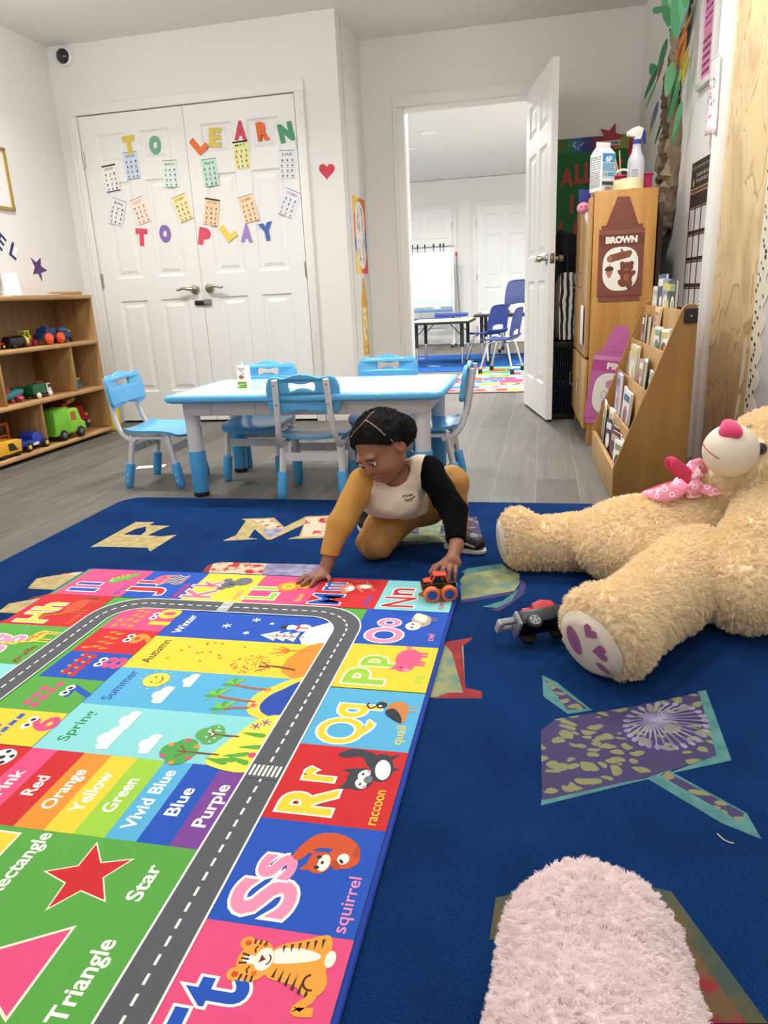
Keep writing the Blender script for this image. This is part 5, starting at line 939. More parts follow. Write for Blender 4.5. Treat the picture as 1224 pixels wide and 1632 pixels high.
# crayons, local x along the side panel
F_CAB = ct.matrix_world.copy(); F_CAB = Matrix.Translation((0.236, 3.91, 0)) @ Matrix.Rotation(math.radians(2.0), 4, 'Z') @ frame((0, -0.0005, 0), (1, 0, 0), (0, 0, 1), (0, -1, 0))
B1, B2, B3, CRW, LINE = m('#7d4638', 0.55), m('#8a5242', 0.55), m('#6d3a2f', 0.55), m('#f1ebe2', 0.55), m('#3f221b', 0.55)
def crayon(cols, name, w_, art):
    c1, c2, c3, ln = cols; b = Flat(z=0.0012, dz=5e-5); k = w_ / 2
    out = [(-0.92 * k, -2.35 * k), (0.92 * k, -2.35 * k), (0.92 * k, -2.12 * k), (k, -2.12 * k), (k, 0.80 * k), (0.9 * k, 0.80 * k), (0.9 * k, 0.98 * k), (0.70 * k, 0.98 * k), (0.26 * k, 2.15 * k), (-0.26 * k, 2.15 * k), (-0.70 * k, 0.98 * k), (-0.9 * k, 0.98 * k), (-0.9 * k, 0.80 * k), (-k, 0.80 * k), (-k, -2.12 * k), (-0.92 * k, -2.12 * k)]
    b.prism([out], 0.0012, c1); b.rect(-k, 0.58 * k, k, 0.80 * k, c2); b.rect(-k, 0.12 * k, k, 0.58 * k, c3); b.rect(-k, -2.12 * k, k, -2.07 * k, c3)
    for y in (0.80, 0.58, 0.12, -2.12): b.line([(-k, y * k), (k, y * k)], 0.0012, ln)
    b.line([(-0.7 * k, 0.98 * k), (0.7 * k, 0.98 * k)], 0.0012, ln)
    b.text(name, 0 if name == 'BROWN' else 0.16 * k, 0.35 * k, 0.26 * k, CRW, 1.38 * k if name == 'BROWN' else 1.0 * k, off=0.06)
    b.poly(catmull([(0.8 * k, -0.9 * k), (0.72 * k, -0.3 * k), (0.35 * k, 0.02 * k), (-0.35 * k, 0.02 * k), (-0.72 * k, -0.3 * k), (-0.8 * k, -0.9 * k), (-0.72 * k, -1.5 * k), (-0.35 * k, -1.85 * k), (0.35 * k, -1.85 * k), (0.72 * k, -1.5 * k)], 6), ln); b.poly(catmull([(0.785 * k, -0.9 * k), (0.705 * k, -0.31 * k), (0.34 * k, 0.0), (-0.34 * k, 0.0), (-0.705 * k, -0.31 * k), (-0.785 * k, -0.9 * k), (-0.705 * k, -1.49 * k), (-0.34 * k, -1.835 * k), (0.34 * k, -1.835 * k), (0.705 * k, -1.49 * k)], 6), CRW)
    art(b, k); return b
LOG, LOG2, LOGL = m('#8a5139', 0.55), m('#b07a5c', 0.55), m('#5a2f22', 0.55)
def brown_art(b, k):
    P_ = lambda *q: [(x * k, y * k) for x, y in q]
    b.poly(P_((-0.45, -0.62), (0.40, -0.42), (0.5, -0.25), (0.44, -0.12), (0.1, -0.16), (0.06, -0.04), (-0.02, -0.06), (0.0, -0.18), (-0.5, -0.30)), LOGL); b.poly(P_((-0.44, -0.59), (0.39, -0.40), (0.47, -0.25), (0.42, -0.14), (0.08, -0.18), (0.04, -0.07), (0.01, -0.08), (0.02, -0.20), (-0.48, -0.32)), LOG)
    b.ell(-0.47 * k, -0.46 * k, 0.14 * k, 0.15 * k, LOGL); b.ell(-0.47 * k, -0.46 * k, 0.12 * k, 0.13 * k, LOG2); b.line([(p[0], p[1]) for p in ellpts(-0.47 * k, -0.46 * k, 0.06 * k, 0.07 * k, 0, 10)], 0.001, LOGL, True); b.line(P_((-0.2, -0.42), (0.3, -0.30)), 0.001, LOGL); b.line(P_((-0.1, -0.32), (0.35, -0.22)), 0.001, LOGL)
    b.blob(P_((-0.62, -0.98), (-0.36, -0.98), (-0.36, -1.12), (-0.48, -1.3), (-0.6, -1.14)), LOG2); b.blob(P_((-0.68, -0.95), (-0.62, -0.82), (-0.48, -0.78), (-0.34, -0.82), (-0.3, -0.95), (-0.48, -1.0)), LOGL); b.line(P_((-0.48, -0.8), (-0.46, -0.68)), 0.003, LOGL)
    BR, BRL = m('#7a4028', 0.55), m('#9b6142', 0.55)
    for x, y, rx, ry, rot in ((0.28, -1.25, 0.25, 0.3, 0), (0.10, -1.55, 0.13, 0.2, 50), (0.42, -1.6, 0.13, 0.2, -10), (0.05, -1.1, 0.1, 0.18, 50), (0.52, -1.15, 0.1, 0.18, -50), (0.28, -0.86, 0.27, 0.22, 0), (0.08, -0.7, 0.1, 0.1, 0), (0.48, -0.7, 0.1, 0.1, 0)): b.ell(x * k, y * k, rx * k * 1.07, ry * k * 1.07, LOGL, rot)
    for x, y, rx, ry, rot in ((0.28, -1.25, 0.25, 0.3, 0), (0.10, -1.55, 0.13, 0.2, 50), (0.42, -1.6, 0.13, 0.2, -10), (0.05, -1.1, 0.1, 0.18, 50), (0.52, -1.15, 0.1, 0.18, -50), (0.28, -0.86, 0.27, 0.22, 0), (0.08, -0.7, 0.1, 0.1, 0), (0.48, -0.7, 0.1, 0.1, 0)): b.ell(x * k, y * k, rx * k, ry * k, BR, rot)
    b.ell(0.28 * k, -1.3 * k, 0.12 * k, 0.16 * k, BRL); b.ell(0.28 * k, -0.93 * k, 0.1 * k, 0.08 * k, BRL); b.ell(0.28 * k, -0.89 * k, 0.035 * k, 0.025 * k, LINE); b.ell(0.18 * k, -0.83 * k, 0.02 * k, 0.025 * k, LINE); b.ell(0.38 * k, -0.83 * k, 0.02 * k, 0.025 * k, LINE)
b = crayon((B1, B2, B3, LINE), 'BROWN', 0.216, brown_art)
def on_cab(px, py): return on_plane(F_CAB, px, py)
xy = on_cab(993, 405); x_ = xy[0] + 0.0; o = wall_thing(b, 'crayon_cutout', F_CAB, on_cab(989.5, 405)[0], 1.222 - 0.2322, 0.0004, 'large brown paper crayon taped to the side of the oak cabinet', 'decoration', 'crayon cut-outs', 0)
K1, K2, K3, KL = m('#c76aa6', 0.5), m('#d98bbb', 0.5), m('#bb4f94', 0.5), m('#7c3a63', 0.5)
def pink_art(b, k):
    b.blob([(x * k, y * k) for x, y in ((-0.1, -0.3), (0.2, -0.25), (0.45, -0.4), (0.4, -0.7), (0.1, -0.75), (-0.2, -0.62), (-0.25, -0.42))], K2); b.line(catmull([(x * k, y * k) for x, y in ((-0.1, -0.3), (0.2, -0.25), (0.45, -0.4), (0.4, -0.7), (0.1, -0.75), (-0.2, -0.62), (-0.25, -0.42))], 5), 0.0015, KL, True)
    b.line(ellpts(-0.28 * k, -0.98 * k, 0.12 * k, 0.17 * k, 0, 14), 0.002, KL, True); b.blob([(x * k, y * k) for x, y in ((-0.25, -1.2), (0.1, -1.2), (0.3, -1.5), (0.0, -1.75), (-0.3, -1.6))], m('#c43f7f', 0.5)); b.line([(-0.35 * k, -1.75 * k), (0.3 * k, -1.3 * k)], 0.002, KL)
b = crayon((K1, K2, K3, KL), 'PINK', 0.225, pink_art)
wall_thing(b, 'crayon_cutout', F_CAB, 0.125, 0.375, 0.0004, 'bright pink paper crayon low on the cabinet side, half behind the book rack', 'decoration', 'crayon cut-outs', -7)
# ---- on top of the cabinet
Z = CH_ + 0.0005
t = thing('milk_carton', 'blue and white gable-top milk carton on the cabinet edge', 'carton', (0.272, 3.985, Z), math.radians(38)); w_ = 0.042
b = MB(); b.box((0, 0, 0.085), (2 * w_, 2 * w_, 0.17), m('#f0f0ee', 0.4), 0.003); b.add([(-w_, -w_, 0.169), (w_, -w_, 0.169), (w_, w_, 0.169), (-w_, w_, 0.169), (-w_, 0, 0.205), (w_, 0, 0.205), (-w_ * 0.9, 0, 0.222), (w_ * 0.9, 0, 0.222)], [(0, 1, 5, 4), (2, 3, 4, 5), (0, 4, 3), (1, 2, 5)], m('#d8dde2', 0.4)); b.box((0, 0, 0.213), (2 * w_, 0.006, 0.02), m('#f4f4f2', 0.4), 0.001); b.build('carton_body', t)
CB, CB2, CT = m('#3f95d0', 0.4), m('#a9d6ee', 0.4), m('#6a6f78', 0.5)
for nm, R_, main in (('front_print', Matrix(((1, 0, 0, 0), (0, 0, -1, -w_ - 0.0003), (0, 1, 0, 0), (0, 0, 0, 1))), True), ('side_print', Matrix(((0, 0, -1, -w_ - 0.0003), (-1, 0, 0, 0), (0, 1, 0, 0), (0, 0, 0, 1))), False)):
    b = Flat(z=0, dz=6e-5)
    if main:
        b.rect(-w_ + 0.003, 0.06, w_ - 0.003, 0.168, CB2); b.rect(-w_ + 0.003, 0.13, w_ - 0.003, 0.168, CB); b.text('6F', 0, 0.144, 0.022, m('#f6f6f6', 0.4), 0.04, off=0.05); b.scribble(-0.034, 0.09, 0.034, 0.125, m('#2f6fae', 0.4), rs, 4); b.ell(-0.02, 0.078, 0.008, 0.008, m('#d8a94a', 0.4)); b.rect(-0.004, 0.07, 0.034, 0.084, m('#5f9fce', 0.4)); b.rect(-w_ + 0.003, 0.028, w_ - 0.003, 0.044, m('#353c58', 0.4)); b.rect(-0.02, 0.006, 0.02, 0.022, m('#b9babd', 0.4))
        for k in range(8): b.rect(-0.018 + k * 0.0046, 0.007, -0.0165 + k * 0.0046 + 0.001 * (k % 2), 0.021, m('#2c2c30', 0.4))
    else:
        b.scribble(-0.035, 0.1, 0.035, 0.16, CT, rs, 6); b.scribble(-0.035, 0.02, 0.035, 0.095, CT, rs, 9); b.line(rrect(-0.037, 0.098, 0.037, 0.162, 0.002, 2), 0.001, CT, True)
    b.v = [tuple(R_ @ Vector(p)) for p in b.v]; b.build(nm, t)
t = thing('spray_bottle', 'white spray bottle with blue collar and trigger on the cabinet', 'bottle', (0.437, 4.075, Z), math.radians(15)); t.scale = (1, 1, 0.92)
MB().lathe([(0.034, 0), (0.041, 0.004), (0.041, 0.145), (0.038, 0.165), (0.024, 0.195), (0.019, 0.225), (0.021, 0.232), (0.017, 0.236), (0.017, 0.245), (0.0, 0.246)], m('#e9eaf2', 0.3, trans=0.25), 28).build('bottle_body', t)
MB().lathe([(0.0195, 0.236), (0.0195, 0.255), (0.016, 0.258)], m('#2a3f9e', 0.4), 20).build('collar', t)
b = MB(); b.wedge([(-0.05, 0.278), (-0.036, 0.272), (-0.014, 0.27), (-0.012, 0.256), (0.012, 0.256), (0.02, 0.275), (0.026, 0.31), (0.0, 0.322), (-0.034, 0.31), (-0.052, 0.296)], 'y', -0.014, 0.014, m('#f1efe6', 0.4), 0.004); b.build('spray_head', t)
b = MB(); b.tube([(0.018, 0, 0.305), (0.034, 0, 0.285), (0.034, 0, 0.255), (0.038, 0, 0.235)], [0.008, 0.009, 0.008, 0.005], m('#273a94', 0.4), 10); b.build('trigger', t)
b = Flat(z=0, dz=5e-5); b.rect(-0.017, 0.055, 0.017, 0.115, m('#f6f6f4', 0.5)); b.scribble(-0.014, 0.06, 0.014, 0.11, CT, rs, 5); b.v = [(x * 0.98 - 0.016, -math.sqrt(max(0, 0.0415 ** 2 - (x - 0.016) ** 2)) - 0.0003 - z, y) for x, y, z in b.v]; b.build('label', t)
t = thing('tape_roll', 'pale yellow roll of masking tape lying at the cabinet edge', 'tape', (0.402, 3.965, Z), math.radians(-40)); b = MB(); prof_ = [(0.035, 0.001), (0.056, 0.001), (0.056, 0.05), (0.035, 0.05)]
t.location = (0.398, 3.958, Z)
t.location = (0.41, 3.975, Z); b.lathe(prof_ + [prof_[0]], m('#ece3b4', 0.6), 32); b.build('roll', t); b = MB(); b.box((-0.03, -0.056, 0.025), (0.06, 0.0015, 0.045), m('#e3d8a4', 0.6), 0.0005, rot=(0, 0, 0.25)); b.build('loose_end', t)
t = thing('pink_bin', 'crimson plastic bin behind the spray bottle on the cabinet', 'bin', (0.425, 4.20, Z), 0); b = MB()
o1 = rrect(-0.1, -0.08, 0.1, 0.08, 0.02); 
b.prism([o1], 0.004, m('#c0205c', 0.4)); b.prism([o1, rrect(-0.095, -0.075, 0.095, 0.075, 0.017)], 0.085, m('#c0205c', 0.4), Matrix.Translation((0, 0, 0.004))); b.prism([rrect(-0.106, -0.086, 0.106, 0.086, 0.022), rrect(-0.095, -0.075, 0.095, 0.075, 0.017)], 0.008, m('#d02a68', 0.4), Matrix.Translation((0, 0, 0.082)), 0.002); b.build('bin_body', t)
for k, (dx, dy, ang, ln) in enumerate(((-0.05, -0.03, -0.22, 0.2), (-0.04, -0.02, -0.1, 0.205), (-0.03, -0.03, -0.3, 0.19))):
    b = MB(); b.cyl((0, 0, 0), (0, 0, ln), 0.003, m('#e6d9ae', 0.6), seg=8); o = b.build('wooden_stick', loc=(0.425 + dx, 4.20 + dy, Z + 0.006)); o.rotation_euler = (0.05, ang, 0); tag(o, 'pale wooden sticks standing in the crimson bin', 'stick', 'sticks in the bin')
b = MB(); b.tube(ellpts3 if False else [(0.05 * math.cos(a), 0.0, 0.055 + 0.05 * math.sin(a)) for a in [math.pi * k / 12 for k in range(13)]], 0.006, m('#f0efec', 0.4), 8); b.lathe([(0.045, 0.0), (0.055, 0.055), (0.05, 0.055), (0.042, 0.004), (0, 0.003)], m('#eceae6', 0.4), 24); o = b.build('white_basket', loc=(0.375, 4.06, Z)); tag(o, 'small white basket with round handle behind the tape roll', 'basket')
b = MB(); b.box((0.0, 0, 0.045), (0.05, 0.09, 0.09), m('#9fb6c9', 0.5), 0.006, rot=(0, 0, 0.3)); b.box((-0.01, 0.03, 0.1), (0.04, 0.05, 0.04), m('#e9e9e6', 0.5), 0.008, rot=(0.2, 0.3, 0.4)); b.box((0.0, -0.02, 0.1), (0.03, 0.04, 0.03), m('#2f57a8', 0.5), 0.006, rot=(0.3, 0.1, 0.2)); o = b.build('wipes_packet', loc=(0.262, 4.10, Z)); tag(o, 'crumpled white and blue packet behind the milk carton', 'packet')
t = thing('toy_doll', 'tiny pink round-headed soft toy with navy hat hung over the cabinet edge', 'toy', (0.19, 4.05, 1.165)); b = MB(); b.ball((0, 0, 0.03), (0.032, 0.03, 0.03), m('#d98aa0', 0.8), 16); b.build('head', t); b = MB(); b.prism([[(-0.02, 0), (0.03, 0), (0.036, 0.06), (-0.026, 0.062)]], 0.02, m('#28307a', 0.7), frame((0, 0.01, 0.055), (1, 0, 0), (0, 0, 1), (0, -1, 0)), 0.004); b.build('hat', t); b = MB(); b.tube([(0.02, 0, 0.01), (0.03, 0, -0.02), (0.028, 0, -0.05)], [0.018, 0.02, 0.008], m('#ece6e2', 0.8), 10); b.build('body', t)
b = MB()
for s in (-1, 1): b.ball((s * 0.010, -0.029, 0.036), 0.0035, m('#2a1a1e', 0.4), 8)
b.build('eyes', t)
b = MB(); b.box((0, 0, 0), (0.004, 0.13, 0.2), m('#f2f1ee', 0.5), 0.001); o = b.build('white_card', loc=(0.202, 4.08, 0.62)); o.rotation_euler = (0, 0, math.radians(2)); tag(o, 'white paper card stuck to the cabinet door', 'paper')
# ---- rear wall board and clutter behind the open door
b = Flat(z=0.004, dz=8e-5); BW, BH = 0.53, 1.0; bx0 = 0.055
b.box((BW / 2, BH / 2, 0.002), (BW, BH, 0.004), m('#1f6b33', 0.7)); 
for i, hx in enumerate(('#5a6b2f', '#2f7a55', '#2f6fae', '#3a3f86', '#7a2f5a', '#a83a36', '#b8822f', '#8f9a3a', '#b23a34')): b.poly([(i * BW / 9, BH - 0.085), ((i + 1) * BW / 9, BH - 0.085), ((i + 1) * BW / 9, BH), (i * BW / 9, BH)], m(hx, 0.7)); b.ell(i * BW / 9 + 0.03, BH - 0.03, 0.02, 0.012, m(hx, 0.5), 20)
for k in range(12): b.ell(0.13 + rs.uniform(-0.05, 0.06), BH - rs.uniform(0.01, 0.07), 0.005, 0.003, m('#cfe8ef', 0.4), rs.uniform(0, 90), 8)
for i, hx in enumerate(('#b23a34', '#b8822f')): b.poly([(BW - 0.07, BH - 0.085 - 0.16 * i), (BW, BH - 0.085 - 0.16 * i), (BW, BH - 0.085 - 0.16 * (i + 1)), (BW - 0.04, BH - 0.085 - 0.16 * (i + 1))], m(hx, 0.7))
RL = m('#b3422f', 0.6)
for t_, x, y, h_, w2 in (('A', 0.085, 0.77, 0.11, 0.085), ('L', 0.165, 0.785, 0.11, 0.06), ('L', 0.225, 0.79, 0.11, 0.055), ('Y', 0.405, 0.79, 0.11, 0.08), ('I', 0.12, 0.60, 0.11, 0.022), ('N', 0.22, 0.61, 0.11, 0.075), ('L', 0.07, 0.435, 0.1, 0.06), ('O', 0.175, 0.445, 0.1, 0.085)): b.text(t_, x, y, h_, RL, w2, off=0.05)
wall_thing(b, 'bulletin_board', F_REAR, bx0, 0.745, 0.0005, 'green bulletin board with red cut-out letters on the wall behind the open door', 'board')
x, y = on_plane(F_REAR, 973, 218); b = MB(); b.prism([star_pts(0, 0, 0.085, 70)], 0.003, m('#a5303c', 0.6)); wall_thing(b, 'star_cutout', F_REAR, x, y, 0.008, 'red paper star pinned to the top of the green board', 'decoration')
x, y = on_plane(F_REAR, 969, 229); b = Flat(z=0.002); b.box((0, 0, 0.001), (0.15, 0.03, 0.002), m('#c9c6c6', 0.5)); b.rect(-0.065, -0.008, -0.03, 0.008, m('#7d7d84', 0.5)); b.rect(0.02, -0.008, 0.065, 0.008, m('#7d7d84', 0.5)); wall_thing(b, 'name_strip', F_REAR, x, y, 0.0125, 'grey name strip below the red star', 'label')
# crates
def crate(label, x, y, z, hx, h_=0.2, rz=0):
    t = thing('plastic_crate', label, 'crate', (x, y, z), rz, 'stacked crates behind the door'); mt = m(hx, 0.5); W2, D2 = 0.15, 0.14
    b = MB(); b.box((0, 0, 0.006), (2 * W2 - 0.02, 2 * D2 - 0.02, 0.012), mt, 0.003); b.build('base', t)
    for ax, s in ((0, -1), (0, 1), (1, -1), (1, 1)):
        b = MB(); Lq = W2 if ax else D2; off = s * (D2 if ax else W2)
        def P_(c, d): b.box((c, off, d[2]) if ax else (off, c, d[2]), (d[0], 0.006, d[1]) if ax else (0.006, d[0], d[1]), mt, 0.001)
        P_(0, (2 * Lq, 0.03, 0.018)); P_(0, (2 * Lq, 0.035, h_ - 0.018)); P_(0, (2 * Lq, 0.008, h_ * 0.5))
        for k in range(11): P_(-Lq + 0.01 + k * (2 * Lq - 0.02) / 10, (0.008, h_ - 0.03, h_ / 2))
        b.build('slatted_side', t)
    return t
crate('dark blue plastic crate, lowest of the stack behind the door', 0.16, 5.14, 0.0, '#1d2f86', 0.17); crate('bright blue plastic crate above the lowest one behind the door', 0.155, 5.13, 0.172, '#213a9e', 0.17); crate('black plastic crate in the middle of the stack behind the door', 0.16, 5.14, 0.344, '#17181c', 0.2); crate('grey plastic crate near the top of the stack behind the door', 0.155, 5.13, 0.546, '#4c4e54', 0.13); crate('dark grey plastic crate topping the stack behind the door', 0.16, 5.14, 0.678, '#3a3b40', 0.1)
b = MB(); bm_ = bmesh.new(); bmesh.ops.create_icosphere(bm_, subdivisions=4, radius=1)
for v in bm_.verts: d = v.co.copy(); k = 1 + 0.1 * math.sin(6 * d.x + 4 * d.z) + 0.08 * math.sin(9 * d.y); v.co = Vector((0.10 * d.x * k, 0.1 * d.y * k, 0.19 + 0.19 * d.z * k))
b.bm(bm_, m('#101014', 0.8)); o = b.build('black_coat', loc=(0.135, 5.16, 0.78), angle=80); tag(o, 'black bundled coat on top of the crates behind the door', 'coat')
t = thing('striped_bag', 'black and white chevron bag squeezed beside the cabinet', 'bag', (0.135, 4.855, 0.50), 0.1); b = MB(); bm_ = bmesh.new(); bmesh.ops.create_cube(bm_, size=1); bmesh.ops.subdivide_edges(bm_, edges=list(bm_.edges), cuts=6, use_grid_fill=True)
for v in bm_.verts: v.co = Vector((v.co.x * 0.1 * (1 - 0.5 * v.co.z ** 2), v.co.y * 0.24, (v.co.z + 0.5) * 0.40))
CHV = blotch('chevron', '#17171a', '#e2e2e2', 9, 0.45, 0.55, 'wave', 0.8, 0.1); b.bm(bm_, CHV); b.build('bag_body', t)
MB().tube([(0, -0.08, 0.4), (0, -0.05, 0.5), (0, 0.05, 0.5), (0, 0.08, 0.4)], 0.008, m('#17171a', 0.8), 8).build('strap', t)
crate('black milk crate carrying the chevron bag beside the cabinet', 0.128, 4.855, 0.0, '#141519', 0.49).scale = (0.5, 0.9, 1)
# ---- magazine rack
RT = Matrix.Translation((0.275, 2.81, 0)) @ Matrix.Rotation(math.radians(1.9), 4, 'Z'); RL_ = 0.83
rk = thing('magazine_rack', 'sloping birch book rack with four open tiers and a top row', 'rack', M=RT)
side = [(0.0, 0.0), (0.266, 0.0), (0.266, 0.722), (0.262, 0.736), (0.25, 0.742), (0.228, 0.742), (0.214, 0.732), (0.207, 0.715), (0.0, 0.142)]
for y in (0.0, RL_ - 0.016):
    MB().wedge(side, 'y', y, y + 0.016, BIRCHS, 0.002).build('side_panel', rk)
MB().box((0.009, RL_ / 2, 0.068), (0.018, RL_ - 0.032, 0.136), BIRCH, 0.003).build('front_panel', rk)
tiers = [(0.054, 0.279), (0.108, 0.43), (0.16, 0.575), (0.212, 0.722)]
for i, (x, z) in enumerate(tiers):
    zp = ([0.136] + [q[1] for q in tiers])[i]
    MB().box((x + 0.004, RL_ / 2, (z + zp - 0.09) / 2), (0.008, RL_ - 0.032, z - zp + 0.09), BIRCH, 0.002, ).build('tier_panel', rk)
    xp = ([0.018] + [q[0] + 0.008 for q in tiers])[i]
    MB().box(((xp + x) / 2 , RL_ / 2, zp - 0.086), (x - xp + 0.006, RL_ - 0.032, 0.008), BIRCH, 0.001).build('tray', rk)
MB().box((0.258, RL_ / 2, 0.365), (0.008, RL_ - 0.032, 0.72), BIRCH, 0.001).build('back_panel', rk)
MB().box((0.237, RL_ / 2, 0.632), (0.034, RL_ - 0.032, 0.008), BIRCH, 0.001).build('tray', rk)
b = MB(); b.box((0.241, -0.004, 0.701), (0.046, 0.008, 0.052), m('#141416', 0.4), 0.003, 3); b.cyl((0.241, -0.006, 0.701), (0.241, -0.0095, 0.701), 0.004, MET, seg=10); b.build('corner_bracket', rk)
pk = [(0.018, 0.05), (0.062, 0.194), (0.116, 0.344), (0.168, 0.489), (0.222, 0.636)]
BK = [(0, 0.10, 0.012, 0.14, 0.175, '#ece6dc', 'white storybook at the near end of the lowest rack tier'), (0, 0.165, 0.010, 0.13, 0.18, '#e6dfd2', 'cream booklet in the lowest tier beside the maroon one'), (0, 0.23, 0.012, 0.15, 0.19, '#64192b', 'maroon exercise book in the lowest rack tier'), (0, 0.31, 0.012, 0.15, 0.195, '#33272c', 'black marbled notebook with pink edge in the lowest tier'), (0, 0.47, 0.010, 0.11, 0.2, '#2b2a2e', 'thin black booklet in the lowest rack tier'), (0, 0.54, 0.012, 0.13, 0.235, '#e9e7da', 'tall white book in the lowest rack tier'), (0, 0.70, 0.008, 0.1, 0.22, '#8a8478', 'grey booklet near the far end of the lowest tier'), (0, 0.755, 0.006, 0.1, 0.24, '#f1ece6', 'white leaflet leaning out at the far end of the lowest tier'),
      (1, 0.33, 0.012, 0.13, 0.2, '#d9d2cf', 'white picture-dictionary at the near end of the second tier'), (1, 0.42, 0.010, 0.13, 0.2, '#e9e4e1', 'white picture cards in the second tier beside the lilac book'), (1, 0.56, 0.016, 0.15, 0.245, '#a796bd', 'lilac book with brown cover picture in the second tier'), 
      (2, 0.17, 0.010, 0.09, 0.15, '#dcd8cf', 'pale booklet at the near end of the third tier'), (2, 0.25, 0.014, 0.12, 0.185, '#74907a', 'green-edged white book in the third rack tier'), (2, 0.35, 0.010, 0.10, 0.175, '#b9988f', 'pinkish book in the third rack tier'), (2, 0.53, 0.014, 0.14, 0.22, '#cfc5ae', 'tall beige book in the third tier'), (2, 0.64, 0.012, 0.10, 0.19, '#8f8a7c', 'grey-green book standing beside the tall beige one'), (2, 0.72, 0.008, 0.06, 0.18, '#3e3a30', 'dark slim book at the far end of the third tier'),
      (3, 0.16, 0.010, 0.09, 0.16, '#ebe8e4', 'white rounded book at the near end of the fourth tier'), (3, 0.24, 0.012, 0.09, 0.15, '#6f5d55', 'brown book in the fourth tier beside the white one'), (3, 0.33, 0.010, 0.10, 0.16, '#d9dcd6', 'pale green-white book under the word covers in the fourth tier'), (3, 0.41, 0.010, 0.1, 0.235, '#d8bb8c', 'tan cover lettered RED in red and blue strokes, fourth tier'), (3, 0.56, 0.012, 0.08, 0.19, '#b3a58a', 'beige book at the middle of the fourth tier'), (3, 0.64, 0.010, 0.07, 0.2, '#4a3d34', 'dark book near the far end of the fourth tier'), (3, 0.71, 0.012, 0.08, 0.2, '#c49c8a', 'salmon book at the far end of the fourth tier'),
      (4, 0.27, 0.012, 0.10, 0.19, '#29301f', 'black book with green edge on the top row'), (4, 0.34, 0.010, 0.10, 0.19, '#3a4630', 'dark green book on the top row'), (4, 0.41, 0.012, 0.12, 0.195, '#7f93ae', 'light blue book on the top row'), (4, 0.50, 0.012, 0.14, 0.215, '#3c5578', 'blue patterned tall book on the top row'), (4, 0.64, 0.010, 0.12, 0.165, '#d6d9d2', 'pale small book at the far end of the top row')]
rb = random.Random(8)
for i, y, th, bw, bh, hx, lab in BK:
    x0, z0 = pk[i]; lean = math.radians(rb.uniform(3, 6) if i < 4 else 1); yaw = math.radians(rb.uniform(-9, 9)) * (0.35 if i == 4 else 1); roll = math.radians(rb.uniform(-3, 3)) 
    xx = x0 + (0.012 if i < 4 else 0.006) + (0.007 if BK.index((i, y, th, bw, bh, hx, lab)) % 2 else 0) * (i < 4)
    M_ = RT @ Matrix.Translation((xx, y, z0 - 0.0)) @ Matrix.Rotation(yaw, 4, 'Z') @ Matrix.Rotation(lean, 4, 'Y') @ Matrix.Rotation(roll, 4, 'X')
    t = thing('picture_book', lab, 'book', M=M_, group='books in the magazine rack')
    b = MB(); b.box((0, 0, bh / 2), (th * 0.7, bw - 0.004, bh - 0.006), m('#efe9dc', 0.7)); b.build('pages', t)
    b = Flat(z=0); cv = m(hx, 0.45)
    for s in (-1, 1): b.box((s * th * 0.42, 0, bh / 2), (0.0015, bw, bh), cv, 0.0005)
    b.box((0, bw / 2, bh / 2), (th * 0.84, 0.0015, bh), cv)
    fx = -th * 0.42 - 0.0009
    def onc(pts, mt): 
        b.add([(fx - 0.0001 * len(b.f) / 50, -p[0], p[1]) for p in pts], [tuple(range(len(pts)))], mt)
    c2, c3 = m(rb.choice(['#efe9df', '#c9b59a', '#b0524a', '#4a6a8a', '#d8c76a', '#8a9f7a']), 0.45), m(rb.choice(['#3a3a40', '#7a4a3a', '#e9e4da', '#5a7a6a', '#c46a7a']), 0.45)
    if 'lettered RED' in lab:
        f2 = Flat(z=0, dz=6e-5)
        for q, (tt, hx2) in enumerate((('R', '#2f3f8a'), ('E', '#b8352c'), ('D', '#c2452f'))): f2.text(tt, -0.032 + q * 0.032, bh - 0.05, 0.06, m(hx2, 0.45), 0.026, off=0.02)
        b.add([(fx - z, -x, y_) for x, y_, z in f2.v], [], cv); k0 = len(b.v) - len(f2.v)
        for fc, mi_ in zip(f2.f, f2.mi): b.f.append(tuple(k0 + a for a in fc)); b.mi.append(b.slot(f2.mats[mi_]))
    else:
        onc([(-bw * 0.4, bh * 0.78), (bw * 0.4, bh * 0.78), (bw * 0.4, bh * 0.92), (-bw * 0.4, bh * 0.92)], c2); onc(ellpts(rb.uniform(-0.01, 0.01), bh * 0.52, bw * 0.3, bh * 0.17, 0, 14), c3); onc(ellpts(rb.uniform(-0.01, 0.01), bh * 0.5, bw * 0.16, bh * 0.1, 0, 12), c2); onc([(-bw * 0.35, bh * 0.2), (bw * 0.2, bh * 0.2), (bw * 0.2, bh * 0.26), (-bw * 0.35, bh * 0.26)], c3)
    b.build('cover', t)
# ---- right wall
def rw(px, py): return on_plane(F_RIGHT, px, py)
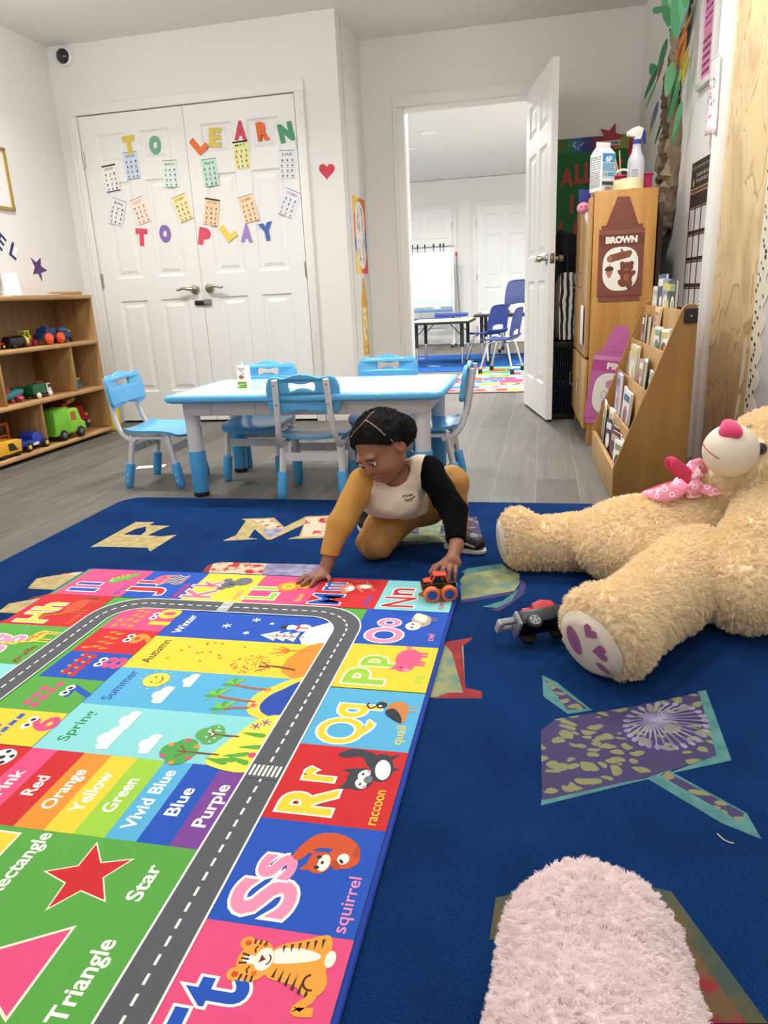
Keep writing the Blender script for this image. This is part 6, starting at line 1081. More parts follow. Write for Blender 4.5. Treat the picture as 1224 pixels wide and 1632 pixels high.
# casing strip, plywood panel, scalloped border, white paper board
b = MB(); b.box((1.795, 1.2275, 0.012), (0.11, 2.455, 0.024), TRIM, 0.004); b.box((1.755, 1.2275, 0.02), (0.022, 2.455, 0.036), TRIM, 0.006); b.box((1.84, 1.2275, 0.018), (0.018, 2.455, 0.03), TRIM, 0.005); o = b.build('trim_4', M=F_RIGHT); struct(o)
def ply_mat():
    M = bpy.data.materials.new('stained_plywood'); M.use_nodes = True; n = M.node_tree.nodes; L = M.node_tree.links; b = n['Principled BSDF']; b.inputs['Roughness'].default_value = 0.6
    tc = n.new('ShaderNodeTexCoord'); mp = n.new('ShaderNodeMapping'); mp.inputs['Scale'].default_value = (3.2, 1.5, 1); L.new(tc.outputs['Object'], mp.inputs['Vector'])
    t = n.new('ShaderNodeTexNoise'); t.inputs['Scale'].default_value = 1.6; t.inputs['Detail'].default_value = 2.5; t.inputs['Distortion'].default_value = 1.2; L.new(mp.outputs['Vector'], t.inputs['Vector'])
    r = ramp_nodes(n, [(0.30, '#c4a67c'), (0.42, '#d3b88b'), (0.53, '#dfc698'), (0.54, '#b3966c'), (0.575, '#d8bd8d'), (0.7, '#dcc394')]); L.new(t.outputs['Fac'], r.inputs['Fac'])
    v = n.new('ShaderNodeTexNoise'); v.inputs['Scale'].default_value = 3.1; v.inputs['Detail'].default_value = 4; L.new(mp.outputs['Vector'], v.inputs['Vector'])
    vr = n.new('ShaderNodeMapRange'); vr.inputs['From Min'].default_value = 0.68; vr.inputs['From Max'].default_value = 0.72; vr.inputs['To Max'].default_value = 0.5; L.new(v.outputs['Fac'], vr.inputs['Value'])
    mx = n.new('ShaderNodeMixRGB'); mx.inputs['Color2'].default_value = lin('#8d6f4c'); L.new(vr.outputs['Result'], mx.inputs['Fac']); L.new(r.outputs['Color'], mx.inputs['Color1']); L.new(mx.outputs['Color'], b.inputs['Base Color'])
    return M
b = MB(); b.box((2.12, 1.2275, 0.002), (0.54, 2.455, 0.004), ply_mat(), 0.001); o = b.build('plywood_panel', M=F_RIGHT); tag(o, 'water-stained bare plywood panel on the right wall beside the white casing', 'panel')
b = Flat(z=0.0045, dz=6e-5); PT = m('#dcd7cc', 0.7)
for pts in ([(2.27, 0.40), (2.31, 0.44), (2.315, 0.52), (2.30, 0.60), (2.285, 0.56), (2.275, 0.47)], [(2.26, 0.27), (2.29, 0.31), (2.30, 0.37), (2.28, 0.38), (2.262, 0.33)], [(2.275, 0.14), (2.30, 0.17), (2.30, 0.22), (2.28, 0.2)]): b.blob(pts, PT)
o = b.build('torn_paper', M=F_RIGHT); tag(o, 'torn scraps of white paper stuck along the edge of the plywood', 'paper')
b = MB(); b.box((3.06, 1.27, 0.002), (1.33, 2.37, 0.004), m('#d9dadd', 0.6), 0.002); o = b.build('paper_board', M=F_RIGHT); tag(o, 'white paper covered display board on the right wall behind the bear', 'board')
pts = [(2.355, 0.06)]; z = 0.06; k = 0
while z < 2.40:
    pts.append((2.46 + 0.018 * math.sin(2 * math.pi * z / 0.105), z)); z += 0.0105
pts.append((2.355, 2.40)); pts = pts[::-1] if sum(pts[i][0] * pts[(i + 1) % len(pts)][1] - pts[(i + 1) % len(pts)][0] * pts[i][1] for i in range(len(pts))) < 0 else pts
b = Flat(z=0.0065, dz=5e-5); b.prism([pts], 0.0015, m('#ddd6c4', 0.6), Matrix.Translation((0, 0, 0.0046))); rd = random.Random(2); DB = m('#3a2c22', 0.6)
for k in range(120): b.ell(rd.uniform(2.362, 2.44), 0.08 + k * 0.0193, rd.uniform(0.004, 0.009), rd.uniform(0.004, 0.009), DB, n=10)
o = b.build('scalloped_border', M=F_RIGHT); tag(o, 'cream scalloped border strip with brown dots beside the plywood', 'border')
# pocket calendar
b = Flat(z=0.002, dz=6e-5); q = [rw(*p) for p in ((1104, 262), (1142, 237), (1112, 490), (1089, 486))]; cx0, cx1, cz0, cz1 = 1.335, 1.655, 0.70, 1.358
b.box(((cx0 + cx1) / 2, (cz0 + cz1) / 2, 0.001), (cx1 - cx0, cz1 - cz0, 0.002), m('#3b2a28', 0.6)); DKG = m('#37342f', 0.6)
b.rect(cx0, 1.222, cx1, cz1, DKG); 
for zz, hx in ((1.33, '#8c8468'), (1.322, '#5a5346'), (1.235, '#b79a5e'), (1.226, '#8a4a3a'), (1.217, '#a89a6a')): b.rect(cx0, zz, cx1, zz + 0.005, m(hx, 0.6))
b.scribble(cx0 + 0.09, 1.255, cx1 - 0.03, 1.305, m('#8f8a74', 0.6), rs, 2, 0.6); b.poly(star_pts(cx0 + 0.05, 1.265, 0.025, 90), m('#b39a4a', 0.6))
for r_ in range(4):
    for c_ in range(3):
        x = cx0 + 0.02 + c_ * 0.1; zz = 1.05 - r_ * 0.122; b.rect(x, zz, x + 0.082, zz + 0.096, m('#d9d2d4', 0.35)); b.rect(x + 0.004, zz + 0.1, x + 0.078, zz + 0.107, m('#8a7a74', 0.5)); b.line([(x + 0.082, zz - 0.01), (x + 0.09, zz + 0.11)], 0.004, m('#6a5450', 0.5))
o = b.build('pocket_calendar', M=F_RIGHT); tag(o, 'dark brown pocket calendar with rows of pale pockets on the right wall', 'calendar')
t = thing('zebra_clip', 'small black and white striped tassel hanging below the calendar', 'decoration', M=F_RIGHT @ Matrix.Translation((1.665, 0.665, 0.004)))
b = MB(); b.tube([(0, 0.07, 0.008), (0.005, 0.03, 0.012), (0.0, -0.01, 0.016), (-0.005, -0.035, 0.01)], [0.006, 0.018, 0.024, 0.008], blotch('zebra', '#1c1c1e', '#e8e6e2', 40, 0.45, 0.55, 'wave', 0.7, 0.1), 12); b.build('tassel', t); MB().tube([(0, 0.065, 0.008), (0.002, 0.10, 0.004), (0.0, 0.125, 0.002)], 0.002, m('#1c1c1e', 0.6), 6).build('cord', t)
# pink framed notice
t = thing('framed_notice', 'pink handwritten notice in a white frame high on the right wall', 'notice', M=F_RIGHT @ Matrix.Translation((1.485, 1.90, 0)))
b = MB(); w2, h2 = 0.105, 0.225
for c_, d_ in (((0, -h2, 0.012), (2 * w2 + 0.03, 0.03, 0.024)), ((0, h2, 0.012), (2 * w2 + 0.03, 0.03, 0.024)), ((-w2, 0, 0.012), (0.03, 2 * h2, 0.024)), ((w2, 0, 0.012), (0.03, 2 * h2, 0.024))): b.box(c_, d_, m('#d8d6d3', 0.4), 0.004)
b.build('frame', t); b = Flat(z=0.008, dz=6e-5); b.box((0, 0, 0.005), (2 * w2, 2 * h2, 0.006), m('#d67fae', 0.55)); b.scribble(-0.08, 0.0, 0.085, 0.19, m('#6a2f52', 0.6), rs, 6, 0.3); b.scribble(-0.08, -0.19, 0.085, -0.03, m('#6a2f52', 0.6), rs, 5, 0.3); b.build('notice_paper', t)
# childish drawing that curls off the wall
b = MB(); nx, ny = 10, 10; vs = []; fs = []
for j in range(ny + 1):
    for i in range(nx + 1): u, v = i / nx, j / ny; vs.append((1.61 + 0.17 * u, 1.43 + 0.30 * v - 0.02 * u, 0.028 + 0.02 * math.sin(3 * u) * (1 - v) + 0.012 * v * u))
for j in range(ny):
    for i in range(nx): a = j * (nx + 1) + i; fs.append((a, a + 1, a + nx + 2, a + nx + 1))
DR = m('#f0e3e6', 0.6); b.add(vs, fs, DR); rd = random.Random(6)
def drw(u, v): return (1.61 + 0.17 * u, 1.43 + 0.30 * v - 0.02 * u, 0.0288 + 0.02 * math.sin(3 * u) * (1 - v) + 0.012 * v * u)
for k in range(26):
    u, v = rd.uniform(0.06, 0.85), rd.uniform(0.05, 0.72); du, dv_ = rd.uniform(0.03, 0.09), rd.uniform(0.02, 0.05); b.add([drw(u, v), drw(u + du, v), drw(u + du, v + dv_), drw(u, v + dv_)], [(0, 1, 2, 3)], m(rd.choice(['#c0476f', '#d98aa6', '#7a3a52', '#b9b4c8', '#a83248']), 0.6))
for v in (0.01, 0.97):
    for k in range(10): b.add([drw(k * 0.1, v), drw(k * 0.1 + 0.06, v), drw(k * 0.1 + 0.06, v + 0.02), drw(k * 0.1, v + 0.02)], [(0, 1, 2, 3)], m('#d9a3b4', 0.6))
o = b.build('drawing_sheet', M=F_RIGHT); sm = o.modifiers.new('thick', 'SOLIDIFY'); sm.thickness = 0.001; sm.offset = -1; tag(o, 'pink and white scribbled drawing hanging off the right wall beside the casing', 'drawing')
# paper tree
t = thing('paper_tree', 'crumpled brown paper tree with cut paper leaves on the right wall', 'decoration', M=F_RIGHT)
rt = random.Random(12); PB = [m('#7a6852', 0.8, bump=0.6, bscale=40), m('#57493a', 0.85, bump=0.6, bscale=40), m('#93806a', 0.8, bump=0.6, bscale=40)]
TR = [(rw(*p)[0] + 0.07, rw(*p)[1]) for p in ((1064, 360), (1070, 300), (1075, 240), (1076, 190), (1079, 140), (1088, 90), (1094, 40), (1100, -20))]
def crump(path, r0, r1, mt, seed):
    rr_ = random.Random(seed); P_ = catmull([(*p, 0.03) if len(p) == 2 else p for p in path], 8, False); n = len(P_); b = MB()
    b.tube([(p[0] + rr_.uniform(-0.006, 0.006), p[1], p[2] + rr_.uniform(-0.004, 0.006)) for p in P_], [(r0 + (r1 - r0) * i / n) * rr_.uniform(0.72, 1.25) for i in range(n)], mt, 9)
    b.v = [(x + rr_.uniform(-0.005, 0.005), y + rr_.uniform(-0.008, 0.008), max(0.001, z + rr_.uniform(-0.005, 0.005))) for x, y, z in b.v]; return b
for k in range(5):
    dx = (-0.05, -0.02, 0.01, 0.04, -0.035)[k]; path = [(p[0] + dx * (1.0 if i < 3 else 0.5) + rt.uniform(-0.012, 0.012), p[1] + (rt.uniform(-0.03, 0.03) if i else rt.uniform(-0.06, 0.05)), 0.035 + 0.02 * math.sin(i + k)) for i, p in enumerate(TR[:6 + (k % 3)])]
    crump(path, 0.042, 0.02, PB[k % 3], 30 + k).build('trunk_paper', t, angle=20)
for k, pth in enumerate(([TR[4], (TR[4][0] + 0.12, TR[4][1] + 0.15), (TR[4][0] + 0.2, TR[4][1] + 0.32)], [TR[5], (TR[5][0] - 0.12, TR[5][1] + 0.12), (TR[5][0] - 0.2, TR[5][1] + 0.16)], [TR[3], (TR[3][0] - 0.1, TR[3][1] + 0.05), (TR[3][0] - 0.2, TR[3][1] + 0.16)])): crump(pth, 0.016, 0.008, PB[1], 50 + k).build('branch_paper', t, angle=20)
GL = ['#5fae78', '#4f9a63', '#74c48c', '#3f8656', '#8fd2a0']
def leaf(px, py, ln, wd, ang, hx, tilt=0.4, off=0.05):
    x, y = rw(px, py); b = MB(); o_ = catmull([(0, -0.02 * ln), (wd * 0.42, 0.2 * ln), (wd * 0.5, 0.45 * ln), (wd * 0.3, 0.8 * ln), (0, ln), (-wd * 0.3, 0.8 * ln), (-wd * 0.5, 0.45 * ln), (-wd * 0.42, 0.2 * ln)], 4)
    T_ = Matrix.Translation((x, y, off)) @ Matrix.Rotation(math.radians(ang), 4, 'Z') @ Matrix.Rotation(tilt, 4, 'Y') @ Matrix.Rotation(0.25, 4, 'X'); b.prism([o_], 0.0012, m(hx, 0.7), T_)
    b.build('paper_leaf', t)
for a in ((1100, 14, 0.17, 0.06, 80, GL[1], 1.1, 0.12), (1086, 40, 0.2, 0.06, 10, GL[0], 0.8, 0.06), (1100, 60, 0.2, 0.06, 0, GL[0], 0.7, 0.06), (1108, 40, 0.2, 0.06, -12, GL[2], 0.6, 0.05), (1086, 60, 0.16, 0.055, 175, GL[2], 0.7, 0.07), (1104, 96, 0.15, 0.07, 190, GL[4], 0.9, 0.09), (1112, 20, 0.17, 0.05, -20, GL[0], 0.5, 0.05), (1096, 78, 0.12, 0.05, 30, GL[1], 0.6, 0.05), (1110, 95, 0.14, 0.05, 170, GL[2], 0.6, 0.05), (1079, 100, 0.2, 0.055, 140, GL[2], 0.8, 0.09), (1072, 118, 0.12, 0.05, 60, GL[3], 0.9, 0.08), (1070, 130, 0.14, 0.05, 150, GL[4], 0.6, 0.08), (1100, 130, 0.18, 0.055, 182, GL[0], 0.6, 0.05), (1098, 115, 0.2, 0.05, 195, GL[1], 0.6, 0.05), (1105, 160, 0.15, 0.06, 185, GL[2], 0.6, 0.05), (1102, 180, 0.15, 0.05, 178, GL[0], 0.6, 0.05), (1078, 190, 0.12, 0.04, 170, GL[0], 0.5, 0.07), (1106, 70, 0.12, 0.05, 160, GL[1], 0.4, 0.04), (1094, 20, 0.2, 0.06, 20, GL[4], 0.5, 0.05),
          (1120, 20, 0.14, 0.06, 150, '#e89a4a', 0.5, 0.05), (1116, 48, 0.15, 0.06, 170, '#eba052', 0.6, 0.06), (1112, 62, 0.13, 0.05, 200, '#e8a85f', 0.4, 0.05), (1117, 70, 0.15, 0.05, 180, '#e6dc62', 0.5, 0.05), (1116, 90, 0.12, 0.05, 190, '#e2d85a', 0.5, 0.05), (1078, 88, 0.12, 0.04, 175, '#d9543f', 0.5, 0.06), (1066, 172, 0.14, 0.045, 182, '#dccb5c', 0.7, 0.07), (1071, 160, 0.14, 0.045, 176, '#93a3bf', 0.7, 0.07), (1116, 6, 0.14, 0.05, 165, '#b9cfe6', 0.5, 0.05)): leaf(*a)
# ------------------------------------------------------------------ the room beyond the door
casing('trim_5', -2.25, -1.40, 2.03, 11.85, 0.08); casing('trim_6', -1.015, -0.16, 2.03, 11.85, 0.08)
for i, (x0, w_) in enumerate(((-2.25, 0.85), (-1.015, 0.855))):
    d = door_panels(MB(), w_, 2.02, 0.03, m('#eeeeeb', 0.45), (-1,)).build('door_%d' % (i + 4), angle=20, loc=(x0, 11.835, 0.01)); struct(d)
    b = MB(); x = w_ - 0.06 if i else w_ - 0.06
    if i:
        b.cyl((x, -0.015, 0.93), (x, -0.03, 0.93), 0.03, MET, seg=18); b.cyl((x, -0.03, 0.93), (x, -0.055, 0.93), 0.011, MET, seg=12); b.ball((x, -0.07, 0.93), 0.027, MET, 16); b.build('door_knob', d)
        for z in (0.22, 1.0, 1.78): hinge(d, 0.0, -0.016, z)
    else: 
        for z in (0.22, 1.0, 1.78): hinge(d, w_, -0.016, z)
for i, (x, y) in enumerate(((-1.226, 8.404), (-1.6, 9.2))):
    b = MB(); b.lathe([(0.105, 0.0), (0.11, -0.006), (0.085, -0.009), (0.08, -0.003)], m('#f2f1ee', 0.5), 28); b.lathe([(0.082, -0.003), (0.0, -0.004)][::-1], m('#ffffff', 0.5), 28); o = b.build('ceiling_light', loc=(x, y, 2.45)); tag(o, ('round recessed ceiling light seen through the doorway, nearer one', 'round recessed ceiling light seen through the doorway, farther left one')[i], 'light', 'far ceiling lights')
b = Flat(z=0.006); b.prism([rrect(-3.2, 7.7, 1.6, 9.75, 0.02)], 0.006, pile_mat('far_carpet', '#1e4a8c', '#2d62ab'))
for k in range(10): b.ell(-2.2 + 0.33 * k, 8.3 + (k % 3) * 0.5, 0.12, 0.07, blotch('far_print%d' % (k % 3), ('#8d9fb5', '#b9b08a', '#9a6a6a')[k % 3], '#2d5aa0', 20, 0.4, 0.6), rs.uniform(0, 180), 7)
o = b.build('far_carpet'); tag(o, 'blue patterned carpet in the room beyond the door', 'carpet')
b = Flat(z=0.0135, dz=4e-5); b.prism([rrect(-0.80, 6.02, 1.2, 7.95, 0.01)], 0.007, m('#e2d9c8', 0.9), Matrix.Translation((0, 0, 0.0065))); cols = ['#d8443c', '#f0c93c', '#5fae4a', '#7cc4e0', '#e98a3a', '#b8326a', '#3a64b4', '#9ad6c4', '#f3e27a']; rc = random.Random(9)
for j in range(10):
    x = -0.79
    while x < 1.18:
        w_ = rc.uniform(0.16, 0.3); y = 6.03 + j * 0.191; b.rect(x, y, min(x + w_, 1.19), y + 0.17, m(rc.choice(cols), 0.9))
        if rc.random() < 0.7: b.ell(x + w_ / 2 if x + w_ / 2 < 1.1 else x + 0.03, y + 0.085, 0.05, 0.045, m(rc.choice(cols + ['#ffffff']), 0.9), n=9)
        x += w_ + 0.005
o = b.build('far_play_mat'); tag(o, 'bright patchwork play mat on the floor just past the doorway', 'mat')
CHR = m('#c9c7c2', 0.18, 1.0)
def table_far(name, label, x0, x1, y0, y1, z, topm, rim, legz=0.3):
    t = thing(name, label, 'table', ((x0 + x1) / 2, (y0 + y1) / 2, 0.0125)); hx_, hy_ = (x1 - x0) / 2, (y1 - y0) / 2
    MB().box((0, 0, z - 0.014), (2 * hx_, 2 * hy_, 0.028), rim, 0.006).build('table_edge', t); MB().box((0, 0, z + 0.0008), (2 * hx_ - 0.014, 2 * hy_ - 0.014, 0.003), topm, 0.001).build('table_top', t)
    for sx in (-1, 1):
        for sy in (-1, 1):
            x, y = sx * (hx_ - 0.09), sy * (hy_ - 0.09); lg = MB().cyl((x, y, 0.2), (x, y, z - 0.02), 0.021, BLACKP, seg=14).build('leg', t); MB().cyl((x, y, 0.0), (x, y, 0.21), 0.013, CHR, seg=12).build('leg_insert', lg)
            MB().tube([(x, y, z - 0.16), (x - sx * 0.13, y, z - 0.03)], 0.006, BLACKP, 6).build('brace', t)
    return t
table_far('school_table', 'low yellow-topped table with black edge in the far room', -1.50, -0.80, 8.22, 9.08, 0.487, m('#efe08a', 0.35), BLACKP)
table_far('school_table', 'black-edged table loaded with books in the far room', -0.80, 0.4, 8.75, 9.55, 0.53, m('#5a5550', 0.4), BLACKP)
rg = random.Random(21)
for k, (x, y, w_, d_, th, hx, rz) in enumerate(((-0.62, 8.92, 0.16, 0.2, 0.02, '#d9d3c6', 0.3), (-0.45, 8.98, 0.12, 0.14, 0.025, '#4a2d26', 0.1), (-0.26, 9.05, 0.3, 0.22, 0.03, '#ece7da', -0.25), (-0.25, 9.05, 0.3, 0.22, 0.028, '#e3d5bf', -0.15), (-0.22, 9.06, 0.28, 0.22, 0.03, '#d8b9a4', -0.3), (-0.02, 8.95, 0.3, 0.24, 0.02, '#f1efe9', 0.1))):
    z = 0.5455 + {3: 0.031, 4: 0.060}.get(k, 0); b = MB(); b.box((0, 0, th / 2), (w_, d_, th), m(hx, 0.6), 0.003); o = b.build('book', loc=(x, y, z)); o.rotation_euler = (0, 0, rz)
    tag(o, ('grey-white book at the left end of the black table', 'small dark box on the black table', 'white book at the bottom of the pile on the black table', 'cream book in the middle of the pile on the black table', 'pinkish book on top of the pile on the black table', 'white folder at the right of the black table')[k], 'book', 'books on the far table')
NV, NV2 = m('#27397a', 0.4), m('#1d2f66', 0.4)
def school_chair(label, x, y, rz, s=1.0, mt=NV):
    t = thing('school_chair', label, 'chair', (x, y, 0.0145), rz, 'navy school chairs'); SH = 0.33 * s
    b = MB(); n = 12; prof_ = catmull([(0.17, -0.01), (0.15, 0.004), (0.06, -0.004), (-0.06, -0.006), (-0.13, 0.01), (-0.155, 0.045)], 3, False); vs = []; fs = []; L2 = len(prof_)
    for i, (y_, z_) in enumerate(prof_):
        for k in range(n + 1): u = -1 + 2 * k / n; vs.append((0.17 * s * u * (1 - 0.12 * (i / L2)), y_ * s, SH + z_ * s + 0.012 * u * u))
    for i in range(L2 - 1):
        for k in range(n): a = i * (n + 1) + k; fs.append((a, a + 1, a + n + 2, a + n + 1))
    b.add(vs, fs, mt); o = b.build('seat', t, angle=80); sm = o.modifiers.new('t', 'SOLIDIFY'); sm.thickness = 0.012; sm.offset = 0
    out = catmull([(0.145, 0.02), (0.15, 0.12), (0.13, 0.25), (0.08, 0.285), (-0.08, 0.285), (-0.13, 0.25), (-0.15, 0.12), (-0.145, 0.02), (-0.09, 0.01), (-0.08, 0.06), (0, 0.075), (0.08, 0.06), (0.09, 0.01)], 4)
    T_ = Matrix.Translation((0, -0.145 * s, SH + 0.03 * s)) @ Euler((math.radians(10), 0, 0)).to_matrix().to_4x4() @ Matrix(((s, 0, 0, 0), (0, 0, -s, 0), (0, s, 0, 0), (0, 0, 0, 1)))
    bk = MB().prism([out], 0.012, mt, T_, 0.003); bk.v = [(x_, y_ + 0.9 * x_ * x_, z_) for x_, y_, z_ in bk.v]; bk.build('backrest', t)
    for sx in (-1, 1):
        for sy in (-1, 1):
            lg = MB().tube([(sx * 0.10 * s, sy * 0.06 * s, SH - 0.012), (sx * 0.13 * s, sy * 0.10 * s, SH - 0.03), (sx * 0.17 * s, sy * 0.17 * s, 0.035)], 0.011, CHR, 10).build('leg', t)
            b = MB(); b.cyl((sx * 0.17 * s, sy * 0.17 * s, 0.0), (sx * 0.169 * s, sy * 0.168 * s, 0.05), 0.022, BLACKP, seg=14, bev=0.006); b.build('glide', lg)
    return t
school_chair('navy school chair nearest the doorway, standing on the patchwork mat', -0.40, 7.42, math.radians(74), 0.98)
school_chair('navy school chair at the edge of the blue carpet behind the nearest one', -0.60, 8.42, math.radians(48), 1.0)
school_chair('large dark navy chair behind the book table', -0.30, 9.95, math.radians(178), 1.42, NV2)
# white board on a rolling stand
t = thing('whiteboard_stand', 'rolling white dry-erase board with blue tray in the far room', 'whiteboard', (-1.66, 11.3, 0)); WM = m('#e9ecee', 0.3)
MB().box((0, 0.0, 1.0), (0.62, 0.02, 0.80), m('#dfe8ec', 0.12, coat=0.5), 0.004).build('board', t)
for x in (-0.34, 0.33): MB().box((x, 0, 0.72), (0.025, 0.03, 1.36), WM, 0.004).build('upright', t)
for z in (1.42, 0.28): MB().box((0, 0, z), (0.68, 0.02, 0.02), WM, 0.003).build('rail', t)
for z in (1.46,): MB().tube([(-0.36, -0.03, z), (0.36, -0.03, z)], 0.010, m('#8c8f92', 0.3), 8).build('hook_rail', t)
for k, x in enumerate((-0.27, -0.19, -0.08, 0.05, 0.15, 0.20)): MB().tube([(x, -0.04, 1.50), (x, -0.055, 1.475), (x, -0.06, 1.44), (x + 0.003, -0.05, 1.39)], [0.011, 0.012, 0.006, 0.004], BLACKP, 8).build('hook', t)
MB().box((0.0, -0.09, 0.55), (0.64, 0.16, 0.035), m('#4a86be', 0.4), 0.008).build('marker_tray', t); MB().box((0.0, -0.10, 0.40), (0.66, 0.2, 0.08), m('#3558a8', 0.4), 0.01).build('storage_bin', t)
MB().box((0.30, -0.05, 0.475), (0.5, 0.18, 0.05), m('#2f4fa6', 0.4), 0.01).build('storage_bin', t)
for x in (-0.34, 0.33):
    MB().box((x, -0.02, 0.05), (0.03, 0.5, 0.03), WM, 0.005).build('foot', t)
    for y in (-0.25, 0.21): MB().cyl((x - 0.015, y, 0.032), (x + 0.015, y, 0.032), 0.032, BLACKP, seg=16, bev=0.005).build('caster', t)
b = MB(); b.box((0, 0, 0.0), (0.10, 0.03, 0.03), m('#e9e6e2', 0.5), 0.004); b.build('tray', t).location = (0.1, -0.16, 0.585)
t = thing('floor_sweeper', 'thin grey handle leaning on the far wall right of the white board', 'sweeper', (-1.27, 11.72, 0)); MB().cyl((0, 0, 0.03), (-0.06, 0.07, 1.33), 0.010, m('#8d8f93', 0.35, 0.5), seg=10).build('handle', t); MB().box((0, -0.01, 0.02), (0.2, 0.09, 0.035), m('#e4e2df', 0.5), 0.008).build('head', t); MB().cyl((-0.06, 0.07, 1.33), (-0.063, 0.073, 1.40), 0.014, m('#b8404a', 0.5), seg=10).build('grip', t)
# ------------------------------------------------------------------ soft shapes: distance fields turned into one continuous surface
class Soft:
    def __init__(s, lo, hi, h):
        s.lo = np.array(lo, float); s.h = h; s.n = np.ceil((np.array(hi) - s.lo) / h).astype(int) + 1; s.d = np.full(s.n, 1.0, np.float32)
    def _sub(s, lo, hi, pad):
        a = np.clip(np.floor((np.array(lo) - pad - s.lo) / s.h).astype(int), 0, s.n - 1); b = np.clip(np.ceil((np.array(hi) + pad - s.lo) / s.h).astype(int) + 1, 1, s.n)
        sl = tuple(slice(a[i], b[i]) for i in range(3)); g = [(s.lo[i] + s.h * np.arange(a[i], b[i])).astype(np.float32) for i in range(3)]
        return sl, np.meshgrid(*g, indexing='ij', sparse=True)
    def _mix(s, sl, e, k):
        d = s.d[sl]
        if k <= 0: s.d[sl] = np.minimum(d, e); return s
        t = np.clip(0.5 + 0.5 * (d - e) / k, 0, 1); s.d[sl] = d * (1 - t) + e * t - k * t * (1 - t); return s
    def _cone(s, X, a, b, ra, rb):
        a, b = np.array(a, np.float32), np.array(b, np.float32); ab = b - a; L2 = float(ab @ ab) or 1e-9
        p = [X[i] - a[i] for i in range(3)]; t = np.clip(sum(p[i] * ab[i] for i in range(3)) / L2, 0, 1)
        return np.sqrt(sum((p[i] - t * ab[i]) ** 2 for i in range(3))) - (ra + (rb - ra) * t)
    def _ell(s, X, c, r, R):
        p = [X[i] - c[i] for i in range(3)]; q = [sum(R[j][i] * p[j] for j in range(3)) for i in range(3)] if R is not None else p
        k0 = np.sqrt(sum((q[i] / r[i]) ** 2 for i in range(3))); k1 = np.sqrt(sum((q[i] / r[i] ** 2) ** 2 for i in range(3))) + 1e-9
        return k0 * (k0 - 1) / k1
    def limb(s, pts, rs_, k=0.02):
        for i in range(len(pts) - 1):
            a, b, ra, rb = pts[i], pts[i + 1], rs_[i], rs_[i + 1]; rm = max(ra, rb)
            sl, X = s._sub(np.minimum(a, b) - rm, np.maximum(a, b) + rm, k + 0.02); s._mix(sl, s._cone(X, a, b, ra, rb), k)
        return s
    def ball(s, c, r, k=0.02, R=None):
        r = (r,) * 3 if not isinstance(r, (tuple, list)) else r; rm = max(r)
        sl, X = s._sub(np.array(c) - rm, np.array(c) + rm, k + 0.02); s._mix(sl, s._ell(X, c, r, R).astype(np.float32), k); return s
    def cut_ball(s, c, r, k=0.0, R=None):
        r = (r,) * 3 if not isinstance(r, (tuple, list)) else r; rm = max(r); sl, X = s._sub(np.array(c) - rm, np.array(c) + rm, k + 0.02); e = -s._ell(X, c, r, R); d = s.d[sl]
        if k: t = np.clip(0.5 + 0.5 * (e - d) / k, 0, 1); s.d[sl] = d * (1 - t) + e * t + k * t * (1 - t)
        else: s.d[sl] = np.maximum(d, e)
        return s
    def cut_limb(s, pts, rs_):
        for i in range(len(pts) - 1):
            rm = max(rs_); sl, X = s._sub(np.minimum(pts[i], pts[i + 1]) - rm, np.maximum(pts[i], pts[i + 1]) + rm, 0.02); s.d[sl] = np.maximum(s.d[sl], -s._cone(X, pts[i], pts[i + 1], rs_[i], rs_[i + 1]))
        return s
    def cut_plane(s, p, n):
        """keeps the side the normal points away from"""
        n = np.array(n, float) / np.linalg.norm(n); g = [(s.lo[i] + s.h * np.arange(s.n[i])).astype(np.float32) for i in range(3)]; X = np.meshgrid(*g, indexing='ij', sparse=True)
        s.d = np.maximum(s.d, sum((X[i] - p[i]) * n[i] for i in range(3)).astype(np.float32)); return s
    def noise(s, amp, f, seed=0):
        r = np.random.RandomState(seed); g = [(s.lo[i] + s.h * np.arange(s.n[i])).astype(np.float32) for i in range(3)]; X = np.meshgrid(*g, indexing='ij', sparse=True); e = 0
        for _ in range(5): w_ = r.normal(size=3) * f; e = e + np.sin(X[0] * w_[0] + X[1] * w_[1] + X[2] * w_[2] + r.uniform(0, 6))
        s.d = s.d + (amp / 2.5 * e).astype(np.float32); return s
    def mesh(s):
        d = np.pad(s.d, 1, constant_values=1.0); n = np.array(d.shape); ins = d < 0; off = s.lo - s.h
        c = np.zeros(n - 1, int); 
        for i in (0, 1):
            for j in (0, 1):
                for k in (0, 1): c += ins[i:n[0] - 1 + i, j:n[1] - 1 + j, k:n[2] - 1 + k]
        act = (c > 0) & (c < 8); idx = -np.ones(act.shape, int); ijk = np.argwhere(act); idx[act] = np.arange(len(ijk))
        acc = np.zeros((len(ijk), 3)); cnt = np.zeros(len(ijk)); cor = [(i, j, k) for i in (0, 1) for j in (0, 1) for k in (0, 1)]
        D = {q: d[ijk[:, 0] + q[0], ijk[:, 1] + q[1], ijk[:, 2] + q[2]] for q in cor}
        for q in cor:
            for ax in range(3):
                if q[ax]: continue
                q2 = tuple(1 if a == ax else q[a] for a in range(3)); a, b = D[q], D[q2]; mk = (a < 0) != (b < 0); t = np.where(mk, a / np.where(mk, a - b, 1), 0)
                p = np.tile(np.array(q, float), (len(ijk), 1)); p[:, ax] += t; acc += p * mk[:, None]; cnt += mk
        V = off + s.h * (ijk + acc / cnt[:, None]); F = []
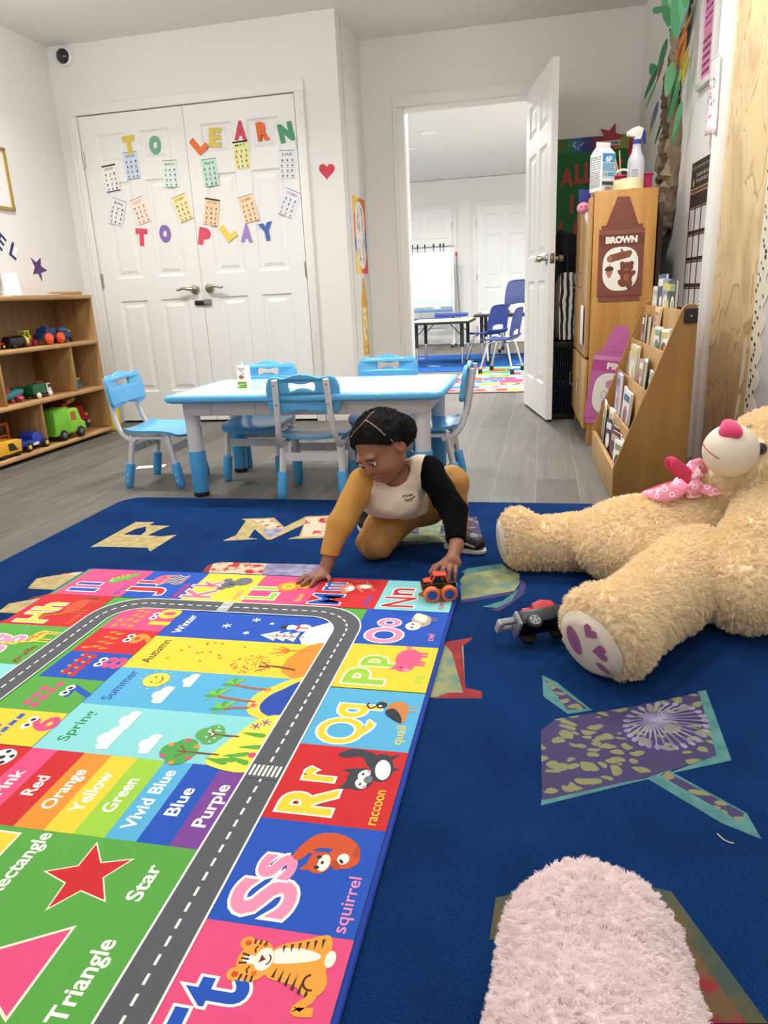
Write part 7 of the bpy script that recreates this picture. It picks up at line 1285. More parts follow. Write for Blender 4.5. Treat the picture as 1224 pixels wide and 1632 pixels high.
        for ax in range(3):
            u, v = (ax + 1) % 3, (ax + 2) % 3; sl0 = [slice(None)] * 3; sl1 = [slice(None)] * 3; sl0[ax] = slice(0, -1); sl1[ax] = slice(1, None)
            a, b = ins[tuple(sl0)], ins[tuple(sl1)]; e = np.argwhere(a != b); e = e[(e[:, u] > 0) & (e[:, v] > 0) & (e[:, u] < n[u] - 1) & (e[:, v] < n[v] - 1)]
            fl_ = a[tuple(e.T)]; q = []
            for du, dv_ in ((-1, -1), (0, -1), (0, 0), (-1, 0)): w_ = e.copy(); w_[:, u] += du; w_[:, v] += dv_; q.append(idx[tuple(w_.T)])
            q = np.array(q).T; q[~fl_] = q[~fl_][:, ::-1]; F.append(q)
        return V, np.concatenate(F)
    def build(s, name, mats, parent=None, smooth_it=2, color=None):
        V, F = s.mesh()
        if smooth_it:
            E_ = np.concatenate([F[:, [0, 1]], F[:, [1, 2]], F[:, [2, 3]], F[:, [3, 0]]]); dg = np.bincount(E_.ravel(), minlength=len(V)).astype(float)
            for _ in range(smooth_it):
                A = np.zeros_like(V)
                for q in range(3): A[:, q] = np.bincount(E_[:, 0], V[E_[:, 1], q], len(V)) + np.bincount(E_[:, 1], V[E_[:, 0], q], len(V))
                V = 0.5 * V + 0.5 * A / np.maximum(dg, 1)[:, None]
        me = bpy.data.meshes.new(name); me.vertices.add(len(V)); me.vertices.foreach_set('co', V.astype(np.float32).ravel()); me.loops.add(4 * len(F)); me.loops.foreach_set('vertex_index', F.astype(np.int32).ravel()); me.polygons.add(len(F)); me.polygons.foreach_set('loop_start', np.arange(0, 4 * len(F), 4, dtype=np.int32)); me.polygons.foreach_set('loop_total', np.full(len(F), 4, np.int32))
        for x in (mats if isinstance(mats, list) else [mats]): me.materials.append(x)
        me.update(calc_edges=True); me.validate(); me.polygons.foreach_set('use_smooth', [True] * len(me.polygons))
        if color is not None:
            cen = V[F].mean(axis=1); me.polygons.foreach_set('material_index', np.asarray(color(cen), np.int32))
        o = bpy.data.objects.new(name, me); C.objects.link(o)
        if parent: o.parent = parent; o.matrix_parent_inverse = parent.matrix_world.inverted()
        return o
def basis(f, u):
    f = Vector(f).normalized(); u = Vector(u); u = (u - f * u.dot(f)).normalized(); r = f.cross(u); return r, f, u     # right (its own), forward, up
# ------------------------------------------------------------------ the kneeling child
kid = bpy.data.objects.new('person', None); C.objects.link(kid); kid.location = (-0.42, 2.2, 0.012); bpy.context.view_layer.update()
tag(kid, 'kneeling child in cream vest with one ochre and one black sleeve, hand on toy truck', 'person')
SKIN = m('#95624a', 0.5, sss=0.12); SKIN2 = m('#7c4a36', 0.55)
HC = Vector((-0.470, 2.065, 0.392)); hr, hf, hu = basis((-0.50, -0.70, -0.50), (-0.22, 0.2, 1.0))
def hp(r, f, u): return tuple(HC + hr * r + hf * f + hu * u)
HR = [[hr[i], hf[i], hu[i]] for i in range(3)]
lo, hi = (-0.73, 1.80, 0.0), (-0.11, 2.50, 0.53)
SHL, ELL_, WRL = (-0.535, 2.085, 0.272), (-0.594, 2.005, 0.160), (-0.628, 1.952, 0.050)
SHR, ELR, WRR = (-0.338, 2.125, 0.300), (-0.252, 2.050, 0.195), (-0.232, 1.945, 0.122)
PEL, CHE, NEK = (-0.405, 2.32, 0.150), (-0.432, 2.145, 0.238), (-0.437, 2.125, 0.285)
HPL, KNL, ANL = (-0.458, 2.28, 0.135), (-0.512, 2.115, 0.066), (-0.57, 2.33, 0.048)
HPR, KNR, ANR = (-0.372, 2.30, 0.150), (-0.282, 2.225, 0.232), (-0.262, 2.235, 0.065)
B_ = Soft(lo, hi, 0.003)
B_.limb([PEL, CHE], [0.070, 0.062], 0.03).limb([SHL, CHE, SHR], [0.036, 0.05, 0.036], 0.03).limb([NEK, hp(0, -0.018, -0.05)], [0.032, 0.030], 0.02)
B_.limb([SHL, ELL_, WRL], [0.034, 0.027, 0.019], 0.012).limb([SHR, ELR, WRR], [0.034, 0.027, 0.019], 0.012)
B_.limb([HPL, KNL], [0.062, 0.042], 0.02).limb([KNL, ANL], [0.04, 0.026], 0.01).limb([HPR, KNR, ANR], [0.062, 0.042, 0.026], 0.02)
B_.limb([ANL, (-0.60, 2.38, 0.03)], [0.024, 0.02], 0.01).limb([ANR, (-0.2, 2.195, 0.035)], [0.024, 0.02], 0.01)
# head and face
B_.ball(hp(0, -0.012, 0.014), (0.070, 0.082, 0.078), 0.01, HR).ball(hp(0, 0.020, -0.035), (0.058, 0.060, 0.062), 0.03, HR).ball(hp(0, 0.052, -0.078), (0.026, 0.022, 0.020), 0.025, HR)
for s_ in (-1, 1):
    B_.ball(hp(s_ * 0.034, 0.052, -0.046), (0.026, 0.024, 0.026), 0.02, HR); B_.ball(hp(s_ * 0.030, 0.070, 0.004), (0.026, 0.012, 0.008), 0.012, HR)
    B_.ball(hp(s_ * 0.070, -0.012, -0.022), (0.010, 0.020, 0.027), 0.006, HR); B_.cut_ball(hp(s_ * 0.079, -0.006, -0.020), (0.006, 0.010, 0.015), 0.004, HR); B_.cut_ball(hp(s_ * 0.029, 0.092, -0.016), (0.014, 0.011, 0.008), 0.006, HR)
B_.limb([hp(0, 0.074, -0.006), hp(0, 0.088, -0.034)], [0.006, 0.0105], 0.012)
for s_ in (-1, 1): B_.ball(hp(s_ * 0.011, 0.082, -0.037), 0.0075, 0.006)
B_.limb([hp(-0.018, 0.074, -0.058), hp(0, 0.0825, -0.0545), hp(0.018, 0.074, -0.058)], [0.003, 0.0062, 0.003], 0.005).limb([hp(-0.016, 0.073, -0.066), hp(0, 0.081, -0.068), hp(0.016, 0.073, -0.066)], [0.003, 0.0072, 0.003], 0.005)
# flat hand on the mat: palm, four fingers and a thumb
B_.limb([WRL, (-0.634, 1.935, 0.032)], [0.018, 0.016], 0.012); B_.ball((-0.642, 1.912, 0.0275), (0.031, 0.030, 0.012), 0.014)
for a, bq, c_, r in (((-0.664, 1.912, 0.027), (-0.684, 1.899, 0.0275), (-0.701, 1.887, 0.0205), 0.0058), ((-0.660, 1.898, 0.028), (-0.680, 1.876, 0.0295), (-0.695, 1.860, 0.021), 0.0064), ((-0.649, 1.888, 0.028), (-0.664, 1.863, 0.0295), (-0.676, 1.843, 0.021), 0.0066), ((-0.635, 1.886, 0.028), (-0.642, 1.862, 0.029), (-0.648, 1.840, 0.021), 0.0064), ((-0.624, 1.915, 0.027), (-0.609, 1.900, 0.024), (-0.604, 1.884, 0.0212), 0.0068)): B_.limb([a, bq, c_], [r * 1.2, r * 1.12, r * 0.92], 0.004)
# hand over the toy truck
B_.limb([WRR, (-0.238, 1.912, 0.104)], [0.019, 0.018], 0.012); B_.limb([(-0.262, 1.880, 0.089), (-0.243, 1.893, 0.094), (-0.226, 1.892, 0.088)], [0.014, 0.017, 0.014], 0.012)
for a, bq, c_, r in (((-0.268, 1.873, 0.090), (-0.279, 1.848, 0.090), (-0.284, 1.829, 0.074), 0.0066), ((-0.255, 1.869, 0.090), (-0.259, 1.840, 0.088), (-0.259, 1.823, 0.063), 0.0068), ((-0.241, 1.872, 0.087), (-0.242, 1.843, 0.082), (-0.242, 1.826, 0.057), 0.0066), ((-0.228, 1.878, 0.083), (-0.226, 1.853, 0.075), (-0.227, 1.838, 0.054), 0.006), ((-0.268, 1.892, 0.088), (-0.289, 1.876, 0.080), (-0.297, 1.856, 0.071), 0.007)): B_.limb([a, bq, c_], [r * 1.1, r, r * 0.85], 0.004)
bodyo = B_.build('body', SKIN, kid, 2); bpy.context.view_layer.update()
def face(r, u, off=0.001):
    """a point on the face in front of (r, u)"""
    ok_, l_, n_, _ = bodyo.ray_cast(Vector(hp(r, 0.2, u)), -hf); return l_ + n_ * off if ok_ else Vector(hp(r, 0.08, u))
# trousers
T_ = Soft(lo, hi, 0.004); T_.limb([PEL, (-0.415, 2.25, 0.178)], [0.086, 0.078], 0.03).limb([HPL, KNL], [0.083, 0.060], 0.03).limb([KNL, ANL], [0.056, 0.036], 0.015).limb([HPR, KNR], [0.080, 0.058], 0.03).limb([KNR, ANR], [0.055, 0.038], 0.015).noise(0.0025, 70, 3)
T_.cut_plane((0, 0, 0.0125), (0, 0, -1)); T_.build('trousers', m('#b5854f', 0.9, bump=0.25, bscale=500, spec=0.15), kid, 2)
# vest: cream front, open arm holes and a round neckline
V_ = Soft(lo, hi, 0.003); V_.limb([(-0.425, 2.225, 0.172), CHE], [0.079, 0.074], 0.03).limb([(-0.515, 2.095, 0.266), CHE, (-0.362, 2.128, 0.300)], [0.046, 0.066, 0.050], 0.03).ball((-0.482, 2.135, 0.196), (0.082, 0.060, 0.052), 0.03).ball((-0.44, 2.10, 0.205), (0.08, 0.055, 0.05), 0.02).noise(0.0016, 60, 5)
V_.cut_limb([(-0.437, 2.10, 0.30), hp(0, 0.0, -0.06)], [0.049, 0.055]); V_.cut_plane((-0.43, 2.20, 0.135), (0.1, 0.25, -1)); vest = V_.build('vest', m('#e6d6be', 0.9, bump=0.3, bscale=450, spec=0.15), kid, 2)
# sleeves
A_ = Soft((-0.70, 1.88, 0.02), (-0.45, 2.18, 0.36), 0.003); A_.limb([(-0.523, 2.095, 0.272), SHL, ELL_, (-0.621, 1.964, 0.078)], [0.042, 0.046, 0.041, 0.029], 0.012).noise(0.002, 80, 7); A_.cut_plane((-0.623, 1.960, 0.072), (-0.12, -0.35, -1)); A_.build('ochre_sleeve', m('#c8924c', 0.9, bump=0.3, bscale=450, spec=0.15), kid, 2)['label'] = 'ochre knitted sleeve on the arm resting on the mat'
A_ = Soft((-0.40, 1.88, 0.06), (-0.16, 2.24, 0.38), 0.003); A_.limb([(-0.338, 2.125, 0.297), SHR, ELR, (-0.233, 1.962, 0.134)], [0.038, 0.045, 0.040, 0.028], 0.012).noise(0.002, 80, 8); A_.cut_plane((-0.233, 1.958, 0.130), (0.1, -0.8, -0.7)); A_.build('black_sleeve', m('#08080a', 0.95, bump=0.3, bscale=450, spec=0.1), kid, 2)['label'] = 'black sleeve on the arm holding the toy truck'
# vest print: small dark lettering on the chest
b = Flat(z=0.0009, dz=2e-5); IK = m('#2d2a28', 0.8); b.text("IT'S MY", -0.002, 0.006, 0.0075, IK, 0.036, off=0.04); b.line(catmull([(-0.016, -0.004), (-0.004, -0.0065), (0.012, -0.003), (0.02, 0.001)], 4, False), 0.0032, IK); b.line(catmull([(-0.012, -0.0095), (0.0, -0.011), (0.012, -0.008)], 4, False), 0.002, IK)
bpy.context.view_layer.update(); d_ = ((652 - 612) / CAM_F * CAM_R - (793 - 816) / CAM_F * CAM_U + CAM_W).normalized(); ok_, loc_, nr_, _ = vest.ray_cast(Vector((0, 0, CAM_H)), d_)
if ok_:
    xr = CAM_R * 0.97 + CAM_U * 0.24; xr = (xr - nr_ * xr.dot(nr_)).normalized(); yr = nr_.cross(xr); vv = []
    for x, y, z in b.v:
        ok2, l2_, n2_, _ = vest.closest_point_on_mesh(loc_ + xr * x + yr * y); vv.append(tuple(l2_ + n2_ * z))
    b.v = vv; pr_ = b.build('chest_print', vest); pr_.matrix_parent_inverse = vest.matrix_world.inverted()
# hair
Hh = Soft((-0.62, 1.93, 0.30), (-0.34, 2.22, 0.54), 0.003); Hh.ball(hp(0, -0.018, 0.024), (0.082, 0.088, 0.078), 0.01, HR); Hh.ball(hp(-0.045, -0.058, 0.0), (0.048, 0.05, 0.05), 0.02); Hh.ball(hp(0.058, 0.0, 0.035), (0.034, 0.048, 0.04), 0.02, HR); Hh.ball(hp(-0.05, 0.0, 0.03), (0.036, 0.05, 0.045), 0.02, HR); Hh.ball(hp(0.04, -0.07, -0.01), 0.045, 0.02); Hh.noise(0.0022, 110, 2)
Hh.cut_plane(hp(0, 0.045, 0.034), tuple(hf * 0.75 - hu * 0.66)); Hh.cut_ball(hp(0.074, 0.014, -0.026), (0.03, 0.032, 0.032), 0.0, HR); Hh.cut_ball(hp(-0.074, 0.010, -0.030), (0.03, 0.028, 0.03), 0.0, HR)
def scalp_hit(px, py):
    """where a line of sight meets the rounded surface of the hair"""
    d = ((px - 612) / CAM_F * CAM_R - (py - 816) / CAM_F * CAM_U + CAM_W); o_ = Vector((0, 0, CAM_H)) - Vector(hp(0, -0.018, 0.024)); R3 = (0.083, 0.089, 0.079)
    p = Vector((o_.dot(hr) / R3[0], o_.dot(hf) / R3[1], o_.dot(hu) / R3[2])); q = Vector((d.dot(hr) / R3[0], d.dot(hf) / R3[1], d.dot(hu) / R3[2])); A, Bq, Cq = q.dot(q), 2 * p.dot(q), p.dot(p) - 1; disc = max(0.0, Bq * Bq - 4 * A * Cq)
    return Vector((0, 0, CAM_H)) + d * ((-Bq - math.sqrt(disc)) / (2 * A))
PART = []
for path in (((583, 670), (575, 679), (566, 688), (560, 697)), ((583, 670), (594, 677), (604, 685), (614, 694)), ((583, 670), (589, 663), (597, 656)), ((622, 700), (628, 706))):
    PART.append([scalp_hit(*p) for p in path])
hair = Hh.build('hair', m('#0d0a09', 0.8, bump=0.9, bscale=260, spec=0.35), kid, 1); hair['label'] = 'black hair parted into puffy sections'
bpy.context.view_layer.update(); b = MB(); hc_ = Vector((0, 0, CAM_H))
for path in PART:
    q = []
    for p in catmull([tuple(v) for v in path], 5, False):
        d = (Vector(p) - hc_).normalized(); ok_, l_, n_, _ = hair.ray_cast(hc_, d)
        if ok_: q.append(l_ + n_ * 0.0012)
    if len(q) > 2: b.tube(q, [0.0030 * (0.75 + 0.25 * math.sin(i * 1.9)) for i in range(len(q))], m('#9a7a66', 0.8), 6, flat=0.8)
o = b.build('parting', hair); o['label'] = 'pale partings between the hair sections'; o.matrix_parent_inverse = hair.matrix_world.inverted()
# eyes, brows, lips
def onkid(o): o.matrix_parent_inverse = kid.matrix_world.inverted(); return o
for s_ in (-1, 1):
    b = MB(); T4 = Matrix((hr, hf, hu)).transposed().to_4x4(); T4.translation = HC
    b.ball((s_ * 0.029, 0.0735, -0.0165), (0.0105, 0.0085, 0.0062), m('#e9e4de', 0.25), 14, T=T4); b.ball((s_ * 0.029 - 0.003, 0.0795, -0.0168), (0.0052, 0.0034, 0.0052), m('#20130d', 0.15), 12, T=T4); onkid(b.build('eye', kid))
    b = MB(); q = [face(s_ * r, u) for r, u in catmull([(0.012, 0.0005), (0.026, 0.0050), (0.040, 0.0035), (0.047, -0.001)], 5, False)]; n = len(q); b.tube(q, [0.0007 + 0.0017 * math.sin(math.pi * (i + 0.6) / (n + 0.5)) for i in range(n)], m('#1f130e', 0.8), 6, flat=0.7); onkid(b.build('eyebrow', kid))
    b = MB(); q = [T4 @ Vector(p) for p in catmull([(s_ * 0.0185, 0.0800, -0.0145), (s_ * 0.029, 0.0832, -0.0108), (s_ * 0.040, 0.0760, -0.0145)], 5, False)]; b.tube(q, 0.0013, m('#1c110c', 0.8), 6); onkid(b.build('eyelash', kid))
b = MB(); q = [face(r, u, 0.0004) for r, u in catmull([(-0.018, -0.0625), (-0.008, -0.0608), (0, -0.0615), (0.008, -0.0608), (0.018, -0.0625)], 5, False)]; b.tube(q, 0.0010, m('#3f1e19', 0.6), 6); onkid(b.build('mouth_line', kid))
b = MB()
for s_ in (-1, 1): b.ball(tuple(face(s_ * 0.0075, -0.0425, 0.0002)), 0.0024, m('#3a1f18', 0.8), 8)
onkid(b.build('nostrils', kid))
# shoes
def shoe(heel, toe, label):
    heel, toe = Vector(heel), Vector(toe); d_ = (toe - heel); L_ = d_.length; rz = math.atan2(d_.y, d_.x)
    S_ = Soft((-0.03, -0.05, 0.0), (L_ + 0.03, 0.05, 0.10), 0.0025); S_.limb([(0.022, 0, 0.036), (L_ * 0.45, 0, 0.036), (L_ - 0.026, 0, 0.028)], [0.030, 0.032, 0.026], 0.01).limb([(0.03, 0, 0.04), (0.03, 0, 0.075)], [0.030, 0.030], 0.01).cut_plane((0, 0, 0.012), (0, 0, -1)); S_.cut_plane((0, 0, 0.088), (0.15, 0, 1))
    up = S_.build('shoe', m('#19191b', 0.5, bump=0.2, bscale=300), None, 2); up.location = (heel.x, heel.y, heel.z); up.rotation_euler = (0, 0, rz); bpy.context.view_layer.update(); up.parent = kid; up.matrix_parent_inverse = kid.matrix_world.inverted()
    b = MB(); b.prism([catmull([(-0.012, 0), (0.0, 0.027), (L_ * 0.45, 0.030), (L_ - 0.02, 0.027), (L_ + 0.004, 0.010), (L_ + 0.004, -0.010), (L_ - 0.02, -0.027), (L_ * 0.45, -0.030), (0.0, -0.027)], 5)], 0.014, m('#d9d6cf', 0.6), None, 0.004); b.build('sole', up)['label'] = 'white rubber sole'
    b = MB(); b.ball((L_ * 0.62, 0, 0.052), (0.030, 0.018, 0.010), m('#8b8a8a', 0.5), 14); b.tube([(L_ * 0.3, 0.022, 0.055), (L_ * 0.55, 0.031, 0.035), (L_ * 0.85, 0.024, 0.024)], 0.0045, m('#8b8a8a', 0.5), 8); b.tube([(L_ * 0.3, -0.022, 0.055), (L_ * 0.55, -0.031, 0.035), (L_ * 0.85, -0.024, 0.024)], 0.0045, m('#8b8a8a', 0.5), 8); b.build('grey_tongue', up)
    return up
shoe((-0.292, 2.235, 0.0115), (-0.172, 2.180, 0.0115), '')
s2 = shoe((-0.585, 2.345, 0.0115), (-0.635, 2.43, 0.0115), '')
# ------------------------------------------------------------------ big teddy bear
def fur(o, count, length, child, seed=1, rough=0.006, rad=0.0009, clump=0.3, mat=1, vg=None):
    md = o.modifiers.new('fur', 'PARTICLE_SYSTEM'); s = md.particle_system.settings; md.particle_system.seed = seed
    s.type = 'HAIR'; s.count = count; s.hair_length = length; s.hair_step = 4; s.render_step = 3; s.use_advanced_hair = True
    s.normal_factor = length * 0.25; s.factor_random = length * 0.16; s.tangent_factor = 0; s.brownian_factor = length * 0.05
    s.child_type = 'INTERPOLATED'; s.rendered_child_count = child; s.child_percent = child if hasattr(s, 'child_percent') else 0
    s.roughness_1 = rough; s.roughness_1_size = 0.05; s.roughness_2 = rough * 1.4; s.clump_factor = clump; s.child_length = 1.0
    s.root_radius = 1.0; s.tip_radius = 0.35; s.radius_scale = rad; s.material = mat; s.use_hair_bspline = False
    s.effector_weights.gravity = 0.0
    if vg: md.particle_system.vertex_group_density = vg
    return md
fur(hair, 3500, 0.0022, 5, 5, 0.004, 0.0005, 0.3)
bear = bpy.data.objects.new('teddy_bear', None); C.objects.link(bear); bear.location = (0.35, 1.95, 0.01); bpy.context.view_layer.update()
tag(bear, 'huge beige teddy bear with pink bow lying back against the right wall', 'teddy bear')
def onbear(o, p=None): p = p or bear; o.parent = p; o.matrix_parent_inverse = p.matrix_world.inverted(); return o
FURC = m('#ffebc6', 0.9, sheen=0.2)
S = Soft((-0.20, 1.28, 0.0), (1.0, 2.75, 0.72), 0.010)
FN = Vector((-0.66, -0.66, -0.26)).normalized(); FC = Vector((0.150, 1.478, 0.102))              # near foot: sole normal and centre
FR, _, FU = basis(FN, (0.25, -0.1, 1.0)); FM = [[FR[i], FN[i], FU[i]] for i in range(3)]
GN = Vector((-0.98, -0.15, -0.12)).normalized(); GC = Vector((-0.058, 2.085, 0.100))
GR, _, GU = basis(GN, (0, 0, 1.0)); GM = [[GR[i], GN[i], GU[i]] for i in range(3)]
S.ball((0.275, 2.03, 0.118), (0.178, 0.185, 0.112), 0.04).limb([(0.30, 2.04, 0.118), (0.43, 2.07, 0.130)], [0.105, 0.118], 0.06).limb([(0.43, 2.07, 0.13), (0.56, 2.09, 0.20)], [0.118, 0.115], 0.05)
S.limb([(0.40, 1.86, 0.108), (0.30, 1.70, 0.100), (0.18, 1.515, 0.100)], [0.105, 0.095, 0.090], 0.025).ball(tuple(FC), (0.108, 0.072, 0.106), 0.025, FM)
S.limb([(0.20, 2.11, 0.095), (0.08, 2.09, 0.088), (-0.02, 2.085, 0.085)], [0.088, 0.076, 0.074], 0.015).ball(tuple(GC), (0.074, 0.062, 0.092), 0.02, GM)
S.limb([(0.585, 1.95, 0.235), (0.535, 1.83, 0.185), (0.487, 1.725, 0.106)], [0.085, 0.088, 0.098], 0.02)
S.limb([(0.60, 2.28, 0.24), (0.66, 2.40, 0.18), (0.68, 2.5, 0.12)], [0.08, 0.08, 0.085], 0.03)
HB = Vector((0.652, 2.085, 0.315)); bf = Vector((-0.70, -0.42, 0.58)).normalized(); br_, bf, bu = basis(bf, (0.72, 0.0, 0.62))
BM = [[br_[i], bf[i], bu[i]] for i in range(3)]
MZ = ray_at(1164, 718, 1, 1.975)
def bp(r, f, u): return HB + br_ * r + bf * f + bu * u
S.ball(tuple(HB), (0.185, 0.165, 0.165), 0.02, BM)
for s_ in (-1, 1): S.ball(tuple(bp(s_ * 0.14, -0.02, 0.15)), (0.06, 0.032, 0.06), 0.02, BM)
S.ball(tuple(ray_at(1146, 772, 1, 2.04)), 0.06, 0.03); S.cut_plane((0, 0, 0.0125), (0, 0, -1))
body = S.build('body', FURC, bear, 2); bpy.context.view_layer.update()
def on_bear(px, py, off=0.0):
    d = ((px - 612) / CAM_F * CAM_R - (py - 816) / CAM_F * CAM_U + CAM_W).normalized(); ok, loc, nrm, _ = body.ray_cast(Vector((0, 0, CAM_H)), d)
    return (loc + nrm * off) if ok else ray_at(px, py, 1, 2.0)
_bearhit = {k: on_bear(*k, off=o_) for k, o_ in (((1120, 774), 0.026), ((1100, 777), 0.024), ((1075, 780), 0.024), ((1050, 786), 0.022), ((1024, 793), 0.014), ((1090, 784), 0.016), ((1055, 792), 0.014), ((1112, 796), 0.016), ((1117, 786), 0.022), ((1138, 780), 0.022), ((1150, 783), 0.014))}
_eyes = {-1: on_bear(1194, 682, -0.009), 1: on_bear(1214, 717, 0.008)}
co = np.empty(len(body.data.vertices) * 3, np.float32); body.data.vertices.foreach_get('co', co); co = co.reshape(-1, 3)
def lat(p, c, n): q = p - np.array(c); h_ = q @ np.array(n); return h_, np.sqrt(np.maximum(0, (q * q).sum(1) - h_ * h_))
h1, l1 = lat(co, FC, FN); h2, l2 = lat(co, GC, GN); dm = np.sqrt(((co - np.array(MZ)) ** 2).sum(1))
bare = ((h1 > 0.02) & (l1 < 0.080)) | ((h2 > 0.02) & (l2 < 0.060)) | (dm < 0.088)
vg = body.vertex_groups.new(name='fur'); vg.add([int(i) for i in np.nonzero(~bare)[0]], 1.0, 'REPLACE')
fur(body, 34000, 0.0095, 9, 3, 0.005, 0.0010, 0.5, 1, 'fur')
# muzzle, nose, smile, eyes
VEL = m('#e9dcc8', 0.85, bump=0.15, bscale=300)
Q = Soft(tuple(MZ - Vector((0.15,) * 3)), tuple(MZ + Vector((0.15,) * 3)), 0.005); Q.ball(tuple(MZ), (0.072, 0.066, 0.069), 0.01, BM); mz = Q.build('muzzle', VEL, bear, 2)
NS = MZ + bf * 0.050 + bu * 0.042; Q = Soft(tuple(NS - Vector((0.08,) * 3)), tuple(NS + Vector((0.08,) * 3)), 0.003); Q.ball(tuple(NS), (0.038, 0.024, 0.021), 0.01, BM).ball(tuple(NS - bu * 0.016 + bf * 0.006), (0.020, 0.015, 0.017), 0.012, BM); onbear(Q.build('nose', m('#e0356f', 0.7, sheen=0.4)))
b = MB(); pts = []
for a in range(-50, 51, 10):
    t = math.radians(a); d_ = Vector((math.sin(t) * 0.80, 0.86 * math.cos(t) ** 0.5, -0.30 - 0.18 * math.cos(t))).normalized(); pts.append(MZ + br_ * d_.x * 0.0725 + bf * d_.y * 0.0665 + bu * d_.z * 0.0695)
b.tube(pts, 0.0018, m('#b0606a', 0.7), 6); onbear(b.build('smile'))
for s_ in (-1, 1):
    e = _eyes[s_]; b = MB(); b.ball(tuple(e), 0.016, m('#1c1712', 0.08, coat=0.6), 16); onbear(b.build('eye'))
# sole pads with hearts
CRM_ = m('#e9dcc8', 0.85, bump=0.12, bscale=250); PADC = m('#a5628f', 0.8, bump=0.25, bscale=500); PADL = m('#d9a4b8', 0.8)
def sole(cen, nn, rr_, uu, a_, b__, off, prints, nm):
    cen, nn = Vector(cen), Vector(nn); P0 = cen + nn * off; M_ = frame(P0, rr_, uu, nn) if Vector(rr_).cross(Vector(uu)).dot(nn) > 0 else frame(P0, -Vector(rr_), uu, nn)
    bb = MB(); n1, n2 = 10, 40; vs = [(0, 0, 0.012)]; fs = []
    for i in range(1, n1 + 1):
        q = i / n1
        for k in range(n2): t = 2 * math.pi * k / n2; vs.append((a_ * q * math.cos(t), b__ * q * math.sin(t), 0.012 * (1 - q * q) - (0.012 * max(0, q - 0.8) / 0.2)))
    for k in range(n2): fs.append((0, 1 + k, 1 + (k + 1) % n2))
    for i in range(n1 - 1):
        for k in range(n2): a, c = 1 + i * n2 + k, 1 + i * n2 + (k + 1) % n2; fs.append((a, a + n2, c + n2, c))
    bb.add(vs, fs, CRM_); o = bb.build(nm, M=M_, angle=80); bpy.context.view_layer.update(); onbear(o)
    for (x, y, r, rot, kind) in prints:
        f2 = Flat(z=0.0006, dz=2e-4)
        sh = heartpts(x, y, r * 1.12, rot) if kind == 'heart' else ellpts(x, y, r * 1.08, r * 0.55 * 1.1, rot); s2 = heartpts(x, y, r, rot) if kind == 'heart' else ellpts(x, y, r, r * 0.55, rot)
        f2.poly(sh, PADL); f2.poly(s2, PADC)
        f2.v = [(px, py, z + 0.012 * (1 - min(1, (px / a_) ** 2 + (py / b__) ** 2))) for px, py, z in f2.v]
        p = f2.build('paw_print', M=M_); bpy.context.view_layer.update(); p.parent = o; p.matrix_parent_inverse = o.matrix_world.inverted()
    return M_
FP = frame(FC + FN * 0.080, FR, FU, FN) if FR.cross(FU).dot(FN) > 0 else frame(FC + FN * 0.080, -FR, FU, FN)
def fpx(px, py): return on_plane(FP, px, py)
pr = [(*fpx(913, 1022), 0.034, -62, 'pad'), (*fpx(936, 1011), 0.017, -20, 'heart'), (*fpx(954, 1043), 0.019, -70, 'heart'), (*fpx(958, 1068), 0.017, -25, 'pad')]
sole(FC, FN, FR, FU, 0.083, 0.082, 0.0665, pr, 'near_sole')
sole(GC, GN, GR, GU, 0.056, 0.070, 0.0565, [], 'far_sole')
# bow at the neck
BOWC = ring_print('bow_hearts', '#f194ae', '#fbe0e7', 46); BOWR = m('#d93a62', 0.7)
def ray_pt(px, py, Y): return ray_at(px, py, 1, Y)
K = _bearhit[(1120, 774)]; bow = bpy.data.objects.new('bow', None); C.objects.link(bow); bow.location = K; bpy.context.view_layer.update(); onbear(bow)
def ribbon(pts, wds, mat, nm, nrm=(-0.3, -0.8, 0.6), curl=0.25):
    P_ = [Vector(p) for p in catmull([tuple(p) for p in pts], 6, False)]; n = len(P_); vs = []; fs = []; nv = Vector(nrm).normalized(); m_ = 7
    W_ = [q[0] for q in catmull([(w_, 0) for w_ in wds], 6, False)]
    for i, p in enumerate(P_):
        t = (P_[min(i + 1, n - 1)] - P_[max(i - 1, 0)]).normalized(); s_ = t.cross(nv).normalized(); nn = s_.cross(t).normalized()
        for k in range(m_): u = -1 + 2 * k / (m_ - 1); vs.append(p + s_ * u * W_[i] / 2 + nn * curl * W_[i] * (0.5 - u * u) * 0.5)
    for i in range(n - 1):
        for k in range(m_ - 1): a = i * m_ + k; fs.append((a, a + 1, a + m_ + 1, a + m_))
    b = MB(); b.add(vs, fs, mat); o = b.build(nm, angle=80); sm = o.modifiers.new('t', 'SOLIDIFY'); sm.thickness = 0.003; bpy.context.view_layer.update(); o.parent = bow; o.matrix_parent_inverse = bow.matrix_world.inverted(); return o
h_ = _bearhit
ribbon([K, h_[(1100, 777)], h_[(1075, 780)], h_[(1050, 786)], h_[(1024, 793)]], [0.024, 0.05, 0.054, 0.046, 0.012], BOWC, 'bow_tail')
ribbon([K, h_[(1090, 784)], h_[(1055, 792)], h_[(1024, 793)]], [0.02, 0.05, 0.05, 0.012], BOWR, 'bow_lining')
UPV = Vector((0, 0, 1)); LF = Vector((-1, 0, 0))
ribbon([K, K + LF * 0.03 + UPV * 0.035, K + LF * 0.060 + UPV * 0.064, K + LF * 0.066 + UPV * 0.058 + Vector((0, 0.02, 0)), K + LF * 0.03 + UPV * 0.02 + Vector((0, 0.02, 0))], [0.02, 0.034, 0.028, 0.03, 0.02], BOWR, 'bow_loop', (-0.3, -0.9, 0.2))
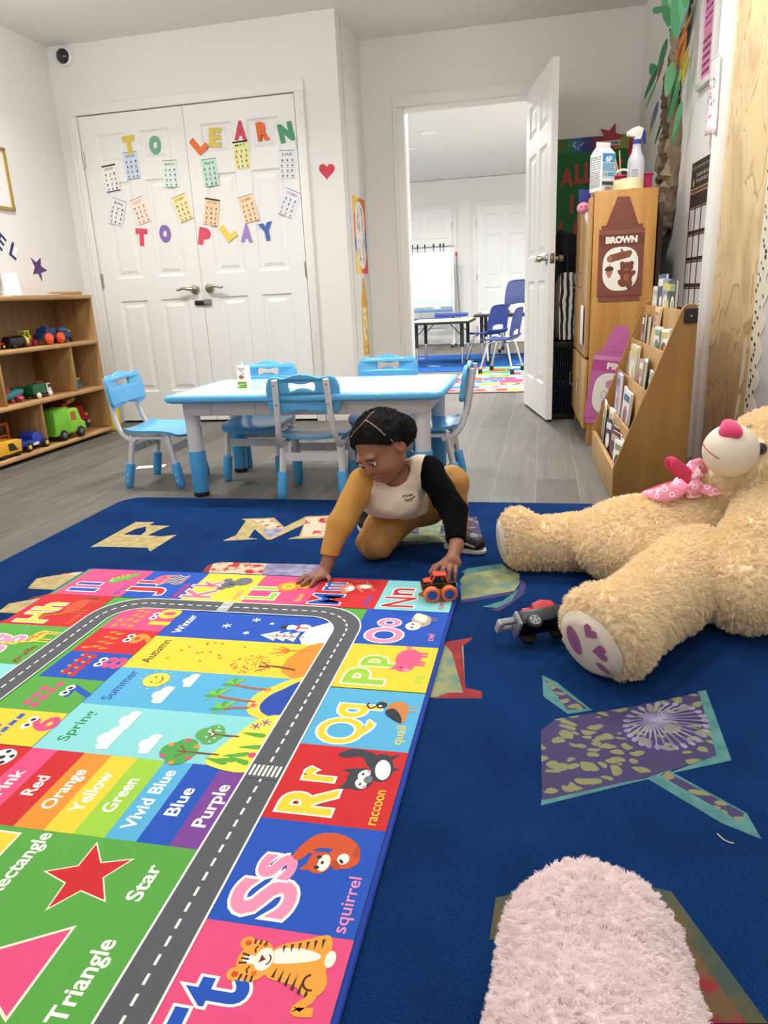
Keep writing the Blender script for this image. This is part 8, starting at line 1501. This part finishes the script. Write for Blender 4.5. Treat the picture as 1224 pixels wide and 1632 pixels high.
ribbon([K, K + UPV * 0.03 + LF * 0.010, K + UPV * 0.05 + LF * -0.005 + Vector((0, 0.015, 0)), K + UPV * 0.02 + LF * -0.02 + Vector((0, 0.03, 0))], [0.02, 0.05, 0.05, 0.03], BOWC, 'bow_loop', (-0.3, -0.9, 0.2))
ribbon([K, h_[(1117, 786)], h_[(1112, 796)]], [0.026, 0.046, 0.04], BOWC, 'bow_tail')
ribbon([K, h_[(1138, 780)], h_[(1150, 783)]], [0.02, 0.03, 0.014], BOWC, 'bow_tail')
b = MB(); b.ball(tuple(K), (0.02, 0.018, 0.02), BOWC, 14); o = b.build('knot'); o.parent = bow; o.matrix_parent_inverse = bow.matrix_world.inverted()
# ------------------------------------------------------------------ pink plush in the foreground
P3 = Soft((-0.2, -0.05, 0.0), (0.4, 1.0, 0.5), 0.010); P3.limb([(0.066, 0.650, 0.094), (0.066, 0.5, 0.100), (0.068, 0.3, 0.105), (0.072, 0.12, 0.11)], [0.098, 0.098, 0.099, 0.1], 0.05); P3.cut_plane((0, 0, 0.0115), (0, 0, -1))
pk_ = P3.build('pink_plush', m('#fff0ef', 0.9, sheen=0.2), None, 2); tag(pk_, 'fluffy pale pink plush limb lying in the foreground on the carpet', 'plush toy'); fur(pk_, 12000, 0.0085, 14, 7, 0.003, 0.0008, 0.5)
# ------------------------------------------------------------------ toy trucks on the floor
t = thing('toy_monster_truck', 'small monster truck with orange tyres and blue hubs under the hand of the child', 'toy vehicle', (-0.268, 1.818, 0.0143), math.radians(197)); t.scale = (1.08, 1.08, 1.08)
ORT, BLH = m('#e8763f', 0.5), m('#2b57b8', 0.35)
for x in (-0.021, 0.023):
    for s_ in (-1, 1):
        b = MB(); b.lathe([(0.015, -0.017), (0.020, -0.015), (0.021, -0.001), (0.0185, 0.003), (0.013, 0.0035), (0.011, 0.0), (0.0, -0.001)], ORT, 24, Matrix.Translation((x, s_ * 0.0365, 0.021)) @ Matrix.Rotation(math.radians(-90 * s_), 4, 'X')); wh = b.build('wheel', t)
        b = MB(); b.lathe([(0.0, 0.0), (0.011, 0.0), (0.0115, 0.002), (0.004, 0.003), (0.0, 0.0035)], BLH, 16, Matrix.Translation((x, s_ * 0.0365, 0.021)) @ Matrix.Rotation(math.radians(-90 * s_), 4, 'X'))
        for k in range(5): a = k * 1.2566; b.cyl((x + 0.003 * math.cos(a), s_ * 0.040, 0.021 + 0.003 * math.sin(a)), (x + 0.0105 * math.cos(a), s_ * 0.039, 0.021 + 0.0105 * math.sin(a)), 0.0016, BLH, seg=6)
        b.build('hub', wh)
b = MB(); b.box((0, 0, 0.026), (0.07, 0.034, 0.008), m('#d9cf3a', 0.4), 0.002)
for x in (-0.021, 0.023): b.cyl((x, -0.03, 0.021), (x, 0.03, 0.021), 0.004, m('#d9cf3a', 0.4), seg=8)
b.build('chassis', t)
b = MB(); b.wedge([(-0.042, 0.03), (0.044, 0.03), (0.046, 0.042), (0.028, 0.046), (-0.042, 0.046)], 'y', -0.02, 0.02, m('#141416', 0.35), 0.003); b.build('body', t)
b = MB()
for x0, x1 in ((0.022, 0.012), (-0.022, -0.016)):
    for s_ in (-1, 1): b.cyl((x0, s_ * 0.015, 0.045), (x1, s_ * 0.013, 0.064), 0.0022, m('#e2573a', 0.4), seg=8)
b.box((-0.002, 0, 0.0645), (0.034, 0.030, 0.003), m('#e2573a', 0.4), 0.001); b.box((0.03, 0, 0.048), (0.02, 0.024, 0.004), m('#e2573a', 0.4), 0.001); b.build('roll_cage', t)
# black tow truck tipped on its side
p0 = Vector((0.0, 1.605, 0.0102)); M_ = Matrix.Translation((-0.012, 1.60, 0.0335)) @ Matrix.Rotation(math.radians(200), 4, 'Z') @ Matrix.Rotation(math.radians(68), 4, 'X')
t = thing('toy_tow_truck', 'black and red toy truck tipped on its side against the foot of the bear', 'toy vehicle', M=Matrix.Translation((0.012, 1.605, 0.0105)) @ Matrix.Rotation(math.radians(208), 4, 'Z') @ Matrix.Translation((0, 0, 0.05)) @ Matrix.Rotation(math.radians(60), 4, 'X') @ Matrix.Scale(1.12, 4))
BK_, RD_, GY_ = m('#0c0c0e', 0.35), m('#c3262c', 0.35), m('#8b8f96', 0.4)
b = MB(); b.box((0, 0, 0.0), (0.115, 0.052, 0.034), BK_, 0.004); b.build('body', t)
b = MB(); b.wedge([(-0.035, 0.016), (0.02, 0.016), (0.016, 0.034), (-0.005, 0.040), (-0.03, 0.034)], 'y', -0.021, 0.021, RD_, 0.003); b.box((0.032, 0, 0.022), (0.022, 0.034, 0.012), RD_, 0.003); b.build('cab', t)
b = MB(); b.box((0.062, 0, 0.0), (0.008, 0.054, 0.034), GY_, 0.002); b.box((0.084, 0.012, 0.004), (0.034, 0.012, 0.014), GY_, 0.003); b.box((0.084, -0.012, 0.004), (0.034, 0.010, 0.012), GY_, 0.003); b.box((0.098, 0.0, 0.004), (0.014, 0.034, 0.016), m('#a8a9aa', 0.4), 0.003); b.build('tow_fork', t)
for x in (-0.034, 0.034):
    for s_ in (-1, 1):
        b = MB(); b.cyl((x, s_ * 0.022, -0.016), (x, s_ * 0.033, -0.016), 0.0175, m('#141416', 0.6), seg=20, bev=0.003); wh = b.build('wheel', t); b = MB(); b.cyl((x, s_ * 0.0325, -0.016), (x, s_ * 0.0345, -0.016), 0.012, GY_, seg=16)
        for k in range(5): a = k * 1.2566; b.cyl((x + 0.007 * math.cos(a), s_ * 0.034, -0.016 + 0.007 * math.sin(a)), (x + 0.007 * math.cos(a), s_ * 0.0352, -0.016 + 0.007 * math.sin(a)), 0.0022, m('#3a3a3e', 0.4), seg=8)
        b.build('hub', wh)
bpy.context.view_layer.update(); zl = min((c.matrix_world @ v.co).z for c in t.children_recursive for v in c.data.vertices); t.location.z -= zl - 0.0108
b = MB(); b.tube([(0, 0, 0.0), (0.012, -0.006, 0.0), (0.02, -0.006, 0.0), (0.026, -0.003, 0.0)], 0.0012, m('#b9b09c', 0.7), 6); o = b.build('hair_grip', loc=(0.275, 0.985, 0.0112)); o.rotation_euler = (0, 0, -0.6); tag(o, 'tiny pale bent twig lying on the blue carpet', 'twig')
